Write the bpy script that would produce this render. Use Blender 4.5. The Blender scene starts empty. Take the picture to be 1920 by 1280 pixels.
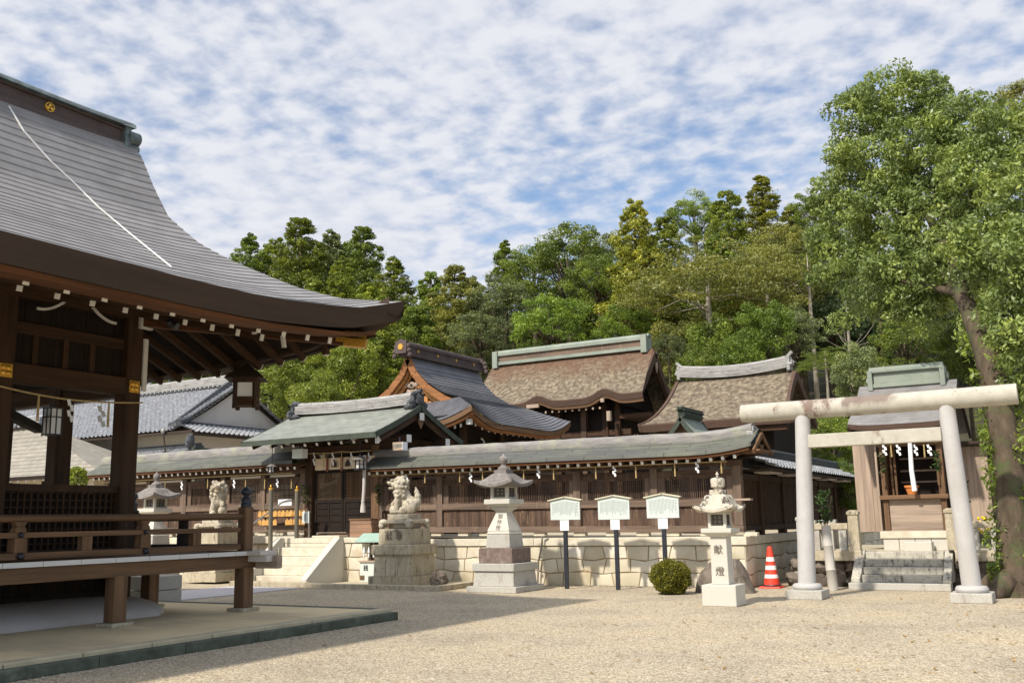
import bpy, bmesh, math, random
import numpy as np
from mathutils import Vector, Matrix, noise as mnoise
random.seed(7)
C = bpy.context.scene.collection
scn = bpy.context.scene
R = math.radians

# ------------------------------------------------------------------ camera
FOC, YAW, PIT, ROL, CAMH = 1829.5, R(29.964), R(10.363), R(1.0857), 1.4
_f = Vector((-math.sin(YAW)*math.cos(PIT), math.cos(YAW)*math.cos(PIT), math.sin(PIT)))
_r = Vector((math.cos(YAW), math.sin(YAW), 0)); _d = _f.cross(_r)
_c, _s = math.cos(ROL), math.sin(ROL)
RT, DN = _c*_r+_s*_d, -_s*_r+_c*_d
cam = bpy.data.objects.new('camera', bpy.data.cameras.new('camera'))
C.objects.link(cam)
mw = Matrix.Identity(4)
for i in range(3):
    mw[i][0], mw[i][1], mw[i][2] = RT[i], -DN[i], -_f[i]
mw[2][3] = CAMH
cam.matrix_world = mw
cam.data.sensor_width = 36; cam.data.lens = FOC/1920*36
cam.data.clip_start = .1; cam.data.clip_end = 3000
scn.camera = cam

# ------------------------------------------------------------------ sun, sky with broken cloud, exposure
SUN_EL = R(46); SUN_H = Vector((-.224, -.975, 0)).normalized()
SUND = Vector((SUN_H.x*math.cos(SUN_EL), SUN_H.y*math.cos(SUN_EL), math.sin(SUN_EL)))
sl = bpy.data.lights.new('sun', 'SUN'); sl.energy = 3.9; sl.angle = R(2.2); sl.color = (1, .93, .82)
so = bpy.data.objects.new('sun', sl); C.objects.link(so)
so.rotation_euler = (-SUND).to_track_quat('-Z', 'Y').to_euler(); so.location = (0, 0, 30)
wd = bpy.data.worlds.new('World'); scn.world = wd; wd.use_nodes = True
nt = wd.node_tree; nt.nodes.clear()
def N(nt, t, **k):
    n = nt.nodes.new(t)
    for a, b in k.items():
        if a.startswith('i_'):
            key = a[2:]; key = int(key) if key.isdigit() else key.replace('_', ' ')
            n.inputs[key].default_value = b
        else: setattr(n, a, b)
    return n
def math_(nt, op, a, b=None, clamp=False):
    n = N(nt, 'ShaderNodeMath', operation=op, use_clamp=clamp)
    for i, v in enumerate((a, b)):
        if v is None: continue
        if isinstance(v, (int, float)): n.inputs[i].default_value = v
        else: nt.links.new(v, n.inputs[i])
    return n.outputs[0]
def ramp(nt, fac, stops):
    n = N(nt, 'ShaderNodeValToRGB'); e = n.color_ramp.elements
    while len(e) < len(stops): e.new(.5)
    for k, (p, c) in enumerate(stops):
        e[k].position = p; e[k].color = (*c, 1) if len(c) == 3 else c
    nt.links.new(fac, n.inputs[0]); return n.outputs[0]
sky = N(nt, 'ShaderNodeTexSky', sky_type='NISHITA', sun_disc=False)
sky.sun_elevation = SUN_EL; sky.sun_rotation = math.atan2(SUN_H.x, SUN_H.y)
sky.air_density = 1.0; sky.dust_density = .6; sky.ozone_density = 2.0
bg = N(nt, 'ShaderNodeBackground', i_Strength=.13); nt.links.new(sky.outputs[0], bg.inputs[0])
tc = N(nt, 'ShaderNodeTexCoord'); sx = N(nt, 'ShaderNodeSeparateXYZ'); nt.links.new(tc.outputs['Generated'], sx.inputs[0])
zz = math_(nt, 'ADD', math_(nt, 'MAXIMUM', sx.outputs[2], 0), .16)
cx = N(nt, 'ShaderNodeCombineXYZ')
nt.links.new(math_(nt, 'DIVIDE', sx.outputs[0], zz), cx.inputs[0]); nt.links.new(math_(nt, 'DIVIDE', sx.outputs[1], zz), cx.inputs[1])
def wnoise(scale, detail, rough, off, dist=0.):
    mp = N(nt, 'ShaderNodeMapping'); mp.inputs['Location'].default_value = off
    nt.links.new(cx.outputs[0], mp.inputs[0])
    n = N(nt, 'ShaderNodeTexNoise', i_Scale=scale, i_Detail=detail, i_Roughness=rough, i_Distortion=dist)
    nt.links.new(mp.outputs[0], n.inputs[0]); return n.outputs[0]
n1 = wnoise(14.5, 4, .5, (3.1, 1.7, 0)); n2 = wnoise(1.2, 3, .55, (7.3, .4, 0)); n3 = wnoise(24, 3, .5, (1, 5, 0))
grad = math_(nt, 'MULTIPLY', math_(nt, 'SUBTRACT', sx.outputs[2], .25), .38)   # thinner towards the horizon
cov = math_(nt, 'ADD', math_(nt, 'ADD', math_(nt, 'MULTIPLY', n1, .95), math_(nt, 'MULTIPLY', n2, 1.05)), math_(nt, 'MULTIPLY', n3, .28))
cov = math_(nt, 'ADD', cov, grad)
cov = math_(nt, 'SUBTRACT', cov, math_(nt, 'MULTIPLY', sx.outputs[0], .22))
mr = N(nt, 'ShaderNodeMapRange', interpolation_type='SMOOTHSTEP'); nt.links.new(cov, mr.inputs[0])
mr.inputs[1].default_value = .80; mr.inputs[2].default_value = 1.42
mr.inputs[3].default_value = .0; mr.inputs[4].default_value = .97
cc = ramp(nt, n1, [(.34, (.52, .55, .635)), (.62, (.655, .665, .705))])
bg2 = N(nt, 'ShaderNodeBackground'); nt.links.new(cc, bg2.inputs[0])
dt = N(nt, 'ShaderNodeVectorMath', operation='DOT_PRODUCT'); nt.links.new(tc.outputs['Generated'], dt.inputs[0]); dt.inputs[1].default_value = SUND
fill_glow = math_(nt, 'POWER', math_(nt, 'MAXIMUM', dt.outputs['Value'], 0), 2.)      # thin cloud made brighter round the sun, behind the camera, to add soft fill
nt.links.new(math_(nt, 'MULTIPLY', math_(nt, 'ADD', math_(nt, 'MULTIPLY', fill_glow, .7), 1.), .98), bg2.inputs[1])
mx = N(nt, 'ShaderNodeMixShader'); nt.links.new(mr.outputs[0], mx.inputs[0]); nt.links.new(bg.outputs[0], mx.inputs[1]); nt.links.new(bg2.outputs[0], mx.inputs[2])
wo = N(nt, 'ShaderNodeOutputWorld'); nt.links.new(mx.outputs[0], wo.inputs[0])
scn.view_settings.view_transform = 'Standard'; scn.view_settings.look = 'None'
scn.view_settings.exposure = .38; scn.view_settings.gamma = 1
scn.cycles.max_bounces = 6; scn.cycles.transparent_max_bounces = 6

# ------------------------------------------------------------------ site survey: a sight line of the photograph met with a wall / ground plane
def on(px, py, ax, v):
    d = RT*((px-960)/FOC)+DN*((py-640)/FOC)+_f
    o = Vector((0, 0, CAMH)); return o+d*((v-o[ax])/d[ax])
def PX(x, y, v): return on(x, y, 0, v)
def PY(x, y, v): return on(x, y, 1, v)
def G(x, y, z=0): return on(x, y, 2, z)

# ------------------------------------------------------------------ materials
def mat(name, col, var=.25, scale=3., stretch=(1, 1, 1), rough=.8, bump=.2, bscale=None, stain=None, spec=.3, detail=6, metal=0, trans=0):
    m = bpy.data.materials.new(name); m.use_nodes = True; t = m.node_tree
    b = t.nodes['Principled BSDF']
    b.inputs['Roughness'].default_value = rough; b.inputs['Specular IOR Level'].default_value = spec; b.inputs['Metallic'].default_value = metal
    tc = N(t, 'ShaderNodeTexCoord'); oi = N(t, 'ShaderNodeObjectInfo')
    ad = N(t, 'ShaderNodeVectorMath', operation='ADD'); t.links.new(tc.outputs['Object'], ad.inputs[0])
    off = math_(t, 'MULTIPLY', oi.outputs['Random'], 37.); t.links.new(off, ad.inputs[1])
    mp = N(t, 'ShaderNodeMapping'); mp.inputs['Scale'].default_value = stretch; t.links.new(ad.outputs[0], mp.inputs[0])
    n = N(t, 'ShaderNodeTexNoise', i_Scale=scale, i_Detail=detail, i_Roughness=.65); t.links.new(mp.outputs[0], n.inputs[0])
    lo = [c*(1-var) for c in col]; hi = [min(1, c*(1+var)) for c in col]
    out = ramp(t, n.outputs[0], [(.3, lo), (.7, hi)])
    for st in (stain or []):
        scol, ssc, a, c_, sstr = st
        mp2 = N(t, 'ShaderNodeMapping'); mp2.inputs['Scale'].default_value = sstr; t.links.new(ad.outputs[0], mp2.inputs[0])
        n2 = N(t, 'ShaderNodeTexNoise', i_Scale=ssc, i_Detail=7, i_Roughness=.7); t.links.new(mp2.outputs[0], n2.inputs[0])
        f = ramp(t, n2.outputs[0], [(a, (0, 0, 0)), (c_, (1, 1, 1))])
        mi = N(t, 'ShaderNodeMixRGB'); t.links.new(f, mi.inputs[0]); t.links.new(out, mi.inputs[1]); mi.inputs[2].default_value = (*scol, 1)
        out = mi.outputs[0]
    t.links.new(out, b.inputs['Base Color'])
    if bump:
        nb = N(t, 'ShaderNodeTexNoise', i_Scale=bscale or scale*4, i_Detail=5, i_Roughness=.7); t.links.new(mp.outputs[0], nb.inputs[0])
        bp = N(t, 'ShaderNodeBump', i_Strength=bump, i_Distance=.02); t.links.new(nb.outputs[0], bp.inputs['Height']); t.links.new(bp.outputs[0], b.inputs['Normal'])
    return m
V_, HX, HY = (1, 1, .07), (.07, 1, 1), (1, .07, 1)
MA = {}
def wood(name, col, **k):
    kk = dict(var=.45, scale=9, rough=.75, bump=.25); kk.update(k)
    for sfx, st in (('v', V_), ('x', HX), ('y', HY)):
        MA[name+'_'+sfx] = mat(name+'_'+sfx, col, stretch=st, **kk)
wood('hall', (.052, .026, .0125))
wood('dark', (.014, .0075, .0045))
wood('fasc', (.046, .030, .021), var=.2)
wood('orange', (.095, .036, .012))
wood('bright', (.58, .27, .09), var=.35)
wood('barge', (.27, .115, .042), var=.35)
wood('fpost', (.16, .112, .082), var=.45, stain=[((.30, .23, .16), 4, .58, .72, (2.5, 2.5, .3))])
wood('fence', (.108, .066, .045), var=.55, stain=[((.33, .22, .13), 5, .58, .70, (2.5, 2.5, .35)), ((.045, .027, .02), 2.2, .50, .68, (1.6, 1.6, .5))])
wood('rail', (.155, .088, .046), var=.45)
M_gpost = mat('grey_post', (.16, .14, .105), var=.3, scale=8, stretch=V_, rough=.7)
wood('grey', (.36, .275, .21), var=.35)
M_white = mat('white_paint', (.70, .68, .64), var=.06, bump=0, rough=.6)
M_gold = mat('gilt_metal', (.75, .42, .07), var=.25, scale=30, rough=.35, metal=.7, bump=.2)
M_iron = mat('black_metal', (.022, .024, .034), var=.3, rough=.45, bump=.05, spec=.5)
M_roof = mat('grey_roof_metal', (.235, .225, .222), var=.2, scale=2.2, rough=.5, bump=.03, spec=.5, stain=[((.17, .155, .145), 3, .45, .75, (1, .25, 1)), ((.30, .29, .285), 5, .6, .8, (.3, 2, .3))])
M_roof2 = mat('slate_roof_metal', (.145, .145, .16), var=.2, scale=2.2, rough=.5, bump=.03, spec=.4, stain=[((.10, .10, .108), 3, .45, .75, (1, .3, 1))])
M_ridge = mat('ridge_wood', (.085, .06, .055), var=.25, rough=.6)
M_ridgecap = mat('ridge_cap_copper', (.10, .12, .12), var=.3, rough=.5, stain=[((.2, .27, .25), 6, .5, .8, (1, 1, 1))])
M_thatch = mat('bark_thatch', (.165, .13, .092), var=.6, scale=7, rough=.95, bump=1.0, bscale=16, stain=[((.26, .22, .15), 7, .50, .62, (1, 1, 1)), ((.075, .052, .032), 10, .56, .68, (1, 1, 1))])
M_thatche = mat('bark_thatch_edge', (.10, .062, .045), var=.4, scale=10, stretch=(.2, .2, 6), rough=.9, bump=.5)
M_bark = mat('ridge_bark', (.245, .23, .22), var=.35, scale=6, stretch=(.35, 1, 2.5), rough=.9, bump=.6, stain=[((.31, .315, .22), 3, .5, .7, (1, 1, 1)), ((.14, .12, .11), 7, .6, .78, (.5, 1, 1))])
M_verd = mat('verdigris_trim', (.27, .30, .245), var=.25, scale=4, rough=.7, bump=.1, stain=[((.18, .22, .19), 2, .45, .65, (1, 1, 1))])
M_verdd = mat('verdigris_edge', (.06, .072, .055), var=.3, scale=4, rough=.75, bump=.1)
M_granite = mat('pale_granite', (.62, .565, .445), var=.16, scale=5, rough=.85, bump=.25, bscale=60, stain=[((.46, .37, .24), 2.2, .55, .75, (1, 1, 1))])
M_granw = mat('white_granite', (.56, .53, .46), var=.14, scale=60, rough=.8, bump=.15, bscale=90, stain=[((.42, .38, .32), 3, .58, .8, (1, 1, .6))])
M_grang = mat('grey_granite', (.44, .42, .37), var=.18, scale=40, rough=.85, bump=.2, bscale=80, stain=[((.26, .22, .18), 3, .55, .72, (1.5, 1.5, .4))])
M_granb = mat('stained_granite', (.47, .41, .30), var=.2, scale=20, rough=.9, bump=.3, bscale=50, stain=[((.30, .25, .16), 3, .45, .7, (2, 2, .5)), ((.11, .09, .07), 4, .57, .70, (2, 2, .5))])
M_granbr = mat('brown_granite', (.19, .14, .118), var=.3, scale=12, rough=.85, bump=.25, bscale=50, stain=[((.40, .36, .33), 6, .57, .7, (2.5, 2.5, .35)), ((.07, .055, .05), 5, .6, .75, (2, 2, .5))])
M_lich = mat('lichen_stone', (.50, .45, .36), var=.15, scale=20, rough=.9, bump=.3, bscale=60, stain=[((.08, .07, .06), 9, .52, .58, (1, 1, .6))])
M_roofst = mat('dark_lantern_stone', (.20, .18, .165), var=.3, scale=10, rough=.9, bump=.3, bscale=60, stain=[((.42, .40, .37), 4, .55, .7, (1, 1, 1))])
M_concw = mat('torii_concrete', (.465, .45, .435), var=.08, scale=4, rough=.85, bump=.12, bscale=60, stain=[((.40, .375, .34), 2, .48, .78, (1, 1, .3)), ((.33, .30, .26), 7, .6, .8, (1, 1, .25))])
M_lintel = mat('weathered_lintel', (.46, .43, .36), var=.12, scale=6, rough=.9, bump=.2, bscale=60, stain=[((.22, .16, .13), .95, .545, .60, (1, 1, .6)), ((.12, .10, .09), 16, .64, .70, (1, 1, .5))])
M_step = mat('mossy_steps', (.46, .43, .36), var=.2, scale=8, rough=.95, bump=.3, bscale=50, stain=[((.13, .115, .095), 6, .50, .66, (2.2, 2, .7)), ((.07, .065, .055), 14, .58, .7, (1, 1, 2))])
M_rock = mat('field_rock', (.165, .135, .108), var=.45, scale=5, rough=.95, bump=.8, bscale=14, stain=[((.45, .42, .36), 5, .58, .68, (1, 1, .4)), ((.06, .055, .045), 4, .56, .7, (1, 1, 1))])
M_plaster = mat('white_plaster', (.62, .56, .51), var=.05, scale=2, rough=.9, bump=.05)
M_cream = mat('cream_plaster', (.56, .48, .36), var=.06, scale=2, rough=.9, bump=.05)
M_mortar = mat('mortar', (.34, .25, .15), var=.25, scale=9, rough=.95)
M_tile = mat('silver_tile', (.245, .25, .265), var=.45, scale=9, rough=.5, bump=.1, spec=.5, stain=[((.44, .44, .45), 4, .55, .7, (1, 1, 1)), ((.10, .10, .11), 8, .6, .75, (1, 1, 1))])
M_tiled = mat('dark_ridge_tile', (.065, .07, .075), var=.5, scale=8, rough=.6, bump=.3)
M_tilep = mat('pale_ridge_tile', (.33, .32, .305), var=.3, scale=6, stretch=(.4, 1, 3), rough=.7, bump=.3, stain=[((.17, .16, .15), 5, .52, .7, (.5, 1, 1))])
M_terrace = mat('raked_earth', (.46, .40, .29), var=.2, scale=12, rough=1, bump=.4)
M_beige = mat('beige_paving', (.72, .58, .35), var=.10, scale=1.2, rough=.9, bump=.1, bscale=40, stain=[((.52, .42, .27), .8, .5, .66, (.4, 1, 1))])
M_kerb = mat('green_stone', (.088, .098, .072), var=.4, scale=5, rough=.8, bump=.35, bscale=30, stain=[((.20, .225, .165), 3, .58, .75, (1, 1, 1))])
M_path = mat('path_stone', (.52, .49, .49), var=.08, scale=3, rough=.8, bump=.1)
M_rope = mat('straw_rope', (.50, .37, .17), var=.3, scale=30, rough=.9, bump=.3)
M_paper = mat('white_paper', (.82, .82, .82), var=.03, bump=0, rough=.7)
M_cloth = mat('linen_cloth', (.70, .56, .40), var=.08, scale=6, rough=.9, bump=.1)
M_bell = mat('bell_cloth', (.50, .46, .42), var=.12, scale=10, rough=.9, bump=.1)
M_sign = mat('sign_white', (.58, .635, .59), var=.04, scale=4, rough=.45, bump=0)
M_cap = mat('sign_cap', (.62, .58, .42), var=.1, rough=.6)
M_ink = mat('ink', (.05, .045, .04), var=.1, bump=0, rough=.8)
M_inkg = mat('faint_ink', (.26, .28, .28), var=.1, bump=0, rough=.8)
M_red = mat('cone_red', (.72, .055, .025), var=.08, scale=4, rough=.45, bump=.03, spec=.5)
M_conew = mat('cone_white', (.80, .79, .77), var=.05, rough=.4, bump=0)
M_steel = mat('rail_steel', (.30, .28, .25), var=.1, rough=.4, metal=.6, bump=0)
M_terra = mat('terracotta', (.62, .22, .06), var=.12, scale=6, rough=.8, bump=.1)
M_bamb = mat('pale_bamboo', (.47, .44, .39), var=.12, scale=6, stretch=V_, rough=.5, bump=.05)
M_trunk = mat('tree_bark', (.092, .068, .046), var=.5, scale=7, stretch=(1, 1, .3), rough=.95, bump=1.0, bscale=18, stain=[((.075, .09, .035), 2.5, .50, .64, (1, 1, 1)), ((.26, .20, .14), 3, .6, .7, (1, 1, .5))])
M_pale = mat('pale_branch', (.33, .29, .23), var=.3, scale=6, rough=.9, bump=.4)
M_pane = mat('paper_pane', (.60, .56, .48), var=.05, bump=0, rough=.7)
M_box = mat('offering_box', (.26, .155, .10), var=.35, scale=8, stretch=HX, rough=.8)
M_ema = mat('votive_wood', (.60, .33, .10), var=.3, scale=8, rough=.8)
M_green = mat('pale_green_copper', (.33, .46, .39), var=.12, scale=4, rough=.7)
M_yellow = mat('yellow_petal', (.80, .55, .02), var=.1, bump=0)
M_cable = mat('white_cable', (.75, .74, .72), var=.15, scale=40, bump=.5)

def brick_mat(name, base, line, sx, sy, rot=(0, 0, 0), off=.5, mort=.02, bump=.3, swz=None, var=.1, stain=None, rough=.6):
    m = mat(name, base, var=.18, scale=3, rough=rough, bump=0, stain=stain); t = m.node_tree; b = t.nodes['Principled BSDF']
    old = b.inputs['Base Color'].links[0].from_socket
    tc = N(t, 'ShaderNodeTexCoord'); mp = N(t, 'ShaderNodeMapping'); mp.inputs['Rotation'].default_value = rot
    t.links.new(tc.outputs['Object'], mp.inputs[0])
    br = N(t, 'ShaderNodeTexBrick', offset=off); t.links.new(mp.outputs[0], br.inputs[0])
    br.inputs['Color1'].default_value = (1-var, 1-var, 1-var, 1); br.inputs['Color2'].default_value = (1+var, 1+var, 1+var, 1)
    br.inputs['Mortar'].default_value = (*[l/max(b_, .01) for l, b_ in zip(line, base)], 1)
    br.inputs['Scale'].default_value = 1; br.inputs['Brick Width'].default_value = sx; br.inputs['Row Height'].default_value = sy
    br.inputs['Mortar Size'].default_value = mort; br.inputs['Mortar Smooth'].default_value = .3
    mu = N(t, 'ShaderNodeMixRGB', blend_type='MULTIPLY'); mu.inputs[0].default_value = 1
    t.links.new(old, mu.inputs[1]); t.links.new(br.outputs[0], mu.inputs[2]); t.links.new(mu.outputs[0], b.inputs['Base Color'])
    bp = N(t, 'ShaderNodeBump', i_Strength=bump, i_Distance=.02, invert=True); t.links.new(br.outputs['Fac'], bp.inputs['Height']); t.links.new(bp.outputs[0], b.inputs['Normal'])
    return m
M_copper = brick_mat('copper_shingles', (.235, .245, .21), (.13, .142, .122), .42, .17, rot=(0, 0, R(6)), mort=.012, stain=[((.20, .215, .19), 1.3, .45, .65, (1, 1, 1))])
M_cops = brick_mat('slate_green_roof', (.122, .125, .10), (.058, .06, .05), .9, .12, mort=.012, stain=[((.098, .10, .096), 1.2, .45, .62, (.4, 1, 1)), ((.20, .205, .15), 2, .55, .75, (.3, 1, 1))])
M_shing = brick_mat('grey_shingles', (.27, .245, .20), (.12, .105, .085), 1.3, .16, mort=.012)

def top_stain(m, zlo, zhi, col, amt=.8, ns=2.5, ax='Z', lo2=None, hi2=None):   # weathered patch at one place on the thing
    t = m.node_tree; b = t.nodes['Principled BSDF']; old = b.inputs['Base Color'].links[0].from_socket
    tc = N(t, 'ShaderNodeTexCoord'); sp = N(t, 'ShaderNodeSeparateXYZ'); t.links.new(tc.outputs['Object'], sp.inputs[0])
    mp = N(t, 'ShaderNodeMapping'); mp.inputs['Scale'].default_value = (1, 1, .35); t.links.new(tc.outputs['Object'], mp.inputs[0])
    n = N(t, 'ShaderNodeTexNoise', i_Scale=ns, i_Detail=6, i_Roughness=.7); t.links.new(mp.outputs[0], n.inputs[0])
    z = math_(t, 'ADD', sp.outputs[2], math_(t, 'MULTIPLY', math_(t, 'SUBTRACT', n.outputs[0], .5), (zhi-zlo)*2.6))
    mr = N(t, 'ShaderNodeMapRange'); t.links.new(z, mr.inputs[0]); mr.inputs[1].default_value = zlo; mr.inputs[2].default_value = zhi
    f = math_(t, 'MULTIPLY', mr.outputs[0], amt)
    if lo2 is not None:
        x = math_(t, 'ADD', sp.outputs[0], math_(t, 'MULTIPLY', math_(t, 'SUBTRACT', n.outputs[0], .5), .5))
        a = N(t, 'ShaderNodeMapRange'); t.links.new(x, a.inputs[0]); a.inputs[1].default_value = lo2; a.inputs[2].default_value = lo2+.12
        c = N(t, 'ShaderNodeMapRange'); t.links.new(x, c.inputs[0]); c.inputs[1].default_value = hi2; c.inputs[2].default_value = hi2-.12
        f = math_(t, 'MULTIPLY', f, math_(t, 'MULTIPLY', a.outputs[0], c.outputs[0]))
    mi = N(t, 'ShaderNodeMixRGB'); t.links.new(f, mi.inputs[0]); t.links.new(old, mi.inputs[1]); mi.inputs[2].default_value = (*col, 1); t.links.new(mi.outputs[0], b.inputs['Base Color'])
top_stain(M_thatch, 5.4, 6.4, (.125, .062, .036), .75, 1.6)
top_stain(M_lintel, 3.17, 3.27, (.20, .15, .125), .9, 5, lo2=-.50, hi2=.42)

def gravel_mat():
    m = bpy.data.materials.new('gravel'); m.use_nodes = True; t = m.node_tree; b = t.nodes['Principled BSDF']
    b.inputs['Roughness'].default_value = .95; b.inputs['Specular IOR Level'].default_value = .15
    tc = N(t, 'ShaderNodeTexCoord')
    vo = N(t, 'ShaderNodeTexVoronoi', i_Scale=64); t.links.new(tc.outputs['Object'], vo.inputs[0])
    sp = N(t, 'ShaderNodeSeparateColor'); t.links.new(vo.outputs['Color'], sp.inputs[0])
    c = ramp(t, sp.outputs[0], [(0, (.22, .185, .14)), (.28, (.40, .335, .24)), (.7, (.54, .46, .335)), (1, (.72, .655, .53))])
    n = N(t, 'ShaderNodeTexNoise', i_Scale=.55, i_Detail=6, i_Roughness=.6); t.links.new(tc.outputs['Object'], n.inputs[0])
    f = ramp(t, n.outputs[0], [(.33, (.80, .79, .79)), (.5, (.97, .96, .94)), (.68, (1.07, 1.03, .95))])
    mu = N(t, 'ShaderNodeMixRGB', blend_type='MULTIPLY'); mu.inputs[0].default_value = 1; t.links.new(c, mu.inputs[1]); t.links.new(f, mu.inputs[2])
    n2 = N(t, 'ShaderNodeTexNoise', i_Scale=9, i_Detail=5, i_Roughness=.7); t.links.new(tc.outputs['Object'], n2.inputs[0])
    f2 = ramp(t, n2.outputs[0], [(.3, (.86, .85, .84)), (.7, (1.09, 1.09, 1.08))])
    mu2 = N(t, 'ShaderNodeMixRGB', blend_type='MULTIPLY'); mu2.inputs[0].default_value = 1; t.links.new(mu.outputs[0], mu2.inputs[1]); t.links.new(f2, mu2.inputs[2])
    t.links.new(mu2.outputs[0], b.inputs['Base Color'])
    ht = math_(t, 'ADD', math_(t, 'MULTIPLY', vo.outputs['Distance'], -1.), math_(t, 'MULTIPLY', sp.outputs[1], .5))
    bp = N(t, 'ShaderNodeBump', i_Strength=.55, i_Distance=.02); t.links.new(ht, bp.inputs['Height']); t.links.new(bp.outputs[0], b.inputs['Normal'])
    return m
M_gravel = gravel_mat()
def block_tint(m, a, c):      # every cut block has a stone colour of its own
    t = m.node_tree; b = t.nodes['Principled BSDF']; old = b.inputs['Base Color'].links[0].from_socket
    at = N(t, 'ShaderNodeAttribute', attribute_name='tint'); f = ramp(t, at.outputs['Fac'], [(0, a), (1, c)])
    mu = N(t, 'ShaderNodeMixRGB', blend_type='MULTIPLY'); mu.inputs[0].default_value = 1; t.links.new(old, mu.inputs[1]); t.links.new(f, mu.inputs[2]); t.links.new(mu.outputs[0], b.inputs['Base Color']); return m

def leaf_mat(name, col, tr=(.5, .62, .12), tw=.17, rough=.45, hue=.0):
    m = bpy.data.materials.new(name); m.use_nodes = True; t = m.node_tree; t.nodes.clear()
    at = N(t, 'ShaderNodeAttribute', attribute_name='tint'); oi = N(t, 'ShaderNodeObjectInfo')
    col = [c*.80 for c in col]; lo = [c*.42 for c in col]; hi = [col[0]*1.9, col[1]*1.65, col[2]*1.3]
    c = ramp(t, at.outputs['Fac'], [(0, lo), (.5, col), (1, hi)])
    v = N(t, 'ShaderNodeHueSaturation'); t.links.new(c, v.inputs['Color'])
    t.links.new(math_(t, 'ADD', math_(t, 'MULTIPLY', oi.outputs['Random'], .5), .75), v.inputs['Value'])
    p = N(t, 'ShaderNodeBsdfPrincipled'); p.inputs['Roughness'].default_value = rough; p.inputs['Specular IOR Level'].default_value = .35
    t.links.new(v.outputs[0], p.inputs['Base Color'])
    tb = N(t, 'ShaderNodeBsdfTranslucent'); mm = N(t, 'ShaderNodeMixRGB', blend_type='MULTIPLY'); mm.inputs[0].default_value = 1
    t.links.new(v.outputs[0], mm.inputs[1]); mm.inputs[2].default_value = (2.0, 2.1, 1.0, 1); t.links.new(mm.outputs[0], tb.inputs[0])
    mx = N(t, 'ShaderNodeMixShader'); mx.inputs[0].default_value = tw; t.links.new(p.outputs[0], mx.inputs[1]); t.links.new(tb.outputs[0], mx.inputs[2])
    o = N(t, 'ShaderNodeOutputMaterial'); t.links.new(mx.outputs[0], o.inputs[0]); return m
L_oak = leaf_mat('oak_leaf', (.21, .275, .085), rough=.38)
L_cedar = leaf_mat('cedar_leaf', (.21, .26, .035))
L_gold = leaf_mat('golden_cedar_leaf', (.26, .275, .04))
L_broad = leaf_mat('broad_leaf', (.175, .24, .038))
L_bright = leaf_mat('bright_leaf', (.155, .235, .03))
L_olive = leaf_mat('olive_leaf', (.23, .245, .06))
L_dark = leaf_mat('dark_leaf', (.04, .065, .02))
L_grey = leaf_mat('greyish_leaf', (.20, .245, .10))
L_bush = leaf_mat('bush_leaf', (.22, .22, .028))
L_sakaki = leaf_mat('sakaki_leaf', (.055, .105, .035))

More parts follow.
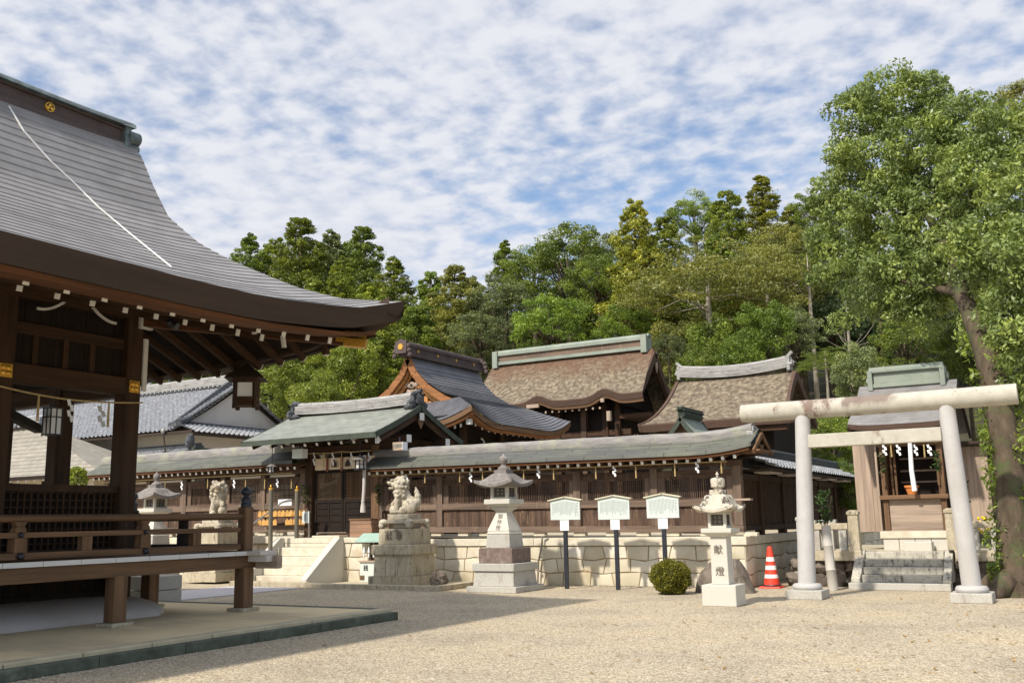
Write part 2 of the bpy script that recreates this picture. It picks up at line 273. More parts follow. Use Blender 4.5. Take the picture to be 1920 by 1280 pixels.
# ------------------------------------------------------------------ mesh helpers
class MB:
    def __init__(s): s.v = []; s.f = []; s.m = []; s.mi = 0
    def add(s, vs, fs):
        o = len(s.v); s.v += [tuple(v) for v in vs]; s.f += [tuple(i+o for i in f) for f in fs]; s.m += [s.mi]*len(fs)
    def box(s, x0, x1, y0, y1, z0, z1):
        s.add([(x0, y0, z0), (x1, y0, z0), (x1, y1, z0), (x0, y1, z0), (x0, y0, z1), (x1, y0, z1), (x1, y1, z1), (x0, y1, z1)],
              [(0, 3, 2, 1), (4, 5, 6, 7), (0, 1, 5, 4), (1, 2, 6, 5), (2, 3, 7, 6), (3, 0, 4, 7)]); return s
    def cbox(s, c, d): return s.box(c[0]-d[0]/2, c[0]+d[0]/2, c[1]-d[1]/2, c[1]+d[1]/2, c[2]-d[2]/2, c[2]+d[2]/2)
    def frus(s, cx, cy, z0, z1, w0, d0, w1, d1):
        a = [(cx+i*w0/2, cy+j*d0/2, z0) for i, j in ((-1, -1), (1, -1), (1, 1), (-1, 1))]+[(cx+i*w1/2, cy+j*d1/2, z1) for i, j in ((-1, -1), (1, -1), (1, 1), (-1, 1))]
        s.add(a, [(0, 3, 2, 1), (4, 5, 6, 7), (0, 1, 5, 4), (1, 2, 6, 5), (2, 3, 7, 6), (3, 0, 4, 7)]); return s
    def beam(s, p0, p1, w, h, up=(0, 0, 1)):
        p0, p1 = Vector(p0), Vector(p1); d = (p1-p0).normalized(); u = Vector(up); r = d.cross(u)
        if r.length < 1e-4: r = d.cross(Vector((0, 1, 0)))
        r.normalize(); u = r.cross(d)
        vs = [p+r*(a*w/2)+u*(b*h/2) for p in (p0, p1) for a, b in ((-1, -1), (1, -1), (1, 1), (-1, 1))]
        s.add(vs, [(0, 3, 2, 1), (4, 5, 6, 7), (0, 1, 5, 4), (1, 2, 6, 5), (2, 3, 7, 6), (3, 0, 4, 7)]); return s
    def tube(s, pts, rad, n=10, cap=True):
        pts = [Vector(p) for p in pts]; k = len(pts); rr = rad if isinstance(rad, (list, tuple)) else [rad]*k
        o = []; d0 = (pts[-1]-pts[0]).normalized(); ref = Vector((0, 0, 1)) if abs(d0.z) < .8 else Vector((0, 1, 0))
        for i, p in enumerate(pts):
            d = (pts[min(i+1, k-1)]-pts[max(i-1, 0)]).normalized()
            a = d.cross(ref); a = (a if a.length > 1e-3 else d.cross(Vector((1, 0, 0)))).normalized(); b = d.cross(a)
            o += [p+(a*math.cos(t*2*math.pi/n)+b*math.sin(t*2*math.pi/n))*rr[i] for t in range(n)]
        fs = [(i*n+j, i*n+(j+1) % n, (i+1)*n+(j+1) % n, (i+1)*n+j) for i in range(k-1) for j in range(n)]
        if cap: fs += [tuple(range(n-1, -1, -1)), tuple((k-1)*n+j for j in range(n))]
        s.add(o, fs); return s
    def lathe(s, cx, cy, prof, n=20):
        return s.tube2(cx, cy, prof, n)
    def tube2(s, cx, cy, prof, n, ph=0.):
        vs = [(cx+r*math.cos(2*math.pi*j/n+ph), cy+r*math.sin(2*math.pi*j/n+ph), z) for r, z in prof for j in range(n)]; k = len(prof)
        fs = [(i*n+j, i*n+(j+1) % n, (i+1)*n+(j+1) % n, (i+1)*n+j) for i in range(k-1) for j in range(n)]
        fs += [tuple(range(n-1, -1, -1)), tuple((k-1)*n+j for j in range(n))]
        s.add(vs, fs); return s
    def grid(s, P, nu, nv):       # P(i,j) on an (nu+1) x (nv+1) lattice
        vs = [P(i, j) for i in range(nu+1) for j in range(nv+1)]; w = nv+1
        s.add(vs, [(i*w+j, (i+1)*w+j, (i+1)*w+j+1, i*w+j+1) for i in range(nu) for j in range(nv)]); return s
    def prism(s, poly, ax, a, b):  # polygon in the two other axes, extruded along ax from a to b
        def mk(p, t):
            q = list(p); q.insert(ax, t); return tuple(q)
        n = len(poly); vs = [mk(p, a) for p in poly]+[mk(p, b) for p in poly]
        s.add(vs, [tuple(range(n)), tuple(range(2*n-1, n-1, -1))]+[(i, i+n, (i+1) % n+n, (i+1) % n) for i in range(n)]); return s
    def ball(s, c, r, nu=10, nv=14, nz=0., seed=0., ns=1.):
        rx, ry, rz = r if isinstance(r, (tuple, list)) else (r, r, r)
        vs = []
        for i in range(nu+1):
            th = math.pi*i/nu
            for j in range(nv):
                ph = 2*math.pi*j/nv; d = Vector((math.sin(th)*math.cos(ph), math.sin(th)*math.sin(ph), math.cos(th)))
                k = 1+nz*mnoise.fractal(d*ns+Vector((seed, seed*.7, -seed)), 1., 2., 4) if nz else 1
                vs.append((c[0]+d.x*rx*k, c[1]+d.y*ry*k, c[2]+d.z*rz*k))
        s.add(vs, [(i*nv+j, (i+1)*nv+j, (i+1)*nv+(j+1) % nv, i*nv+(j+1) % nv) for i in range(nu) for j in range(nv)]); return s
def wloc(o):
    v = Vector((0, 0, 0))
    while o: v += o.location; o = o.parent
    return v
def obj(name, mb, m, parent=None, smooth=None, bevel=0, label=None, loc=None):
    me = bpy.data.meshes.new(name); off = wloc(parent) if parent else Vector((0, 0, 0))
    if loc is not None: off = Vector(loc)
    v = np.array(mb.v, dtype=float).reshape(-1, 3)-np.array(off)
    me.from_pydata(v.tolist(), [], mb.f)
    for q in (m if isinstance(m, (list, tuple)) else [m]): me.materials.append(q)
    if any(mb.m): me.polygons.foreach_set('material_index', mb.m)
    if bevel == 0:
        bm = bmesh.new(); bm.from_mesh(me); bmesh.ops.recalc_face_normals(bm, faces=bm.faces); bm.to_mesh(me); bm.free()
    else:
        bm = bmesh.new(); bm.from_mesh(me); bmesh.ops.recalc_face_normals(bm, faces=bm.faces)
        bmesh.ops.bevel(bm, geom=[e for e in bm.edges if e.is_manifold and e.calc_face_angle(0) > .5], offset=bevel, segments=2, profile=.5, affect='EDGES', clamp_overlap=True)
        bm.to_mesh(me); bm.free()
    if smooth is not None:
        me.shade_smooth(); me.set_sharp_from_angle(angle=smooth)
    o = bpy.data.objects.new(name, me); C.objects.link(o)
    if parent: o.parent = parent
    elif loc is not None: o.location = loc
    if label: o['label'] = label
    return o
def inst(src, name, parent, loc):
    o = bpy.data.objects.new(name, src.data); C.objects.link(o); o.parent = parent; o.location = loc; return o
def tag(o, label, cat, group=None):
    o['label'] = label; o['category'] = cat
    if group: o['group'] = group
    return o
def thing(name, label, cat, loc, group=None):
    o = bpy.data.objects.new(name, None); o.empty_display_size = .2; C.objects.link(o); o.location = loc
    return tag(o, label, cat, group)
def struct(name, mb, m, **k):
    o = obj(name, mb, m, **k); o['kind'] = 'structure'; return o
def stuff(name, mb, m, **k):
    o = obj(name, mb, m, **k); o['kind'] = 'stuff'; return o
def textmb(s, size, origin, xdir=(1, 0, 0), up=(0, 0, 1), depth=.004, mb=None):
    cu = bpy.data.curves.new('t', 'FONT'); cu.body = s; cu.size = size; cu.align_x = 'CENTER'; cu.align_y = 'CENTER'; cu.extrude = depth
    o = bpy.data.objects.new('t', cu); C.objects.link(o); bpy.context.view_layer.update()
    me = bpy.data.meshes.new_from_object(o.evaluated_get(bpy.context.evaluated_depsgraph_get()))
    X = Vector(xdir).normalized(); U = Vector(up).normalized(); Nn = X.cross(U); og = Vector(origin)
    mb = mb or MB(); mb.add([og+X*v.co.x+U*v.co.y+Nn*v.co.z for v in me.vertices], [tuple(p.vertices) for p in me.polygons])
    bpy.data.objects.remove(o); bpy.data.curves.remove(cu); bpy.data.meshes.remove(me); return mb
def lerp(a, b, t): return a+(b-a)*t
def interp(x, xs, ys): return float(np.interp(x, xs, ys))

# shapes used more than once ------------------------------------------------
def shide(mb, x, y, z, h=.22, w=.05, ax=0):         # folded zig-zag paper streamer
    n = 4; d = h/n
    for k in range(n):
        o = (w*.45 if k % 2 else -w*.45)
        if ax == 0: mb.beam((x+o-w*.2, y-.004*k, z-k*d), (x+o+w*.2, y-.004*k-.006, z-(k+1)*d-.01), w, .004, up=(0, 1, 0))
        else: mb.beam((x+.004*k, y+o-w*.2, z-k*d), (x+.004*k+.006, y+o+w*.2, z-(k+1)*d-.01), w, .004, up=(1, 0, 0))
    return mb
def tile_roof(mb, A, B, Cc, D, col=.26, row=.24, amp=.035, sag=.0, step=.035):
    # A eave-left, B eave-right, C ridge-right, D ridge-left ; rows of pan tiles
    A, B, Cc, D = map(Vector, (A, B, Cc, D)); nrm = (B-A).cross(D-A).normalized()
    if nrm.z < 0: nrm = -nrm
    nc = max(2, round((B-A).length/col)); nr = max(2, round((D-A).length/row)); q = 6
    rows = []
    for r in range(nr): rows += [(r/nr+.001, step), ((r+1)/nr-.001, 0)]
    def P(i, j):
        t, o = rows[i]; u = j/(nc*q); a = A.lerp(B, u); b = D.lerp(Cc, u); ph = (u*nc) % 1
        h = amp*(1.6*max(0, math.cos(2*math.pi*ph))**1.5-.35*(1-math.cos(2*math.pi*ph))/2)
        return a.lerp(b, t)+nrm*(h+o)-Vector((0, 0, 1))*sag*4*t*(1-t)
    mb.grid(P, len(rows)-1, nc*q); return mb
def ridge_rows(mb, p0, p1, w, h, rows=4, cap=.05, lift=0.):   # layered ridge of flat tiles under a round cap
    p0, p1 = Vector(p0), Vector(p1); n = 10
    def pt(t): return p0.lerp(p1, t)+Vector((0, 0, lift*(2*t-1)**2))
    for k in range(rows):
        ww = w*(1.12-.12*k/rows)+(.02 if k % 2 else 0); z0 = h*k/rows
        for i in range(n):
            a, b = pt(i/n), pt((i+1)/n); mb.beam(a+Vector((0, 0, z0+h/rows*.45)), b+Vector((0, 0, z0+h/rows*.45)), ww, h/rows*.86)
    mb.tube([pt(i/n)+Vector((0, 0, h+cap*.5)) for i in range(n+1)], cap, 10); return mb

# ================================================================== GROUND, TERRACE, HILL
g = MB(); g.grid(lambda i, j: (-160+i*8, -40+j*8, 0), 40, 40); struct('ground', g, M_gravel)
far = MB()
for x0, x1, y0, y1 in ((-1500, 1500, 280, 2500), (-1500, -160, -1500, 280), (160, 1500, -1500, 280), (-160, 160, -1500, -40)): far.add([(x0, y0, -.03), (x1, y0, -.03), (x1, y1, -.03), (x0, y1, -.03)], [(0, 1, 2, 3)])
struct('ground', far, M_terrace)
def SL(x): return 1.0+(-5.9-x)*.0085          # the walled terrace rises very slightly to the left
tr = MB(); tr.grid(lambda i, j: (-46+i*(40.02/20), 19.32+j*1.2, SL(-46+i*2)-.03), 20, 18); struct('terrace', tr, M_terrace)
def hillz(x, y):
    t = max(0, y-39-.12*max(0, x+12)); return -.2+.36*t+.0*x+1.2*mnoise.noise(Vector((x*.05, y*.05, 0)))*min(1, t/6)
hl = MB(); hl.grid(lambda i, j: (-110+i*4, 38+j*3, min(hillz(-110+i*4, 38+j*3), 30)), 50, 34)
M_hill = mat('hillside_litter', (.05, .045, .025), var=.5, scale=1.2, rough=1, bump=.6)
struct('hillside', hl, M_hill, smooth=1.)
pa = MB()
for k in range(9):
    y0 = 12.35+k*.5; 
    for x0, x1 in ((-17.3, -16.5), (-16.49, -15.75), (-15.74, -15.2)): pa.box(x0, x1, y0, y0+.485, 0, .02)
struct('path', pa, M_path)
# low stone edging in front of stairs, statue and lantern
ed = MB(); ed.box(-17.6, -15.25, 17.02, 17.22, 0, .12); ed.box(-15.25, -11.75, 17.0, 17.16, 0, .10); ed.box(-11.75, -11.6, 17.0, 18.4, 0, .11)
o = obj('kerb_edging', ed, M_granb, bevel=.012, loc=(-13, 17.1, 0)); tag(o, 'low weathered stone edging in front of the stairs and the lion pedestal', 'kerb')
eb = MB(); eb.box(-15.24, -11.76, 17.17, 19.2, .0, .05); struct('ground', eb, M_terrace)

# ================================================================== WORSHIP HALL (left foreground)
HALL = thing('worship_hall', 'large dark timber hall in the left foreground under a sweeping grey striped roof', 'shrine hall', (-14.4, 5, 0))
Xe, Xr, Ytip, Yrid = -8.6, -14.5, 11.65, 11.12
PXs = [-14.5, -14.27, -14.07, -13.81, -13.42, -12.67, -11.96, -11.18, -10.54, -9.72, -8.6]
PZs = [8.30, 8.12, 7.86, 7.36, 6.66, 6.02, 5.58, 5.16, 4.82, 4.47, 4.16]
FY = [-9, 7.6, 8.6, 9.1, 10.1, 10.6, 11.1, 11.65]; FZ = [0, 0, .02, .05, .15, .22, .35, .51]
def fl(y):
    return interp(y, FY, FZ) if y >= 5 else interp(11.25-y, FY, FZ)
def roofz(x, y):
    u = (x-Xr)/(Xe-Xr); return interp(x, PXs, PZs)+fl(y)*u**1.2*(.97+.03*u)+.28*(1-u)**2*max(0, (y-8.5)/2.6)**2*.3
# arc-length courses
xs = np.linspace(Xr, Xe, 200); zs = np.array([interp(x, PXs, PZs) for x in xs]); L = np.concatenate([[0], np.cumsum(np.hypot(np.diff(xs), np.diff(zs)))])
NC = 39; cx_ = [float(np.interp(L[-1]*(k/NC)**1.22, L, xs)) for k in range(NC+1)]
def yend(x): return Yrid+(Ytip-Yrid)*((x-Xr)/(Xe-Xr))
def ybeg(x): return 11.25-yend(x)
def roofrow(x, lift):
    a, b = ybeg(x), yend(x); out = []
    for j in range(49):
        y = a+(b-a)*(j/48)
        out.append((x+lift*.5, y, roofz(x, y)+lift*.85))
    return out
rf = MB(); rows = []
for k in range(NC): rows += [roofrow(cx_[k]+.004, 0), roofrow(cx_[k+1], .012)]
rf.grid(lambda i, j: rows[i][j], len(rows)-1, 48)
obj('roof', rf, M_roof, HALL)
rb = MB(); rb.grid(lambda i, j: (2*Xr-cx_[i], ybeg(cx_[i])+(yend(cx_[i])-ybeg(cx_[i]))*j/20, roofz(cx_[i], ybeg(cx_[i])+(yend(cx_[i])-ybeg(cx_[i]))*j/20)), NC, 20)
obj('roof', rb, M_roof, HALL)
# gable closing at the far end, side eave under it
def zside(x): return 4.16+ (fl(11.65) if abs(x-Xr) > 5.89 else interp(5.9-abs(x-Xr), [0, .6, 1.6, 3, 9], [.51, .33, .14, .03, 0]))
gw = MB(); gx = [Xr+5.9*math.sin(math.pi/2*k/24) for k in range(25)]
def gp(i, j):
    x = gx[i] if i >= 0 else 2*Xr-gx[-i]
    a = Vector((x, yend(gx[abs(i)]), roofz(gx[abs(i)], yend(gx[abs(i)])))); b = Vector((x, Ytip, zside(x))); return a.lerp(b, j/4)
gw.grid(lambda i, j: gp(i-24, j), 48, 4); obj('gable_end', gw, M_roof, HALL)
# thick layered eave edge (front and side) and the orange board under it
def sweep(path, w0, w1, h0, h1, side):     # strip of quads: outer face + bottom + inner
    mb = MB()
    def P(i, j):
        p = Vector(path[i]); n = Vector(side)
        q = [p-n*.02+Vector((0, 0, h0)), p+n*w0+Vector((0, 0, h0)), p+n*w1+Vector((0, 0, h1)), p-n*.35+Vector((0, 0, h1+.02)), p-n*.35+Vector((0, 0, h0))]
        return q[j]
    mb.grid(P, len(path)-1, 4); return mb
yy = [-.4+k*(12.05/70) for k in range(71)]
front = [(Xe, y, 4.16+fl(y)) for y in yy]
xxs = [Xe-k*(11.8/70) for k in range(71)]
side = [(x, Ytip, zside(x)) for x in xxs]
obj('eave_edge', sweep(front, .03, -.05, .012, -.27, (1, 0, 0)), MA['fasc_y'], HALL)
obj('eave_edge', sweep(side, .03, -.05, .012, -.27, (0, 1, 0)), MA['fasc_x'], HALL)
def drop(p, k): return (p[0], p[1], p[2]-.27-(1-k)*(p[2]-4.16))
obj('eave_board', sweep([drop((x-.10, y, z), .72) for x, y, z in front if y < 11.2], 0, -.03, 0, -.055, (1, 0, 0)), MA['orange_y'], HALL)
def sofz(d, y): return interp(d, [0, .4, 1.6, 3.6], [3.84, 3.93, 4.22, 4.74])+.42*fl(y)*max(0, 1-d/3)
sf = MB(); sf.grid(lambda i, j: (-8.78-i*.35, -.3+j*(min(11.45, 11.5-i*.17)+.3)/30, sofz(i*.35, -.3+j*.39)+.05), 10, 30)
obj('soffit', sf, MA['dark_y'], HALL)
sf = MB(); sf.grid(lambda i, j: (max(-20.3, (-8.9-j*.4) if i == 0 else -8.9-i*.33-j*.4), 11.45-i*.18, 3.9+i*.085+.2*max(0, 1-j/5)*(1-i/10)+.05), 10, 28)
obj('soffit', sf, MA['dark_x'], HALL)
def rafter(name, p0, p1, w, h, m):
    mb = MB(); mb.beam(p0, p1, w, h); mb.mi = 1; d = (Vector(p1)-Vector(p0)).normalized(); mb.beam(Vector(p1), Vector(p1)+d*.012, w*1.03, h*1.03); return obj(name, mb, [m, M_white], HALL)
for k in range(25):                                # flying rafters, then base rafters one step in
    y = 10.45-.462*k; z = 3.862+.4*fl(y)
    x0 = -10.5 if y < 9.9 else -9.9
    rafter('rafter', (x0, y, z+.27*(-9.0-x0)/1.1), (-9.0, y, z), .066, .085, MA['hall_x'])
    if k:
        y2 = y+.05; rafter('rafter', (-12.3, y2, 4.62), (-9.9, y2, 4.02), .066, .09, MA['hall_x'])
eb = MB(); eb.beam((-9.75, -.2, 4.135), (-9.75, 10.3, 4.155), .10, .06); obj('eave_beam', eb, MA['hall_y'], HALL)
for k in range(17):                                # rafters of the far side eave
    x = -9.9-.46*k; y0 = 9.72 if x < -12.3 else 9.72+(x+12.3)*.70
    z0 = 4.62 if x < -12.3 else 4.62-(x+12.3)*.2
    rafter('rafter', (x, y0, z0), (x, 11.42, 3.86+.10*max(0, 1-k/5)), .075, .10, MA['hall_y'])
hp = MB(); hp.beam((-12.3, 9.72, 4.52), (-9.15, 11.42, 4.10), .13, .2); obj('hip_rafter', hp, MA['orange_x'], HALL)
hp = MB(); d = (Vector((-9.15, 11.42, 4.10))-Vector((-12.3, 9.72, 4.52))).normalized(); q = Vector((-9.15, 11.42, 4.10)); hp.beam(q-d*.30, q+d*.03, .16, .23); hp.beam(q-d*.42, q-d*.30, .15, .12); obj('gold_fitting', hp, M_gold, HALL)
wb = MB(); wb.beam((-9.86, 10.42, 4.10), (-9.86, 10.46, 3.93), .05, .05, up=(1, 0, 0)); obj('rafter_cap', wb, M_white, HALL); wb = MB(); wb.beam((-9.8, 9.78, 4.12), (-9.8, 9.80, 4.02), .05, .05, up=(1, 0, 0)); obj('rafter_cap', wb, M_white, HALL)
# ridge
rg = MB(); rg.box(Xr-.25, Xr+.25, .3, 10.95, 8.0, 8.22); rg.box(Xr-.20, Xr+.20, .3, 10.95, 8.22, 8.43); rg.box(Xr-.24, Xr+.24, .3, 10.95, 8.43, 8.475)
obj('ridge', rg, M_ridge, HALL, bevel=.012)
rg = MB(); rg.grid(lambda i, j: (Xr-.33*math.cos(math.pi*j/8), .1+i*.275+.0, 8.46+.16*math.sin(math.pi*j/8)+.05*max(0, (i-34)/6)**2), 40, 8); rg.grid(lambda i, j: (Xr-.33+.66*j, .1+i*.275, 8.455+.05*max(0, (i-34)/6)**2), 40, 1); obj('ridge_cap', rg, M_ridgecap, HALL, smooth=.7)
re = MB(); re.box(Xr-.30, Xr+.30, 10.90, 11.02, 7.86, 8.5)
for z, r in ((8.32, .13), (8.13, .08), (7.85, .10)): 
    for sx_ in (-1, 1): re.tube([(Xr+sx_*.22, 10.98, z), (Xr+sx_*.22, 11.22, z+.015)], r, 12)
re.box(Xr-.22, Xr+.22, 11.0, 11.1, 7.7, 8.4); obj('ridge_end', re, M_ridgecap, HALL, bevel=.01)
for y in (8.7,):
    p = PX(92, 208, Xr+.21); em = MB(); em.tube([(Xr+.19, p.y, 8.325), (Xr+.235, p.y, 8.325)], .085, 24); em.mi = 1; em.tube([(Xr+.235, p.y, 8.325), (Xr+.24, p.y, 8.325)], .065, 24)
    em.mi = 0
    for a in (0, 120, 240): em.ball((Xr+.243, p.y+.04*math.sin(R(a)), 8.32+.036*math.cos(R(a))), (.012, .032, .032), 6, 8)
    obj('gold_crest', em, [M_gold, MA['dark_y']], HALL, smooth=.6)
# frame
cols = [(-12.3, 9.72), (-12.3, 7.68), (-12.3, 5.64), (-12.3, 3.6), (-12.3, 1.56), (-13.84, 9.72), (-15.38, 9.72), (-16.92, 9.72), (-16.92, 7.68), (-16.92, 5.64), (-16.92, 3.6), (-16.92, 1.56)]
for x, y in cols:
    c = MB(); c.cbox((x, y, 2.55), (.27, .27, 4.3)); obj('column', c, MA['hall_v'], HALL, bevel=.025)
b = MB(); b.box(-12.42, -12.18, 1.4, 9.86, 3.34, 3.60); obj('tie_beam', b, MA['hall_y'], HALL, bevel=.01)
b = MB(); b.box(-17.05, -12.43, 9.62, 9.82, 3.34, 3.60); obj('tie_beam', b, MA['hall_x'], HALL, bevel=.01)
b = MB(); b.box(-17.05, -16.8, 1.4, 9.86, 3.3, 3.56); obj('tie_beam', b, MA['dark_y'], HALL)
b = MB(); b.box(-12.36, -12.24, 1.4, 9.58, 4.02, 4.18); obj('tie_beam', b, MA['hall_y'], HALL, bevel=.008)
b = MB()
for k in range(34): b.box(-12.33, -12.29+.006*(k % 2), 1.5+k*.24, 1.5+k*.24+.234, 3.6, 4.72)
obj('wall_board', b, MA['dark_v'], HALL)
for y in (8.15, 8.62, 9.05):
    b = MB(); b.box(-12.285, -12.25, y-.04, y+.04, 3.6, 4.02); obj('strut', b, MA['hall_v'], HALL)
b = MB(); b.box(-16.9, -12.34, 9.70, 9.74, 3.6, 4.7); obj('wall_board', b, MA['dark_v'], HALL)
b = MB(); b.box(-17, -12.2, 1.4, 9.8, 4.72, 4.78); obj('ceiling', b, MA['dark_y'], HALL)
b = MB(); b.box(-12.45, -12.15, 1.3, 9.95, 4.5, 4.70); obj('purlin', b, MA['hall_y'], HALL)
b = MB(); b.beam((-12.29, 7.75, 2.95), (-14.2, 9.6, 2.95), .12, .12); b.beam((-16.8, 7.0, 3.05), (-12.35, 7.6, 3.05), .16, .16); obj('tie_beam', b, MA['dark_x'], HALL)
# white-painted board end beside the corner column and white bracket faces
w = MB(); w.box(-12.17, -12.14, 9.855, 9.93, 3.42, 4.22); obj('painted_edge', w, M_white, HALL)
w = MB(); w.box(-12.14, -12.08, 9.73, 9.95, 4.36, 4.60); obj('painted_edge', w, M_white, HALL)
for yc, dr in ((8.05, 1), (9.28, -1)):
    w = MB(); pts = [(-12.1, yc+dr*.42*t, 4.36+.20*t*t) for t in [k/8-.05 for k in range(9)]]
    for a, c in zip(pts, pts[1:]): w.beam(a, c, .035, .026, up=(1, 0, 0))
    obj('bracket_edge', w, M_white, HALL)
for y in (9.72, 7.68):
    p = MB(); p.box(-12.165, -12.14, y-.09, y+.09, 3.38, 3.56)
    for a in range(4): p.ball((-12.135, y+.05*math.cos(a*1.57+.78), 3.47+.05*math.sin(a*1.57+.78)), (.02, .045, .045), 6, 8)
    obj('gold_fitting', p, M_gold, HALL, bevel=.004)
# lattice screen between the columns
lt = MB(); y0, y1 = 7.82, 9.585
lt.box(-12.34, -12.24, y0, y1, 1.90, 2.0); lt.box(-12.34, -12.24, y0, y1, 1.03, 1.12)
lt.mi = 1; lt.box(-12.36, -12.345, y0, y1, 1.12, 1.9); lt.mi = 0
k = y0+.05
while k < y1: lt.box(-12.315, -12.285, k-.012, k+.012, 1.12, 1.9); k += .098
z = 1.2
while z < 1.9: lt.box(-12.335, -12.30, y0, y1, z-.010, z+.010); z += .098
obj('lattice_screen', lt, [MA['hall_v'], MA['dark_v']], HALL)
lt2 = MB(); lt2.box(-12.34, -12.24, 1.6, 7.54, 1.03, 2.0); obj('lattice_screen', lt2, MA['hall_v'], HALL)
# deck
dk = MB()
for k in range(46): dk.box(-12.2, -10.9, -.2+k*.246, -.2+k*.246+.242, .965, 1.02)
for k in range(23): dk.box(-17.5, -12.21, 9.9+k*.0517, 9.9+k*.0517+.05, .965, 1.02)
dk.box(-16.95, -12.21, 1.5, 9.89, .96, 1.03); obj('deck', dk, MA['rail_x'], HALL)
de = MB()
for k in range(22): de.box(-10.9, -10.885, -.2+k*.516, -.2+k*.516+.508, .958, 1.018)
obj('deck_edge', de, M_white, HALL)
b = MB(); b.box(-11.09, -10.93, -.2, 11.1, .77, .955); obj('deck_beam', b, MA['rail_y'], HALL, bevel=.008)
b = MB(); b.box(-17.4, -11.12, 10.86, 11.02, .78, .95); obj('deck_beam', b, MA['hall_x'], HALL)
b = MB(); b.box(-11.0, -10.55, 10.93, 11.13, .86, .955); b.box(-11.0, -10.6, 10.85, 11.15, .956, 1.02); obj('beam_end', b, M_plaster, HALL, bevel=.01)
b = MB(); b.box(-10.9, -10.45, 11.04, 11.16, .76, .95); obj('beam_end', b, MA['grey_x'], HALL, bevel=.02)
for x, y in [(-11.0, 10.93), (-11.0, 8.68), (-11.0, 6.43), (-11.0, 4.2), (-11.0, 2.), (-13.05, 10.93), (-15.1, 10.93), (-17.2, 10.93)]:
    p = MB(); p.cbox((x, y, .49), (.205, .205, .6)); o = obj('deck_post', p, MA['rail_v'], HALL, bevel=.02)
    q = MB(); q.cbox((x, y, .175), (.34, .34, .05)); obj('post_pad', q, M_granb, HALL, bevel=.01)
# railing
XR_ = -11.05
def py_(px): return PX(px, 1000, XR_).y
b = MB(); b.tube([(XR_, -.1, 1.53), (XR_, 10.9, 1.53)], .046, 12); obj('top_rail', b, MA['rail_y'], HALL, smooth=.6)
b = MB(); b.box(XR_-.045, XR_+.045, -.1, 10.84, 1.30, 1.365); obj('middle_rail', b, MA['rail_y'], HALL, bevel=.006)
b = MB(); b.box(XR_-.06, XR_+.06, -.1, 10.84, 1.045, 1.125); obj('bottom_rail', b, MA['rail_y'], HALL, bevel=.008)
b = MB(); b.tube([(-17.4, 10.98, 1.53), (XR_-.1, 10.98, 1.53)], .046, 12); obj('top_rail', b, MA['dark_x'], HALL, smooth=.6)
b = MB(); b.box(-17.4, XR_-.1, 10.93, 11.03, 1.30, 1.365); obj('middle_rail', b, MA['dark_x'], HALL)
b = MB(); b.box(-17.4, XR_-.1, 10.92, 11.04, 1.045, 1.125); obj('bottom_rail', b, MA['dark_x'], HALL)
majors = [py_(34), py_(268)]; step = majors[1]-majors[0]
for y in [majors[0]-2*step, majors[0]-step]+majors:
    p = MB(); p.frus(XR_, y, 1.125, 1.30, .15, .17, .14, .16); p.frus(XR_, y, 1.365, 1.43, .13, .15, .10, .12); p.frus(XR_, y, 1.43, 1.49, .10, .10, .11, .17); obj('rail_post', p, MA['rail_v'], HALL, bevel=.008)
    q = MB(); q.ball((XR_+.075, y, 1.085), .045, 8, 12); obj('nail_cover', q, M_iron, HALL, smooth=.8); q = MB(); q.ball((XR_+.065, y, 1.335), .032, 8, 12); obj('nail_cover', q, M_iron, HALL, smooth=.8)
for y in (py_(160), py_(366), py_(160)-step, py_(160)-2*step):
    p = MB(); p.box(XR_-.05, XR_+.05, y-.075, y+.075, 1.125, 1.30); obj('rail_strut', p, MA['rail_v'], HALL, bevel=.006)
for x in (-12.4, -13.6, -14.9):
    p = MB(); p.box(x-.07, x+.07, 10.92, 11.04, 1.125, 1.30); p.box(x-.06, x+.06, 10.93, 11.03, 1.365, 1.49); obj('rail_post', p, MA['dark_v'], HALL)
for xx in (-13.62,):
    q = MB(); q.cbox((xx, 10.98, 1.34), (.15, .15, .66)); obj('corner_post', q, MA['dark_v'], HALL)
    q = MB(); q.lathe(xx, 10.98, [(.078, 1.66), (.078, 1.79), (.05, 1.82), (.045, 1.84), (.088, 1.89), (.07, 1.94), (.01, 1.99)], 16); obj('post_finial', q, M_iron, HALL, smooth=.7)
fp = PX(321, 606, -9.95); q = MB(); q.ball((fp.x, fp.y, fp.z), (.06, .06, .05), 8, 12); q.tube([(fp.x, fp.y, fp.z), (fp.x-.05, fp.y, fp.z+.12)], .015, 6); q.tube([(fp.x+.03, fp.y, fp.z-.02), (fp.x+.09, fp.y+.02, fp.z-.05)], [.045, .05], 12); o = obj('floodlight', q, M_iron, loc=tuple(fp), smooth=.6); tag(o, 'small black lamp clamped under the eave rafters of the hall', 'lamp')
cp = MB(); cp.cbox((XR_, 10.98, 1.34), (.17, .17, .66)); obj('corner_post', cp, MA['rail_v'], HALL, bevel=.02)
fn = MB(); fn.lathe(XR_, 10.98, [(.078, 1.66), (.082, 1.67), (.082, 1.72), (.078, 1.725), (.078, 1.79), (.082, 1.795), (.082, 1.80), (.06, 1.815), (.045, 1.83), (.045, 1.84), (.085, 1.87), (.092, 1.90), (.075, 1.935), (.04, 1.96), (.012, 1.985), (.003, 1.995)], 22); obj('post_finial', fn, M_iron, HALL, smooth=.7)
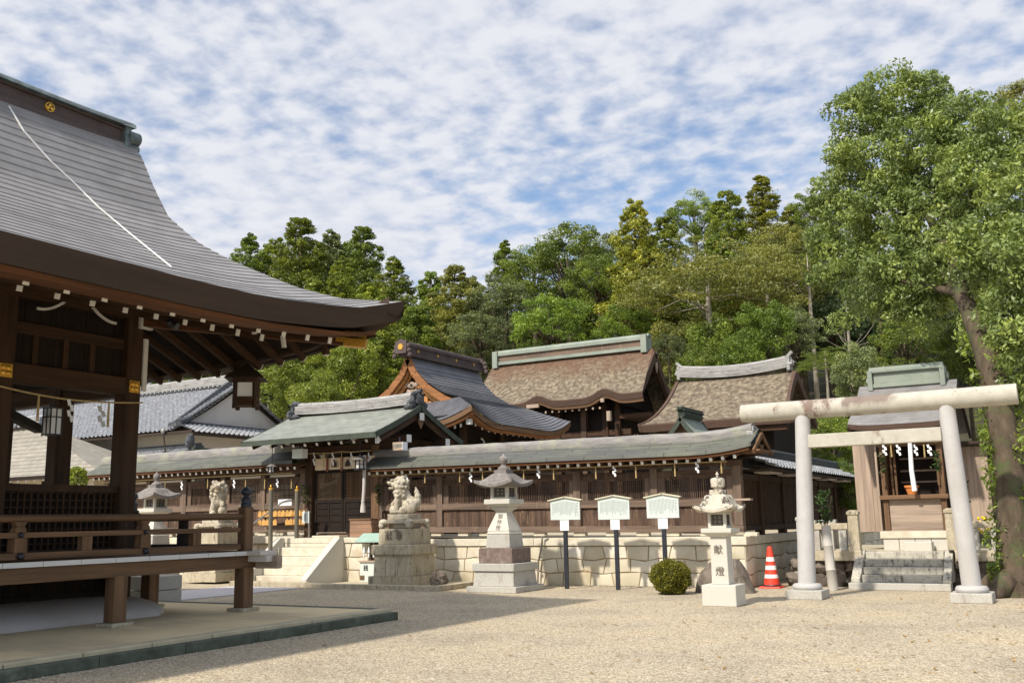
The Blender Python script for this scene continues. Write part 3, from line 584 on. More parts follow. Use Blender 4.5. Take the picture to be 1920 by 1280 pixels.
# platform, green kerb, plaster mound, dark skirting
pf = MB(); pf.box(-19.5, -9.2, -1, 11.75, .0, .15); obj('platform', pf, M_beige, HALL)
kb = MB(); ksz = [(-9.19, -8.98)]
y = -1.
while y < 11.7:
    y2 = min(y+.86, 11.9); kb.box(-9.19, -8.98, y, y2-.012, 0, .16); y = y2
obj('edging', kb, mat('edging_stone', (.50, .43, .29), var=.15, scale=4, rough=.9, bump=.2), HALL, bevel=.012)
kb = MB(); y = -1.
while y < 11.7:
    y2 = min(y+1.12, 11.9); kb.box(-8.98, -8.86, y, y2-.008, 0, .115); y = y2
obj('drain_kerb', kb, M_kerb, HALL, bevel=.01)
kb = MB(); x = -19.5
while x < -9.2: kb.box(x, min(x+.9, -9.2)-.01, 11.75, 11.93, 0, .155); x += .9
obj('edging', kb, M_kerb, HALL, bevel=.01)
mo = MB()
def mp_(i, j):      # rounded plaster mound under the hall
    t = i/10*math.pi/2; ins = .85*(1-math.cos(t)); z = .151+.3*math.sin(t)
    pts = [(-11.62+-ins, -1), (-11.62-ins, 9.9-ins), (-12.1-ins*.9, 10.42-ins), (-17.3+ins, 10.42-ins)]
    p = pts[j]; return (p[0], p[1], z)
mo.grid(mp_, 10, 3); obj('plaster_mound', mo, M_plaster, HALL, smooth=.9)
sk = MB()
for k in range(36): sk.box(-12.49, -12.44+.02*(k % 2), 1.2+k*.236, 1.2+k*.236+.20, .44, .96)
sk.box(-12.42, -12.36, 1.2, 9.8, .40, .52); obj('skirting_board', sk, MA['dark_v'], HALL)
sk = MB(); sk.box(-17, -12.5, 9.55, 9.62, .42, .96); obj('skirting_board', sk, MA['dark_v'], HALL)

# things hung in and on the hall
rp = thing('straw_rope', 'thin straw rope with paper streamers strung under the tie beam of the dark hall', 'rope', (-12.1, 8.5, 3.2))
a, c = Vector((-12.12, 7.2, 3.30)), Vector((-12.12, 9.86, 3.24))
b = MB(); b.tube([a.lerp(c, t/16)+Vector((0, 0, -.10*math.sin(math.pi*t/16))) for t in range(17)], .013, 6); obj('cord', b, M_rope, rp)
for px, kind in ((73, 0), (133, 1), (205, 0)):
    y = PX(px, 730, -12.12).y; t = (y-a.y)/(c.y-a.y); z = lerp(a.z, c.z, t)-.10*math.sin(math.pi*t); b = MB()
    if kind: shide(b, -12.11, y, z, .30, .05, 1); obj('paper_streamer', b, M_paper, rp)
    else:
        for q in (-.008, 0, .008): b.tube([(-12.11, y+q, z), (-12.11, y+q*2, z-.36)], .006, 5)
        obj('straw_tassel', b, M_rope, rp)
p0 = PX(190, 775, -13.4); b = MB(); shide(b, p0.x, p0.y, p0.z+.12, .32, .07, 1); b.tube([(p0.x, p0.y, p0.z+.12), (p0.x, p0.y, 3.5)], .006, 5)
o = obj('paper_streamer', b, M_paper, loc=tuple(p0)); tag(o, 'shaded zigzag paper streamer dangling inside the hall between its two columns', 'paper streamer')
LP = PX(98, 790, -12.75); ln = thing('paper_lantern', 'white paper lantern in a black frame hanging inside the dark hall', 'lantern', tuple(LP))
b = MB(); b.cbox(LP, (.17, .17, .36)); obj('shade', b, M_paper, ln)
b = MB()
for i in (-1, 1):
    for j in (-1, 0, 1): b.cbox((LP.x+i*.09, LP.y+j*.088, LP.z), (.014, .014, .42)); b.cbox((LP.x+j*.088, LP.y+i*.09, LP.z), (.014, .014, .42))
for z in (-.19, .06, .19): b.cbox((LP.x, LP.y, LP.z+z), (.20, .20, .016))
b.tube([(LP.x, LP.y, LP.z+.2), (LP.x, LP.y, 3.55)], .006, 5); obj('frame', b, M_iron, ln)
b = MB(); pts = []
for k in range(25):      # find where each sight line along the cable meets the roof
    t = k/24*6; i = min(int(t), 5); cp_ = [(17, 204), (45, 250), (95, 306), (132, 340), (185, 392), (242, 440), (322, 505)]
    px, py = lerp(cp_[i][0], cp_[i+1][0], t-i), lerp(cp_[i][1], cp_[i+1][1], t-i); lo, hi = -14.3, -8.7
    for _ in range(40):
        m_ = (lo+hi)/2; q = PX(px, py, m_)
        if q.z > roofz(m_, q.y): hi = m_
        else: lo = m_
    pts.append((lo, q.y, roofz(lo, q.y)+.03))
b.tube(pts, .011, 8)
for k in range(170):
    t = k/170*24; i = int(t); q = Vector(pts[i]).lerp(Vector(pts[min(i+1, 24)]), t-i); b.ball(q, .018, 4, 6)
o = obj('lightning_cable', b, M_cable, loc=pts[0], smooth=1.); tag(o, 'white twisted cable running down the slope of the striped grey roof', 'cable')
WL = PY(462, 733, 11.35); hl_ = thing('wooden_lantern', 'wooden box lantern with a white pane hanging below the hall eave', 'lantern', (WL.x, WL.y, WL.z))
b = MB()
for sx_ in (-1, 1):
    for sy_ in (-1, 1): b.beam((WL.x+sx_*.13, WL.y+sy_*.13, WL.z-.26), (WL.x+sx_*.125, WL.y+sy_*.125, WL.z+.16), .045, .045)
b.cbox((WL.x, WL.y, WL.z-.12), (.30, .30, .05)); b.cbox((WL.x, WL.y, WL.z-.2), (.29, .29, .04)); b.cbox((WL.x, WL.y, WL.z+.135), (.32, .32, .05)); b.cbox((WL.x, WL.y, WL.z-.16), (.26, .26, .05)); obj('frame', b, MA['hall_v'], hl_, bevel=.005)
b = MB(); b.cbox((WL.x, WL.y, WL.z+.02), (.235, .235, .22)); obj('pane', b, M_paper, hl_)
b = MB(); b.frus(WL.x, WL.y, WL.z+.16, WL.z+.20, .52, .52, .46, .46); b.frus(WL.x, WL.y, WL.z+.20, WL.z+.38, .46, .46, .05, .05); obj('roof', b, MA['fasc_x'], hl_, bevel=.006)
b = MB(); b.tube([(WL.x, WL.y, WL.z+.36), (WL.x, WL.y, 4.05)], .01, 6); obj('hanger', b, M_iron, hl_); hl_.rotation_euler.z = R(36); hl_.scale = (1.2, 1.2, 1.12)
sa, sm_, sb = (PY(q, 1100, 12.35).x for q in (243, 268, 288)); st = MB()
for z0, z1 in ((0, .26), (.27, .52)):
    st.box(sa, sm_, 12.35, 13.0, z0, z1); st.box(sm_+.01, sb, 12.35, 13.0, z0, z1)
o = obj('stone_block', st, M_grang, loc=((sa+sb)/2, 12.7, 0), bevel=.015); tag(o, 'rough stacked stone block half hidden behind the deck of the hall', 'stone block')

# ================================================================== STONE WALL of the terrace
def masonry(mb, x0, x1, z0, z1, y, rows, rnd, wmin=.38, wmax=.66, swap=False, depth=.12, bat=0.):
    # irregular cut blocks; lattice rows with crooked joints. y = face plane
    hs = [z0]; 
    for r in range(rows): hs.append(z0+(z1-z0)*(r+1)/rows)
    cuts = []
    for r in range(rows):
        c = [x0]; x = x0+rnd.uniform(.3, .8)*wmax
        while x < x1-.2: c.append(x); x += rnd.uniform(wmin, wmax)
        c.append(x1); cuts.append(c)
    joint = {}
    def zj(r, x):       # height of the crooked bed joint r at x
        if r == 0 or r == rows: return hs[r]
        return hs[r]+.024*math.sin(x*5.3+r*1.7)+.016*math.sin(x*10.1+r*2.)
    for r in range(rows):
        c = cuts[r]; lean = [0]+[rnd.uniform(-.045, .045) for _ in c[1:-1]]+[0]
        for k in range(len(c)-1):
            a, b = c[k], c[k+1]; la, lb = lean[k], lean[k+1]; e = .0105
            mid = (a+b)/2
            poly = [(a-la+e, zj(r, a-la)+e), (mid, zj(r, mid)+e), (b-lb-e, zj(r, b-lb)+e), (b+lb-e, zj(r+1, b+lb)-e), (mid, zj(r+1, mid)-e), (a+la+e, zj(r+1, a+la)-e)]
            cx_ = sum(p[0] for p in poly)/6; cz = sum(p[1] for p in poly)/6; pr = rnd.uniform(-.006, .008)
            def pt(p, k_, d):
                q = (cx_+(p[0]-cx_)*k_, cz+(p[1]-cz)*k_); yy = y+d+bat*(q[1]-z0)
                return (q[0], yy, q[1]) if not swap else (yy, q[0], q[1])
            s = -1 if not swap else 1
            ring = [[pt(p, 1, -s*depth) for p in poly], [pt(p, 1, -s*.008) for p in poly], [pt(p, .975, s*(.0+pr*.4)) for p in poly], [pt(p, .8, s*(.005+pr*.4)) for p in poly]]
            vs = sum(ring, []); fs = [(i*6+j, i*6+(j+1) % 6, i*6+6+(j+1) % 6, i*6+6+j) for i in range(3) for j in range(6)]+[tuple(18+j for j in range(6))]
            mb.add(vs, fs); mb.t = getattr(mb, 't', [])+[rnd.random()]*len(fs)
def blocks(mb, par):
    o = obj('masonry', mb, M_block, par, smooth=.5); o.data.attributes.new('tint', 'FLOAT', 'FACE').data.foreach_set('value', mb.t); return o
M_block = mat('wall_block', (.63, .58, .465), var=.10, scale=2.2, rough=.85, bump=.25, bscale=50, stain=[((.50, .41, .27), 1.4, .5, .7, (1, 1, 1)), ((.66, .63, .55), 1.1, .55, .7, (1, 1, 1))])
block_tint(M_block, (.80, .77, .68), (1.12, 1.12, 1.14))
rnd = random.Random(3)
W = thing('stone_wall', 'pale irregular block retaining wall with a flat coping under the wooden fences', 'wall', (-10, 19.2, 0))
mb = MB(); masonry(mb, -14.6, -5.88, 0, .83, 19.2, 3, rnd); blocks(mb, W)
mb = MB(); mb.box(-14.6, -5.93, 19.218, 19.5, 0, .83); obj('mortar_bed', mb, M_mortar, W)
mb = MB(); masonry(mb, 19.2, 36, 0, .83, -5.88, 3, rnd, swap=True); blocks(mb, W)
mb = MB(); mb.box(-6.2, -5.898, 19.24, 36, 0, .83); obj('mortar_bed', mb, M_mortar, W)
mb = MB(); x = -14.6
for xe in (-12.9, -10.6, -8.6, -5.83): mb.box(x, xe-.006, 19.165, 19.6, .835, 1.0); x = xe
y = 19.61
while y < 36: mb.box(-6.25, -5.845, y, y+1.9, .835, 1.0); y += 1.906
obj('coping', mb, M_granite, W, bevel=.012)
W2 = thing('stone_wall', 'short length of pale block wall left of the stone stairs', 'wall', (-22, 19.2, 0))
mb = MB(); masonry(mb, -27, -17.45, 0, .92, 19.2, 3, rnd); blocks(mb, W2)
mb = MB(); mb.box(-27, -17.45, 19.218, 19.5, 0, .92); obj('mortar_bed', mb, M_mortar, W2)
mb = MB(); mb.box(-27, -22.3, 19.13, 19.6, .925, 1.1); mb.box(-22.29, -17.5, 19.13, 19.6, .925, 1.1); obj('coping', mb, M_granite, W2, bevel=.012)
# landing block in front of the gate + stairs
ST = thing('stone_stairs', 'pale stone stairs with sloping cheek walls climbing to the gate', 'stairs', (-16.5, 18.5, 0))
mb = MB(); mb.box(-17.45, -14.62, 18.52, 19.6, .94, 1.06); mb.box(-17.3, -14.75, 19.61, 20.2, .94, 1.06); obj('landing', mb, M_granite, ST, bevel=.012)
mb = MB(); masonry(mb, 18.55, 19.2, 0, .935, -14.7, 3, rnd, swap=True); masonry(mb, -15.55, -14.71, 0, .935, 18.55, 3, rnd, wmin=.3, wmax=.5); blocks(mb, ST)
mb = MB(); mb.box(-17.45, -14.718, 18.568, 19.4, 0, .935); obj('mortar_bed', mb, M_mortar, ST)
SXa, SXb = -17.3, -15.62
for k in range(5):
    y0 = 18.52-.24*(4-k); mb = MB(); mb.box(SXa, SXb, y0, y0+.30 if k < 4 else 18.59, .212*k+.002, .212*(k+1)-.002 if k < 4 else .935)
    obj('step', mb, M_granite, ST, bevel=.012)
for xa, xb in ((SXa-.17, SXa-.004), (SXb+.004, SXb+.2)):
    mb = MB(); mb.prism([(17.24, 0), (18.62, 0), (18.62, 1.065), (18.38, 1.075), (17.24, .17)], 0, xa, xb); obj('cheek_wall', mb, M_granw, ST, bevel=.015)
mb = MB(); mb.prism([(17.35, .12), (18.55, .12), (18.55, .93)], 0, SXb+.19, SXb+.21); 
HRL = thing('handrail', 'bent metal handrail running down the left side of the stone stairs', 'handrail', (-17.2, 17.8, 0))
pth = [PY(448, 1000, 17.35), PY(497, 966, 18.0), PY(534, 939, 18.5), PY(575, 938.5, 19.35)]
mb = MB(); mb.tube([pth[0]]+[pth[0].lerp(pth[2], .5), pth[2]+Vector((-.02, -.05, -.02)), pth[2]+Vector((.04, .05, .01)), pth[3]], .02, 8); obj('rail', mb, M_steel, HRL, smooth=.8)
for px, pb, pt_, Y in ((507, 1040, 918, 18.0), (556, 1006, 920, 18.6)):
    a, c = PY(px, pb, Y), PY(px+1, pt_, Y); mb = MB(); mb.tube([(a.x, Y, a.z-.15), (c.x, Y, c.z)], .055, 12); obj('post', mb, M_gpost, HRL, smooth=.6)
    mb = MB(); mb.lathe(c.x, Y, [(.055, c.z), (.05, c.z+.05), (.02, c.z+.06), (.03, c.z+.09), (.004, c.z+.13)], 12); obj('post_cap', mb, M_gold, HRL, smooth=.6)

# ================================================================== WOODEN FENCES with a roof
def fence(F, xa, xb, Y, base, posts, sc=1., rise=0., flare_r=True, n_raf=38, eaveh=0.):
    dz = lambda x: (-5.9-x)*rise
    def Z(h, x): return base+h*sc+dz(x)
    posts = sorted(posts)
    def bar(mb, x0, x1, y0, y1, h0, h1, hm=1):
        z0, z1 = base+h0*sc, base+h1*sc
        mb.add([(x0, y0, z0+dz(x0)), (x1, y0, z0+dz(x1)), (x1, y1, z0+dz(x1)), (x0, y1, z0+dz(x0)), (x0, y0, z1+dz(x0)), (x1, y0, z1+dz(x1)), (x1, y1, z1+dz(x1)), (x0, y1, z1+dz(x0))],
               [(0, 3, 2, 1), (4, 5, 6, 7), (0, 1, 5, 4), (1, 2, 6, 5), (2, 3, 7, 6), (3, 0, 4, 7)])
    k = xa+.1
    while k < xb: mb = MB(); bar(mb, k, k+.28, Y-.05, Y+.1, 0, .075); k += rnd.uniform(.5, 1.0); obj('foundation_stone', mb, M_granite, F, bevel=.01)
    for nm, y0, y1, h0, h1, m in (('sill', -.09, .09, .08, .21, 'fpost_x'), ('middle_rail', -.085, .085, .60, .74, 'fpost_x'), ('top_beam', -.075, .075, 1.20, 1.34, 'fence_x'), ('wall_plate', -.1, .1, 1.40, 1.52, 'fence_x')):
        mb = MB(); bar(mb, xa, xb, Y+y0, Y+y1, h0, h1); obj(nm, mb, MA[m], F, bevel=.008)
    for x in posts:
        mb = MB(); bar(mb, x-.085, x+.085, Y-.095, Y+.095, .21, 1.40); obj('post', mb, MA['fpost_v'], F, bevel=.01)
    for a, c in zip(posts, posts[1:]):
        mb = MB(); x = a+.09; i = 0
        while x < c-.09:
            w = min(rnd.uniform(.16, .24), c-.09-x); bar(mb, x, x+w-.005, Y-.03-.006*(i % 2), Y+.0, .21, .60); x += w; i += 1
        obj('board_panel', mb, MA['fence_v'], F)
        L_ = a+.085+.14 if c-a > 1.2 else a+.1; Rr = c-.085-.14 if c-a > 1.2 else c-.1
        mb = MB()
        if c-a > 1.2: bar(mb, a+.086, L_, Y-.04, Y, .74, 1.20); obj('side_board', mb, MA['fpost_v'], F); mb = MB(); bar(mb, Rr, c-.086, Y-.04, Y, .74, 1.20); obj('side_board', mb, MA['fpost_v'], F)
        mb = MB(); bar(mb, L_+.001, L_+.035, Y-.055, Y+.01, .742, 1.19); bar(mb, Rr-.035, Rr-.001, Y-.055, Y+.01, .742, 1.19); bar(mb, L_+.036, Rr-.036, Y-.055, Y+.01, .742, .775); bar(mb, L_+.036, Rr-.036, Y-.055, Y+.01, 1.16, 1.195)
        x = L_+.06
        while x < Rr-.05: bar(mb, x, x+.017, Y-.03, Y-.008, .776, 1.159); x += .046
        for h in (.90, 1.03): bar(mb, L_+.036, Rr-.036, Y-.005, Y+.006, h, h+.02)
        obj('window_grille', mb, MA['fence_v'], F)
    # roof: two slopes with a thick dark edge, bark ridge on top
    hw = .66; n = 30
    def fz(x): return .16*max(0, (x-(xb-.9))/1.4)**2 if flare_r else .12*max(0, (xa+.9-x)/1.4)**2*0
    X0, X1 = xa-.05, xb+(.42 if flare_r else .05)
    for s, nm in ((-1, 'roof'), (1, 'roof')):
        mb = MB()
        def P(i, j):
            x = lerp(X0, X1, i/n); prof = [(0, 1.98), (.1, 1.95), (.35, 1.80), (hw, 1.665), (hw+.01, 1.60), (hw-.06, 1.585), (.1, 1.86)]
            d, h = prof[j]; return (x, Y+s*d, base+h*sc+dz(x)+fz(x)+eaveh*0)
        mb.grid(P, n, 6); obj(nm, mb, M_cops, F)
        for d, h, w_, hh, m in ((hw-.05, 1.565, .05, .055, 'orange_x'), (hw-.12, 1.545, .05, .04, 'fasc_x')):
            mb = MB()
            for i in range(n):
                a_, b_ = lerp(X0, X1-.05, i/n), lerp(X0, X1-.05, (i+1)/n)
                mb.beam((a_, Y+s*d, base+h*sc+dz(a_)+fz(a_)), (b_, Y+s*d, base+h*sc+dz(b_)+fz(b_)), w_, hh)
            obj('eave_board', mb, MA[m], F)
    mb = MB(); m2 = 60
    def RP(i, j):
        x = lerp(X0, X1-.12, i/m2); ang = [(-.17, 1.90), (-.175, 1.97), (-.17, 2.04), (-.12, 2.095), (0, 2.12), (.12, 2.095), (.17, 2.04), (.17, 1.9)][j]
        w = .012*mnoise.noise(Vector((x*3, j*1.3, 0)))+.008*mnoise.noise(Vector((x*11, j*3., 5)))
        return (x, Y+ang[0]*(1+w*3), base+ang[1]*sc+dz(x)+fz(x)*1.1+w)
    mb.grid(RP, m2, 7); e0 = [RP(0, j) for j in range(8)]; e1 = [RP(m2, j) for j in range(8)]; mb.add(e0, [tuple(range(8))]); mb.add(e1, [tuple(range(7, -1, -1))])
    obj('ridge', mb, M_bark, F, smooth=.7)
    r0 = None
    for k in range(n_raf):
        x = lerp(xb+.05, xa+.15, k/(n_raf-1)); z = base+1.50*sc+dz(x)+fz(x)*.8
        if r0 is None:
            mb = MB(); mb.beam((x, Y+.0, z+.17), (x, Y-.56, z), .055, .065); mb.mi = 1; mb.beam((x, Y-.56, z), (x, Y-.57, z-.003), .062, .072)
            r0 = obj('rafter', mb, [MA['rail_y'], M_white], F); oz = z; ox = x
        else: inst(r0, 'rafter', F, (x-ox, 0, z-oz))
posts = [-6.04, -7.83, -9.63, -11.37, -13.27, -15.05]
F1 = thing('roofed_fence', 'long weathered wooden fence with slatted windows and a low green roof right of the gate', 'fence', (-10.5, 19.5, 1))
fence(F1, -15.14, -5.95, 19.5, 1.0, posts, sc=1.0, rise=.0085, n_raf=38)
mb = MB(); mb.box(-6.0, -5.4, 18.95, 20.05, 2.64, 2.68)
for s in (-1, 1): mb.beam((-5.50, 19.5, 3.0), (-5.50, 19.5+s*.62, 2.63), .05, .10)
mb.beam((-5.52, 19.38, 2.72), (-5.52, 19.62, 2.72), .04, .16); obj('bargeboard', mb, MA['rail_v'], F1, bevel=.006)
mb = MB()
for s, hh in ((0, 0), (.0, .1)): mb.cbox((-5.68, 19.5, 3.02+hh), (.14, .40-hh, .10))
mb.cbox((-5.62, 19.5, 2.95), (.06, .46, .12)); obj('ridge_end', mb, M_tilep, F1, bevel=.015)
mb = MB(); mb.box(-6.16, -5.78, 19.40, 19.6, 1.70, 1.74); obj('shelf_cap', mb, MA['grey_x'], F1)
F2 = thing('roofed_fence', 'wooden fence with a low roof left of the gate behind the votive plaques', 'fence', (-22, 19.5, 1))
p2 = [PY(x, 940, 19.5).x for x in (567, 535, 488, 482)]
fence(F2, -25.4, -17.45, 19.5, 1.12, [-17.55, -18.95, -20.45, -21.95, -23.45, -25.3], sc=1.13, rise=.0, flare_r=False, n_raf=34)
# rope with streamers along each fence front
def shrope(name, label, pts, kinds, Y, cat='rope', hh=.2):
    T = thing(name, label, cat, (pts[0][0], Y, pts[0][1])); mb = MB(); mb.tube([(x, Y, z) for x, z in pts], .011, 6); obj('cord', mb, M_rope, T)
    for x, z, k in kinds:
        mb = MB()
        if k: shide(mb, x, Y-.01, z, hh*1.05, .042); obj('paper_streamer', mb, M_paper, T)
        else:
            for q in (-.006, 0, .006): mb.tube([(x+q, Y-.01, z), (x+q*2, Y-.01, z-hh*1.25)], .005, 5)
            obj('straw_tassel', mb, M_rope, T)
kk = []
for px, py, k in [(745, 885, 0), (763, 888, 1), (797, 884, 0), (862, 882, 0), (883, 884, 1), (905, 880, 0), (982, 878, 0), (1010, 876, 1), (1038, 876, 0), (1117, 874, 0), (1152, 872, 1), (1192, 872, 0), (1265, 868, 0), (1307, 864, 1), (1352, 862, 0)]:
    p = PY(px, py, 19.05); kk.append((p.x, p.z-.015, k))
shrope('straw_rope', 'straw rope with white paper streamers along the eave of the long right fence', [(-15, 2.53), (-10.5, 2.49), (-6.1, 2.47)], kk, 19.05)
kk = []
for px, py, k in [(390, 898, 0), (420, 900, 0), (440, 899, 1), (461, 899, 0), (497, 898, 0), (521, 897, 1), (547, 897, 0), (310, 905, 0), (342, 903, 1)]:
    p = PY(px, py, 19.05); kk.append((p.x, p.z, k))
shrope('straw_rope', 'straw rope with paper streamers under the eave of the left fence', [(-25.2, 2.72), (-17.6, 2.70)], kk, 19.05)

# side fence with a tiled roof, receding from the right corner
F3 = thing('roofed_fence', 'dark side fence with a tiled roof receding from the right corner of the terrace', 'fence', (-6.05, 27, 1))
mb = MB()
y = 19.75
while y < 35.5: mb.box(-6.07, -6.02, y, y+.115, 1.2, 2.12); y += .15
obj('picket_panel', mb, MA['hall_v'], F3)
mb = MB(); mb.box(-6.12, -5.98, 19.7, 35.8, 1.1, 1.2); obj('sill', mb, MA['fasc_y'], F3)
mb = MB(); mb.box(-6.12, -5.99, 19.7, 35.8, 2.12, 2.25); obj('top_beam', mb, MA['fasc_y'], F3)
mb = MB(); mb.box(-6.11, -6.09, 19.7, 35.8, 1.2, 2.3); obj('backing_board', mb, MA['dark_v'], F3)
for k in range(9):
    y = 20.9+k*1.8; mb = MB(); mb.box(-6.14, -5.97, y-.08, y+.08, 1.0, 2.40); obj('post', mb, MA['hall_v'], F3)
    mb = MB(); mb.mi = 1; mb.box(-5.96, -5.62, y-.5, y+.45, 2.27, 2.30); obj('eave_plank', mb, [MA['hall_v'], M_plaster], F3)
mb = MB(); tile_roof(mb, (-5.45, 20.1, 2.36), (-5.45, 36, 2.36), (-6.05, 36, 2.62), (-6.05, 20.1, 2.62), col=.24, row=.22, amp=.03); obj('roof', mb, M_tile, F3)
mb = MB(); tile_roof(mb, (-6.65, 36, 2.36), (-6.65, 20.1, 2.36), (-6.05, 20.1, 2.62), (-6.05, 36, 2.62), col=.24, row=.22, amp=.03); obj('roof', mb, M_tile, F3)
mb = MB(); ridge_rows(mb, (-6.05, 20.1, 2.64), (-6.05, 36, 2.64), .2, .13, 3, .06); obj('ridge', mb, M_tiled, F3)
mb = MB(); mb.box(-6.5, -5.5, 20.0, 36, 2.3, 2.345); obj('eave_board', mb, MA['fasc_y'], F3)

# ================================================================== GATE
GT = thing('gate', 'wooden gate with lattice doors and a green copper roof above the stairs', 'gate', (-16.15, 19.6, 1.06))
for px in (583, 708):
    x = PY(px, 950, 19.5).x; mb = MB(); mb.cbox((x, 19.5, 2.2), (.24, .24, 2.25)); obj('post', mb, MA['hall_v'] if px < 600 else MA['rail_v'], GT, bevel=.02)
    mb = MB(); mb.cbox((x, 21.2, 2.2), (.22, .22, 2.25)); obj('post', mb, MA['dark_v'], GT)
for y in (19.5, 21.2):
    mb = MB(); mb.box(-18.1, -14.35, y-.09, y+.09, 3.16, 3.36); obj('lintel', mb, MA['hall_x'], GT, bevel=.01)
for x in (-17.2, -15.08):
    mb = MB(); mb.box(x-.07, x+.07, 18.45, 21.7, 3.37, 3.52); obj('cross_beam', mb, MA['hall_y'], GT, bevel=.01)
    mb = MB(); mb.cbox((x, 18.44, 3.445), (.15, .02, .16)); obj('beam_cap', mb, M_white, GT)
mb = MB(); mb.box(-17.05, -15.2, 19.44, 19.56, 1.07, 1.17); obj('threshold', mb, MA['hall_x'], GT)
dx0, dx1 = PY(591, 950, 19.5).x, PY(702, 950, 19.5).x; xm = PY(645, 950, 19.5).x
for a, c in ((dx0, xm), (xm, dx1)):
    mb = MB(); w = .07
    mb.box(a+.01, a+w, 19.47, 19.53, 1.18, 2.75); mb.box(c-w, c-.01, 19.47, 19.53, 1.18, 2.75); mb.box(a+w, c-w, 19.47, 19.53, 1.18, 1.27); mb.box(a+w, c-w, 19.47, 19.53, 1.92, 2.0); mb.box(a+w, c-w, 19.47, 19.53, 2.67, 2.75)
    mb.box(a+w, c-w, 19.49, 19.51, 1.27, 1.92)
    for z in (1.45, 1.62, 1.78): mb.box(a+w, c-w, 19.475, 19.49, z-.012, z+.012)
    mb.box((a+c)/2-.012, (a+c)/2+.012, 19.474, 19.488, 1.27, 1.92)
    D = obj('door', mb, MA['dark_v'], GT)
    mb = MB(); s = -.7
    while s < c-a+.7:
        for sg in (1, -1):
            # clip a 45-degree bar to the opening
            x0_, x1_, z0_, z1_ = a+w, c-w, 2.0, 2.67
            if sg > 0: p = (x0_+s, z0_); q = (x0_+s+(z1_-z0_), z1_)
            else: p = (x0_+s+(z1_-z0_), z0_); q = (x0_+s, z1_)
            P0, P1 = Vector(p), Vector(q); d = P1-P0; t0, t1 = 0, 1
            for lo, hi in ((x0_, x1_),):
                ta, tb = (lo-P0.x)/d.x, (hi-P0.x)/d.x; t0, t1 = max(t0, min(ta, tb)), min(t1, max(ta, tb))
            if t1 > t0: A_, B_ = P0+d*t0, P0+d*t1; mb.beam((A_.x, 19.49+.012*sg, A_.y), (B_.x, 19.49+.012*sg, B_.y), .012, .016)
        s += .075
    obj('lattice', mb, MA['rail_v'], D)
# gate roof: flat plane in front and behind, ridge of pale tiles
ez, rz_, eyf, eyb, ry = 3.50, 4.30, 18.2, 21.95, 20.05
XL, XRt = -18.56, -14.22
for s, ye in ((0, eyf), (1, eyb)):
    mb = MB()
    def P(i, j):
        t = i/10; x = lerp(XL, XRt, j/6); y = lerp(ry, ye, t); z = lerp(rz_, ez, t)-.06*4*t*(1-t)*.5
        return (x, y, z)
    mb.grid(P, 10, 6); obj('roof', mb, M_copper, GT)
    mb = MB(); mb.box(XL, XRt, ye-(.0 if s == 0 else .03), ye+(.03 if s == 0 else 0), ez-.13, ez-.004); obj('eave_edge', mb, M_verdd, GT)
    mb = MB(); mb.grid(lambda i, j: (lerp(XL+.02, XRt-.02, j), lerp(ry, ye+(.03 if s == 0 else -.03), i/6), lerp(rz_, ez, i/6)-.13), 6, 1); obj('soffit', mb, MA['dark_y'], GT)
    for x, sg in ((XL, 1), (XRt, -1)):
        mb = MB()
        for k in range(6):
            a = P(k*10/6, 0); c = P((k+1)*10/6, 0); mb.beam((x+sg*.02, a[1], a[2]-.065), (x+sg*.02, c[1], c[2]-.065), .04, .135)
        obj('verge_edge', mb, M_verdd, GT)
        mb = MB()
        for k in range(5):
            a = P(k*10/6, 0); c = P((k+1)*10/6, 0); mb.beam((x+sg*.10, a[1], a[2]-.225), (x+sg*.10, c[1], c[2]-.225), .05, .17)
        obj('bargeboard', mb, MA['hall_y'], GT)
mb = MB(); mb.beam((XRt-.09, 18.36, 3.41), (XRt-.09, 18.37, 3.24), .05, .09, up=(1, 0, 0)); obj('bargeboard_tip', mb, M_white, GT)
for x0, sg in ((XRt, -1), (XL, 1)):
    for y in (19.5, 20.05, 21.2):
        zc = 3.42 if y != 20.05 else 4.0; mb = MB(); mb.box(min(x0, x0+sg*.35)+(-.02 if sg > 0 else .02)*0-.0, max(x0, x0+sg*.35), y-.09, y+.09, zc-.09, zc+.09); obj('purlin', mb, MA['hall_x'], GT)
        mb = MB(); mb.cbox((x0-sg*.008, y, zc), (.012, .185, .185)); obj('beam_cap', mb, M_white, GT)
mb = MB(); mb.prism([(-.10, .08), (-.05, .11), (0, .06), (.05, .11), (.10, .08), (.09, -.04), (.0, -.17), (-.09, -.04)], 0, XRt-.05, XRt-.02)
for v in range(len(mb.v)): mb.v[v] = (mb.v[v][0], mb.v[v][1]+20.05, mb.v[v][2]+3.86)
obj('gable_pendant', mb, MA['rail_v'], GT)
mb = MB(); mb.prism([(19.6, 3.5), (20.5, 3.5), (20.05, 3.85)], 0, -15.12, -15.06); obj('gable_wall', mb, MA['dark_v'], GT)
for k in range(10):
    x = -17.75+k*.385; mb = MB(); mb.beam((x, 19.6, 3.87), (x, 18.42, 3.325), .06, .07); mb.mi = 1; mb.beam((x, 18.42, 3.325), (x, 18.41, 3.32), .066, .076); obj('rafter', mb, [MA['hall_y'], M_white], GT)
mb = MB(); ridge_rows(mb, (-18.3, ry, 4.27), (-14.42, ry, 4.27), .34, .22, 4, .07, lift=.05); obj('ridge', mb, M_tilep, GT)
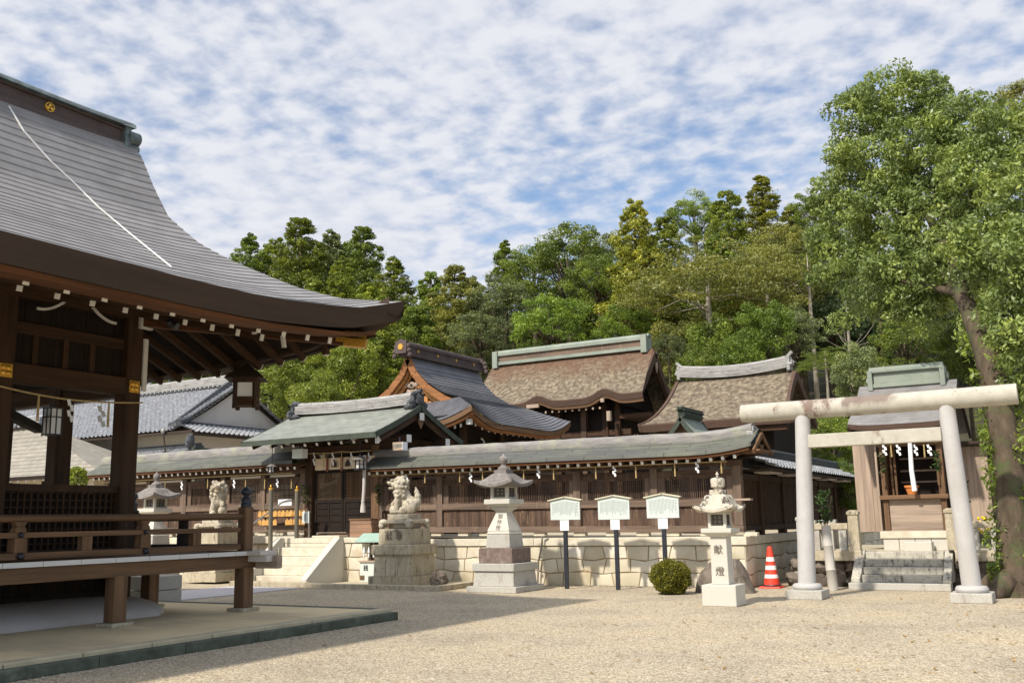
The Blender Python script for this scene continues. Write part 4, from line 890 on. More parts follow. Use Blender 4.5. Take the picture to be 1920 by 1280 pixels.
for x, sg in ((-18.36, -1), (-14.36, 1)):
    mb = MB(); mb.cbox((x, ry, 4.40), (.10, .44, .36)); mb.ball((x+sg*.06, ry, 4.42), (.08, .16, .17), 8, 10, .25, x, 3); mb.ball((x, ry-.24, 4.30), (.09, .14, .13), 8, 10, .4, 2, 3); mb.ball((x, ry+.24, 4.30), (.09, .14, .13), 8, 10, .4, 5, 3)
    mb.tube([(x-sg*.12, ry, 4.60), (x+sg*.14, ry, 4.66)], .06, 10)
    for k in range(5): mb.ball((x+sg*.02, ry+(k-2)*.1, 4.56+.03*(k % 2)), .055, 6, 8, .4, k, 3)
    for q in (-1, 1): mb.ball((x-sg*.10, ry+q*.22, 4.24), (.16, .10, .08), 6, 8, .4, q, 3)
    obj('ridge_end', mb, M_tiled, GT)
# curtain, rope, lanterns, bell rope, box
CU = thing('curtain', 'short linen curtain with dark leaf crests hanging across the gate opening', 'curtain', (-16.15, 19.3, 2.8))
zt, zb = PY(640, 857, 19.32).z, PY(640, 879, 19.32).z
mb = MB(); c0, c1 = PY(591, 870, 19.32).x, PY(703, 870, 19.32).x
mb.grid(lambda i, j: (lerp(c0, c1, i/60), 19.32-.018*math.sin(i*.95)*(j/4), lerp(zt, zb, j/4)), 60, 4); obj('cloth', mb, M_cloth, CU, smooth=1.)
M_red_s = mat('faded_red', (.22, .07, .05), bump=0)
for px in (613, 640, 687):
    x = PY(px, 870, 19.28).x; mb = MB(); mb.box(x-.035, x+.035, 19.285, 19.29, zb-.05, zt+.01); obj('stripe', mb, M_red_s, CU)
M_crest = mat('dark_crest', (.05, .035, .03), bump=0)
for px in (626.5, 651.5):
    x = PY(px, 870, 19.28).x; zc = (zt+zb)/2-.01; mb = MB()
    mb.prism([(x-.085, zc-.08), (x+.085, zc-.08), (x+.07, zc+.01), (x, zc+.10), (x-.07, zc+.01)], 1, 19.276, 19.281)
    obj('crest', mb, M_crest, CU)
    if px < 640:
        mb = MB(); mb.prism([(x-.05, zc-.06), (x-.005, zc-.05), (x+.0, zc+.05), (x-.035, zc+.0)], 1, 19.27, 19.275); obj('crest_leaf', mb, M_cloth, CU)
r = [PY(px, py, 19.2) for px, py in ((578, 850), (600, 849.5), (620, 849), (640, 846), (660, 847), (680, 845), (695, 844))]
kk = []
for px, k in ((590, 1), (608, 0), (625, 1), (641, 0), (660, 1), (693, 1)):
    p = PY(px, 848, 19.2); kk.append((p.x, p.z, k))
shrope('straw_rope', 'straw rope with paper streamers looped above the gate curtain', [(p.x, p.z) for p in r], kk, 19.2, hh=.30)
def hang_lantern(label, px, ytop, ybot, Y, zh, wid):
    a, c = PY(px, ytop, Y), PY(px, ybot, Y); h = a.z-c.z; x = a.x
    T = thing('hanging_lantern', label, 'lantern', (x, Y, c.z), 'small lanterns hung under the gate and fence eaves')
    mb = MB(); mb.tube2(x, Y, [(wid*.40, c.z), (wid*.44, c.z+h*.1), (wid*.36, c.z+h*.12)], 6); obj('base', mb, M_iron, T)
    mb = MB()
    for k in range(6):
        t = k*math.pi/3; mb.beam((x+wid*.34*math.cos(t), Y+wid*.34*math.sin(t), c.z+h*.1), (x+wid*.34*math.cos(t), Y+wid*.34*math.sin(t), c.z+h*.66), .02, .02)
    mb.tube2(x, Y, [(wid*.35, c.z+h*.36), (wid*.35, c.z+h*.39)], 6); obj('frame', mb, M_iron, T)
    mb = MB(); mb.tube2(x, Y, [(wid*.30, c.z+h*.12), (wid*.30, c.z+h*.66)], 6); obj('pane', mb, M_pane, T)
    mb = MB(); mb.tube2(x, Y, [(wid*.60, c.z+h*.66), (wid*.56, c.z+h*.70), (wid*.25, c.z+h*.86), (wid*.08, c.z+h*.93), (wid*.1, c.z+h*.96), (.004, c.z+h)], 6); obj('roof', mb, M_roofst, T)
    mb = MB(); mb.tube([(x, Y, a.z-.01), (x, Y, zh)], .01, 6); obj('hanger', mb, M_iron, T)
hang_lantern('metal lantern with a pale roof hanging in front of the gate curtain', 675, 852, 881, 18.7, 3.40, .34)
hang_lantern('small dark lantern hanging over the roof of the left fence', 510, 868, 887, 18.65, 3.38, .24)
for px, ya, yb, lb in ((557, 842, 858, 'white painted sign board under the left end of the gate roof'), (745, 829, 843, 'boxed sign with three small characters under the right end of the gate roof')):
    a, c = PY(px-9, ya, 18.75), PY(px+9, yb, 18.75); S = MB()
    T = thing('sign_board', lb, 'sign', ((a.x+c.x)/2, 18.75, c.z)); S.box(a.x, c.x, 18.75, 18.95, c.z, a.z); S.mi = 1; S.box(c.x, c.x+.01, 18.75, 18.95, c.z, a.z); obj('board', S, [MA['grey_x'] if px > 600 else M_sign, M_paper], T)
    if px > 600:
        S = MB()
        for k in range(3): textmb('三宮神'[k], .10, (lerp(a.x, c.x, .2+.3*k), 18.745, (a.z+c.z)/2), mb=S)
        obj('lettering', S, M_inkg, T)
    S = MB(); S.cbox(((a.x+c.x)/2, 18.85, a.z+.06), (.03, .03, .14)); obj('hanger', S, M_iron, T)
BR = PY(682, 905, 18.8); mb = MB(); T = thing('bell_rope', 'thick pale cloth bell rope with a tassel hanging before the right gate door', 'bell rope', (BR.x, 18.8, 2.0))
z1_, z0_ = PY(682, 880, 18.8).z, PY(682, 938, 18.8).z; zb_ = PY(682, 960, 18.8).z
mb.tube([(BR.x+.02, 18.8, z1_+.35), (BR.x+.015, 18.8, lerp(z1_, z0_, .5)), (BR.x-.01, 18.8, z0_)], [.042, .042, .04], 12); obj('rope', mb, M_bell, T, smooth=.8)
mb = MB(); mb.lathe(BR.x-.015, 18.8, [(.03, z0_+.02), (.05, z0_-.0), (.04, z0_-.05), (.06, lerp(z0_, zb_, .5)), (.068, zb_), (.01, zb_-.005)], 12); obj('tassel', mb, M_bell, T, smooth=.8)
a, c = PY(656, 973, 19.1), PY(697, 1003, 19.1)
T = thing('offering_box', 'reddish brown wooden offering box standing before the right gate door', 'offering box', ((a.x+c.x)/2, 19.25, 1.06)); mb = MB()
for k in range(4): mb.box(a.x, c.x, 19.1, 19.4, 1.07+k*.10, 1.07+k*.10+.096)
obj('body', mb, M_box, T, bevel=.004); mb = MB(); mb.box(a.x-.02, c.x+.02, 19.08, 19.13, 1.47, 1.51); mb.box(a.x-.02, c.x+.02, 19.37, 19.42, 1.47, 1.51)
for k in range(9): mb.box(a.x+k*(c.x-a.x)/9+.01, a.x+k*(c.x-a.x)/9+.05, 19.13, 19.37, 1.475, 1.50)
obj('grate', mb, MA['rail_x'], T)
mb = MB(); a, c = PY(587, 997, 19.0), PY(638, 1003, 19.0); mb.box(a.x, c.x, 18.95, 19.3, 1.06, 1.11); o = obj('door_step', mb, M_granite, bevel=.012, loc=((a.x+c.x)/2, 19.1, 1.06)); tag(o, 'low pale stone step in front of the left gate door', 'step')
# sprigs tied to the gate posts
def sprig(mb, base, h, w, n, rnd, lw=.035, ll=.09):
    base = Vector(base)
    for _ in range(n):
        p = base+Vector((rnd.gauss(0, w*.4), rnd.gauss(0, w*.4), rnd.uniform(.15, 1)*h)); d = Vector((rnd.gauss(0, 1), rnd.gauss(0, 1), rnd.gauss(.3, .7))).normalized(); s = d.cross(Vector((rnd.random()-.5, rnd.random()-.5, rnd.random()))).normalized()
        mb.add([p-d*ll*.5, p+s*lw*.5, p+d*ll*.5, p-s*lw*.5], [(0, 1, 2, 3)])
def tint(o, rnd):
    me = o.data; at = me.attributes.new('tint', 'FLOAT', 'FACE'); at.data.foreach_set('value', [rnd.random() for _ in me.polygons])
for px, lb in ((573, 'dull evergreen sprig tied to the left gate post'), (710, 'evergreen sprig tied to the right gate post')):
    p = PY(px, 935, 19.3); mb = MB(); sprig(mb, (p.x, 19.3, p.z-.2), .55, .14, 90, rnd); o = obj('evergreen_sprig', mb, L_dark, loc=tuple(p)); tint(o, rnd); tag(o, lb, 'sprig')
# votive plaques, notice, white post box
a, c = PY(480, 958, 19.0), PY(567, 982, 19.0)
T = thing('votive_rack', 'rack of orange wooden votive plaques on the left fence beside the gate', 'plaque rack', ((a.x+c.x)/2, 19.2, 1.3)); mb = MB()
for z in (a.z, (a.z+c.z)/2+.02): mb.box(a.x-.05, c.x+.05, 19.12, 19.16, z-.02, z+.02)
obj('bar', mb, MA['rail_x'], T)
for row, zt_ in ((0, a.z+.01), (1, (a.z+c.z)/2-.03)):
    n = 12
    for k in range(n):
        if row and k > 4 and k < 7: continue
        x = lerp(a.x+.06, c.x-.06, k/(n-1)); mb = MB(); q = rnd.uniform(-.02, .02)
        mb.prism([(x-.062, zt_-.16), (x+.062, zt_-.16), (x+.062, zt_-.05+q*.2), (x, zt_), (x-.062, zt_-.05)], 1, 19.075+.012*(k % 2), 19.085+.012*(k % 2)); obj('plaque', mb, M_ema, T)
a, c = PY(522, 936, 19.2), PY(547, 947, 19.2); mb = MB(); mb.box(a.x, c.x, 19.19, 19.2, c.z, a.z); mb.mi = 1
for k in range(5): mb.box(a.x+.05+k*.07, a.x+.085+k*.07, 19.183, 19.189, lerp(c.z, a.z, .4), lerp(c.z, a.z, .6))
o = obj('notice_sheet', mb, [M_paper, M_inkg], loc=((a.x+c.x)/2, 19.2, c.z)); tag(o, 'white notice sheet fixed to the left fence window', 'notice')
a, c = PY(568, 958, 18.9), PY(580, 980, 18.9); b = PY(578, 1004, 18.9); T = thing('notice_post', 'narrow white notice on a thin post beside the left gate post', 'notice', (b.x, 18.9, 1.06)); mb = MB(); mb.box(a.x, c.x, 18.88, 18.9, c.z, a.z); obj('notice', mb, M_sign, T)
mb = MB(); mb.tube([(b.x, 18.92, 1.06), (b.x, 18.92, a.z)], .025, 8); obj('post', mb, M_steel, T)
mb = MB(); mb.box(a.x+.06, a.x+.08, 18.872, 18.878, lerp(c.z, a.z, .2), lerp(c.z, a.z, .8)); mb.box(a.x+.11, a.x+.12, 18.872, 18.878, lerp(c.z, a.z, .3), lerp(c.z, a.z, .8)); obj('lettering', mb, M_inkg, T)

# ================================================================== STONE LANTERNS, LIONS
def square_roof(mb, cx, cy, z0, z1, w, wt, lift, th=.05, n=20, ms=(.30, .42, .55, .68, .82, 1), hs=(1, .90, .62, .33, .13, .0)):
    # concave four-sided cap with upturned corners
    def top(u, v):
        m = max(abs(u), abs(v)); c = abs(u*v); h = (1-m)**1.9 if m < 1 else 0
        return z0+th+lift*c**1.6+(z1-z0-th)*interp(m, ms, hs)
    k = [2*i/n-1 for i in range(n+1)]
    mb.grid(lambda i, j: (cx+k[i]*w/2, cy+k[j]*w/2, top(k[i], k[j])), n, n)
    mb.grid(lambda i, j: (cx+k[i]*w/2*.995, cy+k[j]*w/2*.995, z0+lift*abs(k[i]*k[j])**1.6*(max(abs(k[i]), abs(k[j]))**4)), n, n)
    for s in (-1, 1):
        mb.grid(lambda i, j: (cx+k[i]*w/2, cy+s*w/2, [z0+lift*abs(k[i])**1.6, top(k[i], s)][j]), n, 1)
        mb.grid(lambda i, j: (cx+s*w/2, cy+k[i]*w/2, [z0+lift*abs(k[i])**1.6, top(s, k[i])][j]), n, 1)
def firebox(mb, cx, cy, z0, z1, w, m=(0, 1, 2)):
    t = w*.16
    for i in (-1, 1):
        for j in (-1, 1): mb.cbox((cx+i*(w-t)/2, cy+j*(w-t)/2, (z0+z1)/2), (t, t, z1-z0))
    mb.cbox((cx, cy, z0+.02), (w*.98, w*.98, .04)); mb.cbox((cx, cy, z1-.02), (w*.98, w*.98, .04))
def lantern_grid(mb, cx, cy, z0, z1, w):
    mb.mi = 1; mb.cbox((cx, cy, (z0+z1)/2), (w*.74, w*.74, (z1-z0)*.9)); mb.mi = 0
    for ax in (0, 1):
        for s in (-1, 1):
            for q in (-.24, 0, .24):
                if ax == 0: mb.cbox((cx+q*w, cy+s*w*.40, (z0+z1)/2), (.02, .03, z1-z0-.08))
                else: mb.cbox((cx+s*w*.40, cy+q*w, (z0+z1)/2), (.03, .02, z1-z0-.08))
            for z in (z0+.05, (z0+z1)/2, z1-.05):
                if ax == 0: mb.cbox((cx, cy+s*w*.40, z), (w*.6, .028, .02))
                else: mb.cbox((cx+s*w*.40, cy, z), (.028, w*.6, .02))
M_lpane = mat('lantern_pane', (.30, .29, .24), bump=0)
M_lwood = mat('lantern_frame', (.10, .08, .065), bump=.1)
def big_lantern(name, label, x, y, s, text=True):
    T = thing('stone_lantern', label, 'stone lantern', (x, y, 0))
    def fr(nm, z0, z1, w0, w1, m, bv=.012): mb = MB(); mb.frus(x, y, z0*s, z1*s, w0*s, w0*s, w1*s, w1*s); return obj(nm, mb, m, T, bevel=bv*s)
    fr('plinth', 0, .12, 1.18, 1.18, M_grang); fr('base_step', .12, .42, .98, .92, M_grang); fr('base_step', .42, .575, 1.0, 1.0, M_grang); fr('base_step', .575, .88, .80, .80, M_granbr); fr('base_step', .88, 1.16, .58, .54, M_grang)
    mb = MB()
    prof = [(.27, 1.16), (.28, 1.18), (.255, 1.20), (.26, 1.24), (.14, 1.56), (.125, 1.62), (.15, 1.655), (.20, 1.675), (.21, 1.70), (.20, 1.72)]
    rows = [[(x+i*r*s, y+j*r*s, z*s) for i, j in ((-1, -1), (1, -1), (1, 1), (-1, 1))] for r, z in prof]
    mb.add(sum(rows, []), [(a*4+b, a*4+(b+1) % 4, a*4+4+(b+1) % 4, a*4+4+b) for a in range(len(prof)-1) for b in range(4)]+[(3, 2, 1, 0), tuple(len(prof)*4-4+b for b in range(4))])
    sh = obj('shaft', mb, M_granw, T)
    if text:
        mb = MB()
        for k, ch in enumerate('御神燈'):
            z = 1.52-.115*k; t = (z-1.24)/.32; yy = y-lerp(.26, .14, t)*s-.006
            textmb(ch, .115*s, (x-.02*s*k*.3, yy, z*s), up=(0, .12/.32*1.0, 1), mb=mb)
        obj('lettering', mb, mat('engraved', (.30, .27, .23), bump=0), sh)
    mb = MB(); mb.frus(x, y, 1.72*s, 1.78*s, .40*s, .40*s, .62*s, .62*s); mb.frus(x, y, 1.781*s, 1.88*s, .62*s, .62*s, .62*s, .62*s); obj('platform', mb, M_granw, T, bevel=.008)
    mb = MB(); firebox(mb, x, y, 1.88*s, 2.16*s, .42*s); fb = obj('firebox', mb, M_granw, T, bevel=.006)
    mb = MB(); lantern_grid(mb, x, y, 1.9*s, 2.15*s, .42*s); obj('window', mb, [M_lwood, M_lpane], fb)
    mb = MB(); square_roof(mb, x, y, 2.13*s, 2.42*s, .92*s, .34*s, .10*s, .06*s); obj('roof', mb, M_roofst, T, smooth=.6)
    mb = MB(); mb.cbox((x, y, 2.45*s), (.30*s, .30*s, .085*s)); mb.lathe(x, y, [(r*s, z*s) for r, z in [(.13, 2.49), (.125, 2.53), (.07, 2.57), (.05, 2.60), (.06, 2.62), (.085, 2.67), (.092, 2.71), (.08, 2.755), (.04, 2.79), (.01, 2.84), (.002, 2.86)]], 18); obj('finial', mb, M_roofst, T, smooth=.7)
    return T
big_lantern('stone_lantern', 'tall stone lantern on a stepped brown and grey base before the right fence', -10.32, 17.45, .97)
p = PY(290, 980, 17.9); big_lantern('stone_lantern', 'pale stone lantern behind the railing of the hall, before the left fence', p.x, 17.9, 1.0, False)

# small lantern on the right
x, y = -5.17, 15.6
T = thing('stone_lantern', 'small blotchy stone lantern on a plain pillar in front of the boulder', 'stone lantern', (x, y, 0))
mb = MB(); mb.cbox((x, y, .165), (.56, .50, .33)); obj('plinth', mb, M_granw, T, bevel=.014)
mb = MB(); mb.frus(x, y, .33, 1.07, .285, .285, .265, .265); sh = obj('pillar', mb, M_granite if False else M_granw, T, bevel=.012)
mb = MB(); textmb('献', .15, (x-.005, y-.147, .87), mb=mb); textmb('燈', .15, (x+.005, y-.148, .53), mb=mb); obj('lettering', mb, mat('engraved', (.20, .17, .14), bump=0), sh)
mb = MB(); mb.frus(x, y, 1.07, 1.14, .28, .28, .50, .46); mb.box(x-.25, x+.25, y-.23, y+.23, 1.141, 1.21); obj('platform', mb, M_granw, T, bevel=.008)
mb = MB(); firebox(mb, x, y, 1.21, 1.47, .30); fb = obj('firebox', mb, M_granw, T, bevel=.005)
mb = MB(); lantern_grid(mb, x, y, 1.23, 1.46, .30); obj('window', mb, [M_lwood, M_lpane], fb)
mb = MB(); square_roof(mb, x, y, 1.46, 1.75, .67, .34, .085, .045, ms=(.35, .48, .58, .66, .78, 1), hs=(1, .93, .72, .34, .10, 0)); obj('roof', mb, M_lich, T, smooth=.7)
mb = MB(); mb.cbox((x, y, 1.785), (.22, .22, .075)); mb.lathe(x, y, [(.07, 1.82), (.065, 1.85), (.11, 1.87), (.115, 1.99), (.10, 2.01), (.02, 2.03), (.018, 2.06), (.03, 2.07), (.004, 2.12)], 18); obj('finial', mb, M_lich, T, smooth=.7)

# lion statues (one continuous body each) and their pedestals
def lion(label, cx, cy, z, yaw, hturn, sc, ball_side):
    mb = MB(); Rz = Matrix.Rotation(yaw, 3, 'Z'); Hz = Matrix.Rotation(hturn, 3, 'Z')
    def e(p, r, nz=0., head=False, seed=0):
        if head: q = Hz@(Vector(p)-Vector((.10, 0, .5)))+Vector((.10, 0, .5))
        else: q = Vector(p)
        b0 = len(mb.v); mb.ball((0, 0, 0), r, 12, 16, nz, seed, 3)
        M3 = Rz@Hz if head else Rz
        for i in range(b0, len(mb.v)): v = M3@Vector(mb.v[i])+Rz@q; mb.v[i] = tuple(v*sc)
    # x forward. sloping back, deep chest, heavy haunches
    e((-.10, 0, .20), (.17, .13, .17)); e((-.02, 0, .30), (.14, .125, .18)); e((.05, 0, .36), (.14, .135, .17)); e((.09, 0, .30), (.10, .12, .17)); e((.08, 0, .46), (.125, .125, .13))
    for s in (-1, 1):
        e((-.12, s*.115, .15), (.15, .075, .15)); e((-.02, s*.14, .09), (.10, .055, .07)); e((.04, s*.145, .04), (.10, .05, .04))     # haunch, hind paw
        e((.10, s*.10, .32), (.075, .06, .12))
        if s == ball_side:
            e((.17, s*.10, .245), (.085, .055, .055)); e((.225, s*.10, .20), (.06, .055, .055)); e((.215, s*.10, .085), (.098, .09, .095))   # paw on a ball
        else:
            e((.135, s*.10, .20), (.058, .055, .17)); e((.14, s*.10, .10), (.05, .048, .11)); e((.185, s*.10, .04), (.09, .06, .042))
    # head: broad skull, square muzzle, open jaw, brows, nose, cheeks, ears
    e((.11, 0, .61), (.135, .135, .125), head=True); e((.22, 0, .62), (.085, .09, .05), head=True); e((.285, 0, .615), (.045, .075, .042), head=True); e((.225, 0, .515), (.085, .07, .03), head=True); e((.285, 0, .515), (.03, .055, .03), head=True); e((.325, 0, .635), (.026, .045, .028), head=True)
    e((.13, 0, .535), (.10, .11, .06), head=True)
    for s in (-1, 1):
        e((.205, s*.065, .675), (.07, .05, .028), head=True); e((.225, s*.06, .642), (.026, .024, .022), head=True); e((.175, s*.105, .58), (.075, .038, .05), head=True); e((.03, s*.125, .665), (.07, .025, .04), head=True)
    # mane: rows of curls down the neck and over the chest
    r = random.Random(4)
    for row, (h, rad, n, xo) in enumerate(((.70, .105, 8, .03), (.62, .145, 10, .01), (.54, .155, 11, .01), (.46, .15, 11, .02), (.38, .145, 10, .0))):
        for k in range(n):
            a = math.pi*(.42+1.16*(k+.5*(row % 2))/(n-1)); q_ = r.uniform(.8, 1.25); e((xo+.07+rad*math.cos(a)*r.uniform(.93, 1.05), rad*1.05*math.sin(a), h+r.uniform(-.025, .025)), (.042*q_, .042*q_, .046*q_), head=h > .55)
    for k in range(12): e((.185-.018*(k//3), (k % 3-1)*.062, .43-.055*(k//3)), (.036, .038, .038))
    # flame tail
    for k, (xx, zz, rr) in enumerate([(-.27, .16, .08), (-.29, .25, .088), (-.285, .33, .082), (-.27, .40, .065), (-.25, .46, .045), (-.235, .51, .026)]): e((xx, 0, zz), (rr*.7, rr*1.25, rr*1.15))
    for s in (-1, 1): e((-.25, s*.08, .24), (.055, .045, .075)); e((-.26, s*.07, .34), (.045, .035, .065)); e((-.24, s*.055, .43), (.03, .025, .05))
    for i in range(len(mb.v)): v = mb.v[i]; mb.v[i] = (v[0]+cx, v[1]+cy, v[2]+z)
    o = obj('lion_statue', mb, M_lion, loc=(cx, cy, z), smooth=3.)
    m = o.modifiers.new('join', 'REMESH'); m.mode = 'VOXEL'; m.voxel_size = .0095*sc; m.use_smooth_shade = True
    m2 = o.modifiers.new('soften', 'SMOOTH'); m2.iterations = 2; m2.factor = .4
    tag(o, label, 'lion statue'); return o
M_lion = mat('lion_stone', (.50, .445, .345), var=.18, scale=14, rough=.9, bump=.4, bscale=60, stain=[((.30, .25, .18), 5, .48, .62, (1, 1, 1)), ((.13, .11, .08), 8, .56, .70, (1, 1, .6))])
def pedestal(label, x, y, text):
    T = thing('pedestal', label, 'pedestal', (x, y, .05))
    mb = MB(); mb.box(x-.58, x+.58, y-.56, y+.56, .05, .25); mb.ball((x, y, .15), .01, 4, 4); obj('foot', mb, M_granb, T, bevel=.03)
    for k in range(3):
        mb = MB(); a, c = x-.49+k*.327, x-.49+(k+1)*.327-.006
        mb.frus((a+c)/2, y, .25, .70, c-a, .98, c-a-.01*0, .92); obj('slab', mb, M_granb, T, bevel=.008)
    mb = MB(); mb.box(x-.54, x+.54, y-.52, y+.52, .70, .92); obj('cap_slab', mb, M_granb, T, bevel=.025)
    mb = MB(); mb.frus(x, y, .92, 1.26, .86, .80, .84, .78); bl = obj('inscribed_block', mb, M_granb, T, bevel=.012)
    if text:
        mb = MB(); textmb('献', .20, (x-.14, y-.403, 1.09), mb=mb); textmb('奉', .20, (x+.14, y-.403, 1.09), mb=mb); mb.box(x-.26, x+.18, y-.404, y-.396, 1.205, 1.213); obj('lettering', mb, mat('carved', (.16, .13, .10), bump=0), bl)
    mb = MB(); mb.box(x-.40, x+.40, y-.37, y+.37, 1.37, 1.455)
    for i in (-1, 1):
        for j in (-1, 1): mb.ball((x+i*.37, y+j*.34, 1.34), (.085, .085, .085), 8, 12); mb.ball((x+i*.35, y+j*.32, 1.40), (.11, .11, .075), 8, 12)
    mb.box(x-.27, x+.27, y-.25, y+.25, 1.262, 1.37); obj('table', mb, M_lion, T, bevel=.02)
    mb = MB(); mb.box(x-.29, x+.29, y-.26, y+.26, 1.456, 1.575); obj('plinth', mb, M_lion, T, bevel=.012)
KX, KY = -13.22, 17.98
pedestal('stained stepped pedestal right of the stairs with two carved characters', KX, KY, True)
lion('stone lion in profile with open jaws on the pedestal right of the stairs', KX-.02, KY, 1.575, R(208), 0, 1.12, -1)
KX2 = PY(408, 990, 18.0).x
pedestal('stone pedestal left of the stairs partly hidden by the hall railing', KX2, 18.0, False)
lion('stone lion facing forward on the pedestal left of the stairs', KX2, 18.0, 1.575+.1, R(-48), R(-8), 1.12, 1)
mb = MB(); p = G(822, 1100, .05); mb.ball((p.x, p.y, .17), (.17, .16, .21), 12, 16, .5, 3, 2); o = obj('rock', mb, M_rock, loc=(p.x, p.y, .05)); tag(o, 'small dark rock beside the foot of the right lion pedestal', 'rock')

# little roofed box with hanging ornaments beside the pedestal
a, c = PY(681, 1080, 18.55), PY(708, 1050, 18.55)
T = thing('fortune_box', 'small white box under a green awning tucked beside the lion pedestal', 'box', ((a.x+c.x)/2, 18.5, .05)); x0, x1 = a.x, a.x+.62
mb = MB(); mb.box(x0, x1, 18.42, 18.68, .05, .50); bx = obj('cabinet', mb, M_sign, T, bevel=.008)
mb = MB(); mb.box(x0-.02, x1+.02, 18.39, 18.7, .50, .535); obj('lid', mb, MA['grey_x'], T)
mb = MB(); textmb('銭', .14, (x0+.18, 18.415, .36), mb=mb); obj('lettering', mb, M_ink, bx)
mb = MB(); mb.box(x0+.02, x0+.14, 18.405, 18.418, .10, .20); obj('hatch', mb, MA['rail_x'], T)
mb = MB(); mb.prism([(18.30, .98), (18.62, 1.16), (18.68, 1.16), (18.68, 1.12), (18.30, .955)], 0, x0-.06, x1+.05); obj('awning', mb, M_green, T)
mb = MB(); mb.box(x0+.5, x0+.55, 18.62, 18.66, .5, 1.12); mb.box(x0+.05, x0+.10, 18.62, 18.66, .5, 1.12); mb.box(x0, x1, 18.66, 18.68, .535, 1.12); obj('frame', mb, MA['hall_v'], T)
for k in range(3):
    xx = x0+.14+k*.14; mb = MB(); mb.tube([(xx, 18.40, .98), (xx, 18.40, .84)], .006, 5); mb.lathe(xx, 18.40, [(.004, .86), (.02, .80), (.032, .72), (.008, .71)], 10); mb.lathe(xx, 18.40, [(.004, .71), (.018, .67), (.022, .62), (.004, .60)], 10); obj('ornament', mb, M_paper, T, smooth=.8)

# ================================================================== SIGN BOARDS
rs = random.Random(5)
for i, (x0, x1, zt_, zb_, pt_, xp, zl, lb) in enumerate([(-9.68, -9.0, 1.78, 1.385, 1.835, -9.36, 1.17, 'white roofed sign board on a dark post, nearest the tall stone lantern'), (-8.59, -7.9, 1.78, 1.375, 1.835, -8.22, 1.175, 'white roofed sign board on a dark post between two like it'), (-7.53, -6.86, 1.785, 1.385, 1.84, -7.2, 1.18, 'white roofed sign board on a dark post behind the round bush')]):
    Y = 18.3; xm_ = (x0+x1)/2; T = thing('sign_board', lb, 'sign board', (xp, Y, 0), 'white sign boards before the stone wall')
    mb = MB(); mb.prism([(x0, zb_), (x1, zb_), (x1, zt_), (xm_, pt_), (x0, zt_)], 1, Y-.04, Y-.008); bd = obj('board', mb, M_sign, T, bevel=.004)
    mb = MB()
    for s, xa in ((-1, x0), (1, x1)): mb.beam((xm_-s*.005, Y-.024, pt_+.018), (xa+s*.05, Y-.024, zt_+.004), .10, .022)
    obj('cap', mb, M_cap, T)
    mb = MB(); n = 20 if i != 1 else 22
    for k in range(n):
        x = lerp(x0+.06, x1-.07, k/(n-1)); top = lerp(zt_, pt_, 1-abs(x-xm_)/(x1-xm_))-.07; ln_ = rs.uniform(.6, .95)*(top-zb_-.05); z = top
        while z > top-ln_:
            d = rs.uniform(.010, .016); mb.box(x-.005, x+.005, Y-.0425, Y-.0405, z-d, z); z -= d+.006
    obj('lettering', mb, M_inkg, bd)
    if True:
        mb = MB(); z = zt_-.05
        for k in range(5): mb.box(x1-.055, x1-.035, Y-.0425, Y-.0405, z-.016, z); z -= .035 if i == 1 else .06
        obj('heading', mb, mat('heading_ink', (.30, .28, .26), bump=0), bd)
    mb = MB(); mb.box(xp-.10, xp+.10, Y-.045, Y-.035, zl, zb_-.006); lbp = obj('small_plate', mb, M_paper, T)
    mb = MB()
    for k in range(5):
        z = zb_-.04
        while z > zl+.04: mb.box(xp-.06+k*.028, xp-.054+k*.028, Y-.0475, Y-.0455, z-.012, z); z -= .018
    obj('lettering', mb, M_inkg, lbp)
    mb = MB(); mb.box(xp-.04, xp+.04, Y-.033, Y+.03, 0, zb_+.1) if i != 1 else mb.box(xp-.04, xp+.04, Y-.034, Y+.03, 0, zb_+.1); obj('post', mb, M_iron, T, bevel=.006)

# drain pipe on the wall
a, c = PY(1008, 1088, 19.1), PY(1019, 1008, 19.1); mb = MB(); mb.tube([(a.x, 19.10, 0), (a.x+.03, 19.10, .5), (c.x-.03, 19.08, .86), (c.x-.02, 19.08, 1.03), (c.x+.08, 19.10, 1.06)], .02, 8)
for z in (.3, .6, .9): mb.ball((lerp(a.x, c.x-.02, z), 19.095, z), (.03, .03, .02), 6, 8)
o = obj('standpipe', mb, M_steel, smooth=.9, loc=(a.x, 19.1, 0)); tag(o, 'thin grey pipe climbing the pale stone wall beside the tall lantern', 'pipe')

# boulder, round bush, traffic cone
mb = MB(); r_ = random.Random(1)
pts = [(-.56, 0), (-.50, .30), (-.28, .56), (0.0, .64), (.26, .60), (.40, .40), (.56, .0)]
def bp(i, j):
    t = i/18*6; k = min(int(t), 5); f = t-k; xx = lerp(pts[k][0], pts[k+1][0], f); hh = lerp(pts[k][1], pts[k+1][1], f); a = j/12*math.pi
    d = .30*math.sqrt(max(.02, 1-(xx/.62)**2)); v = Vector((xx, -d*math.cos(a)*(.9), hh*math.sin(a)**.55 if 0 < j < 12 else -.02))
    n_ = mnoise.fractal(v*3.3, 1, 2, 5)*.05; return (-5.98+v.x*(1+n_), 18.15+v.y*(1+n_*2), v.z*(1+n_))
mb.grid(bp, 18, 12); o = obj('boulder', mb, M_rock, loc=(-5.98, 18.15, 0), smooth=.5); tag(o, 'large brown boulder leaning behind the small stone lantern', 'boulder')
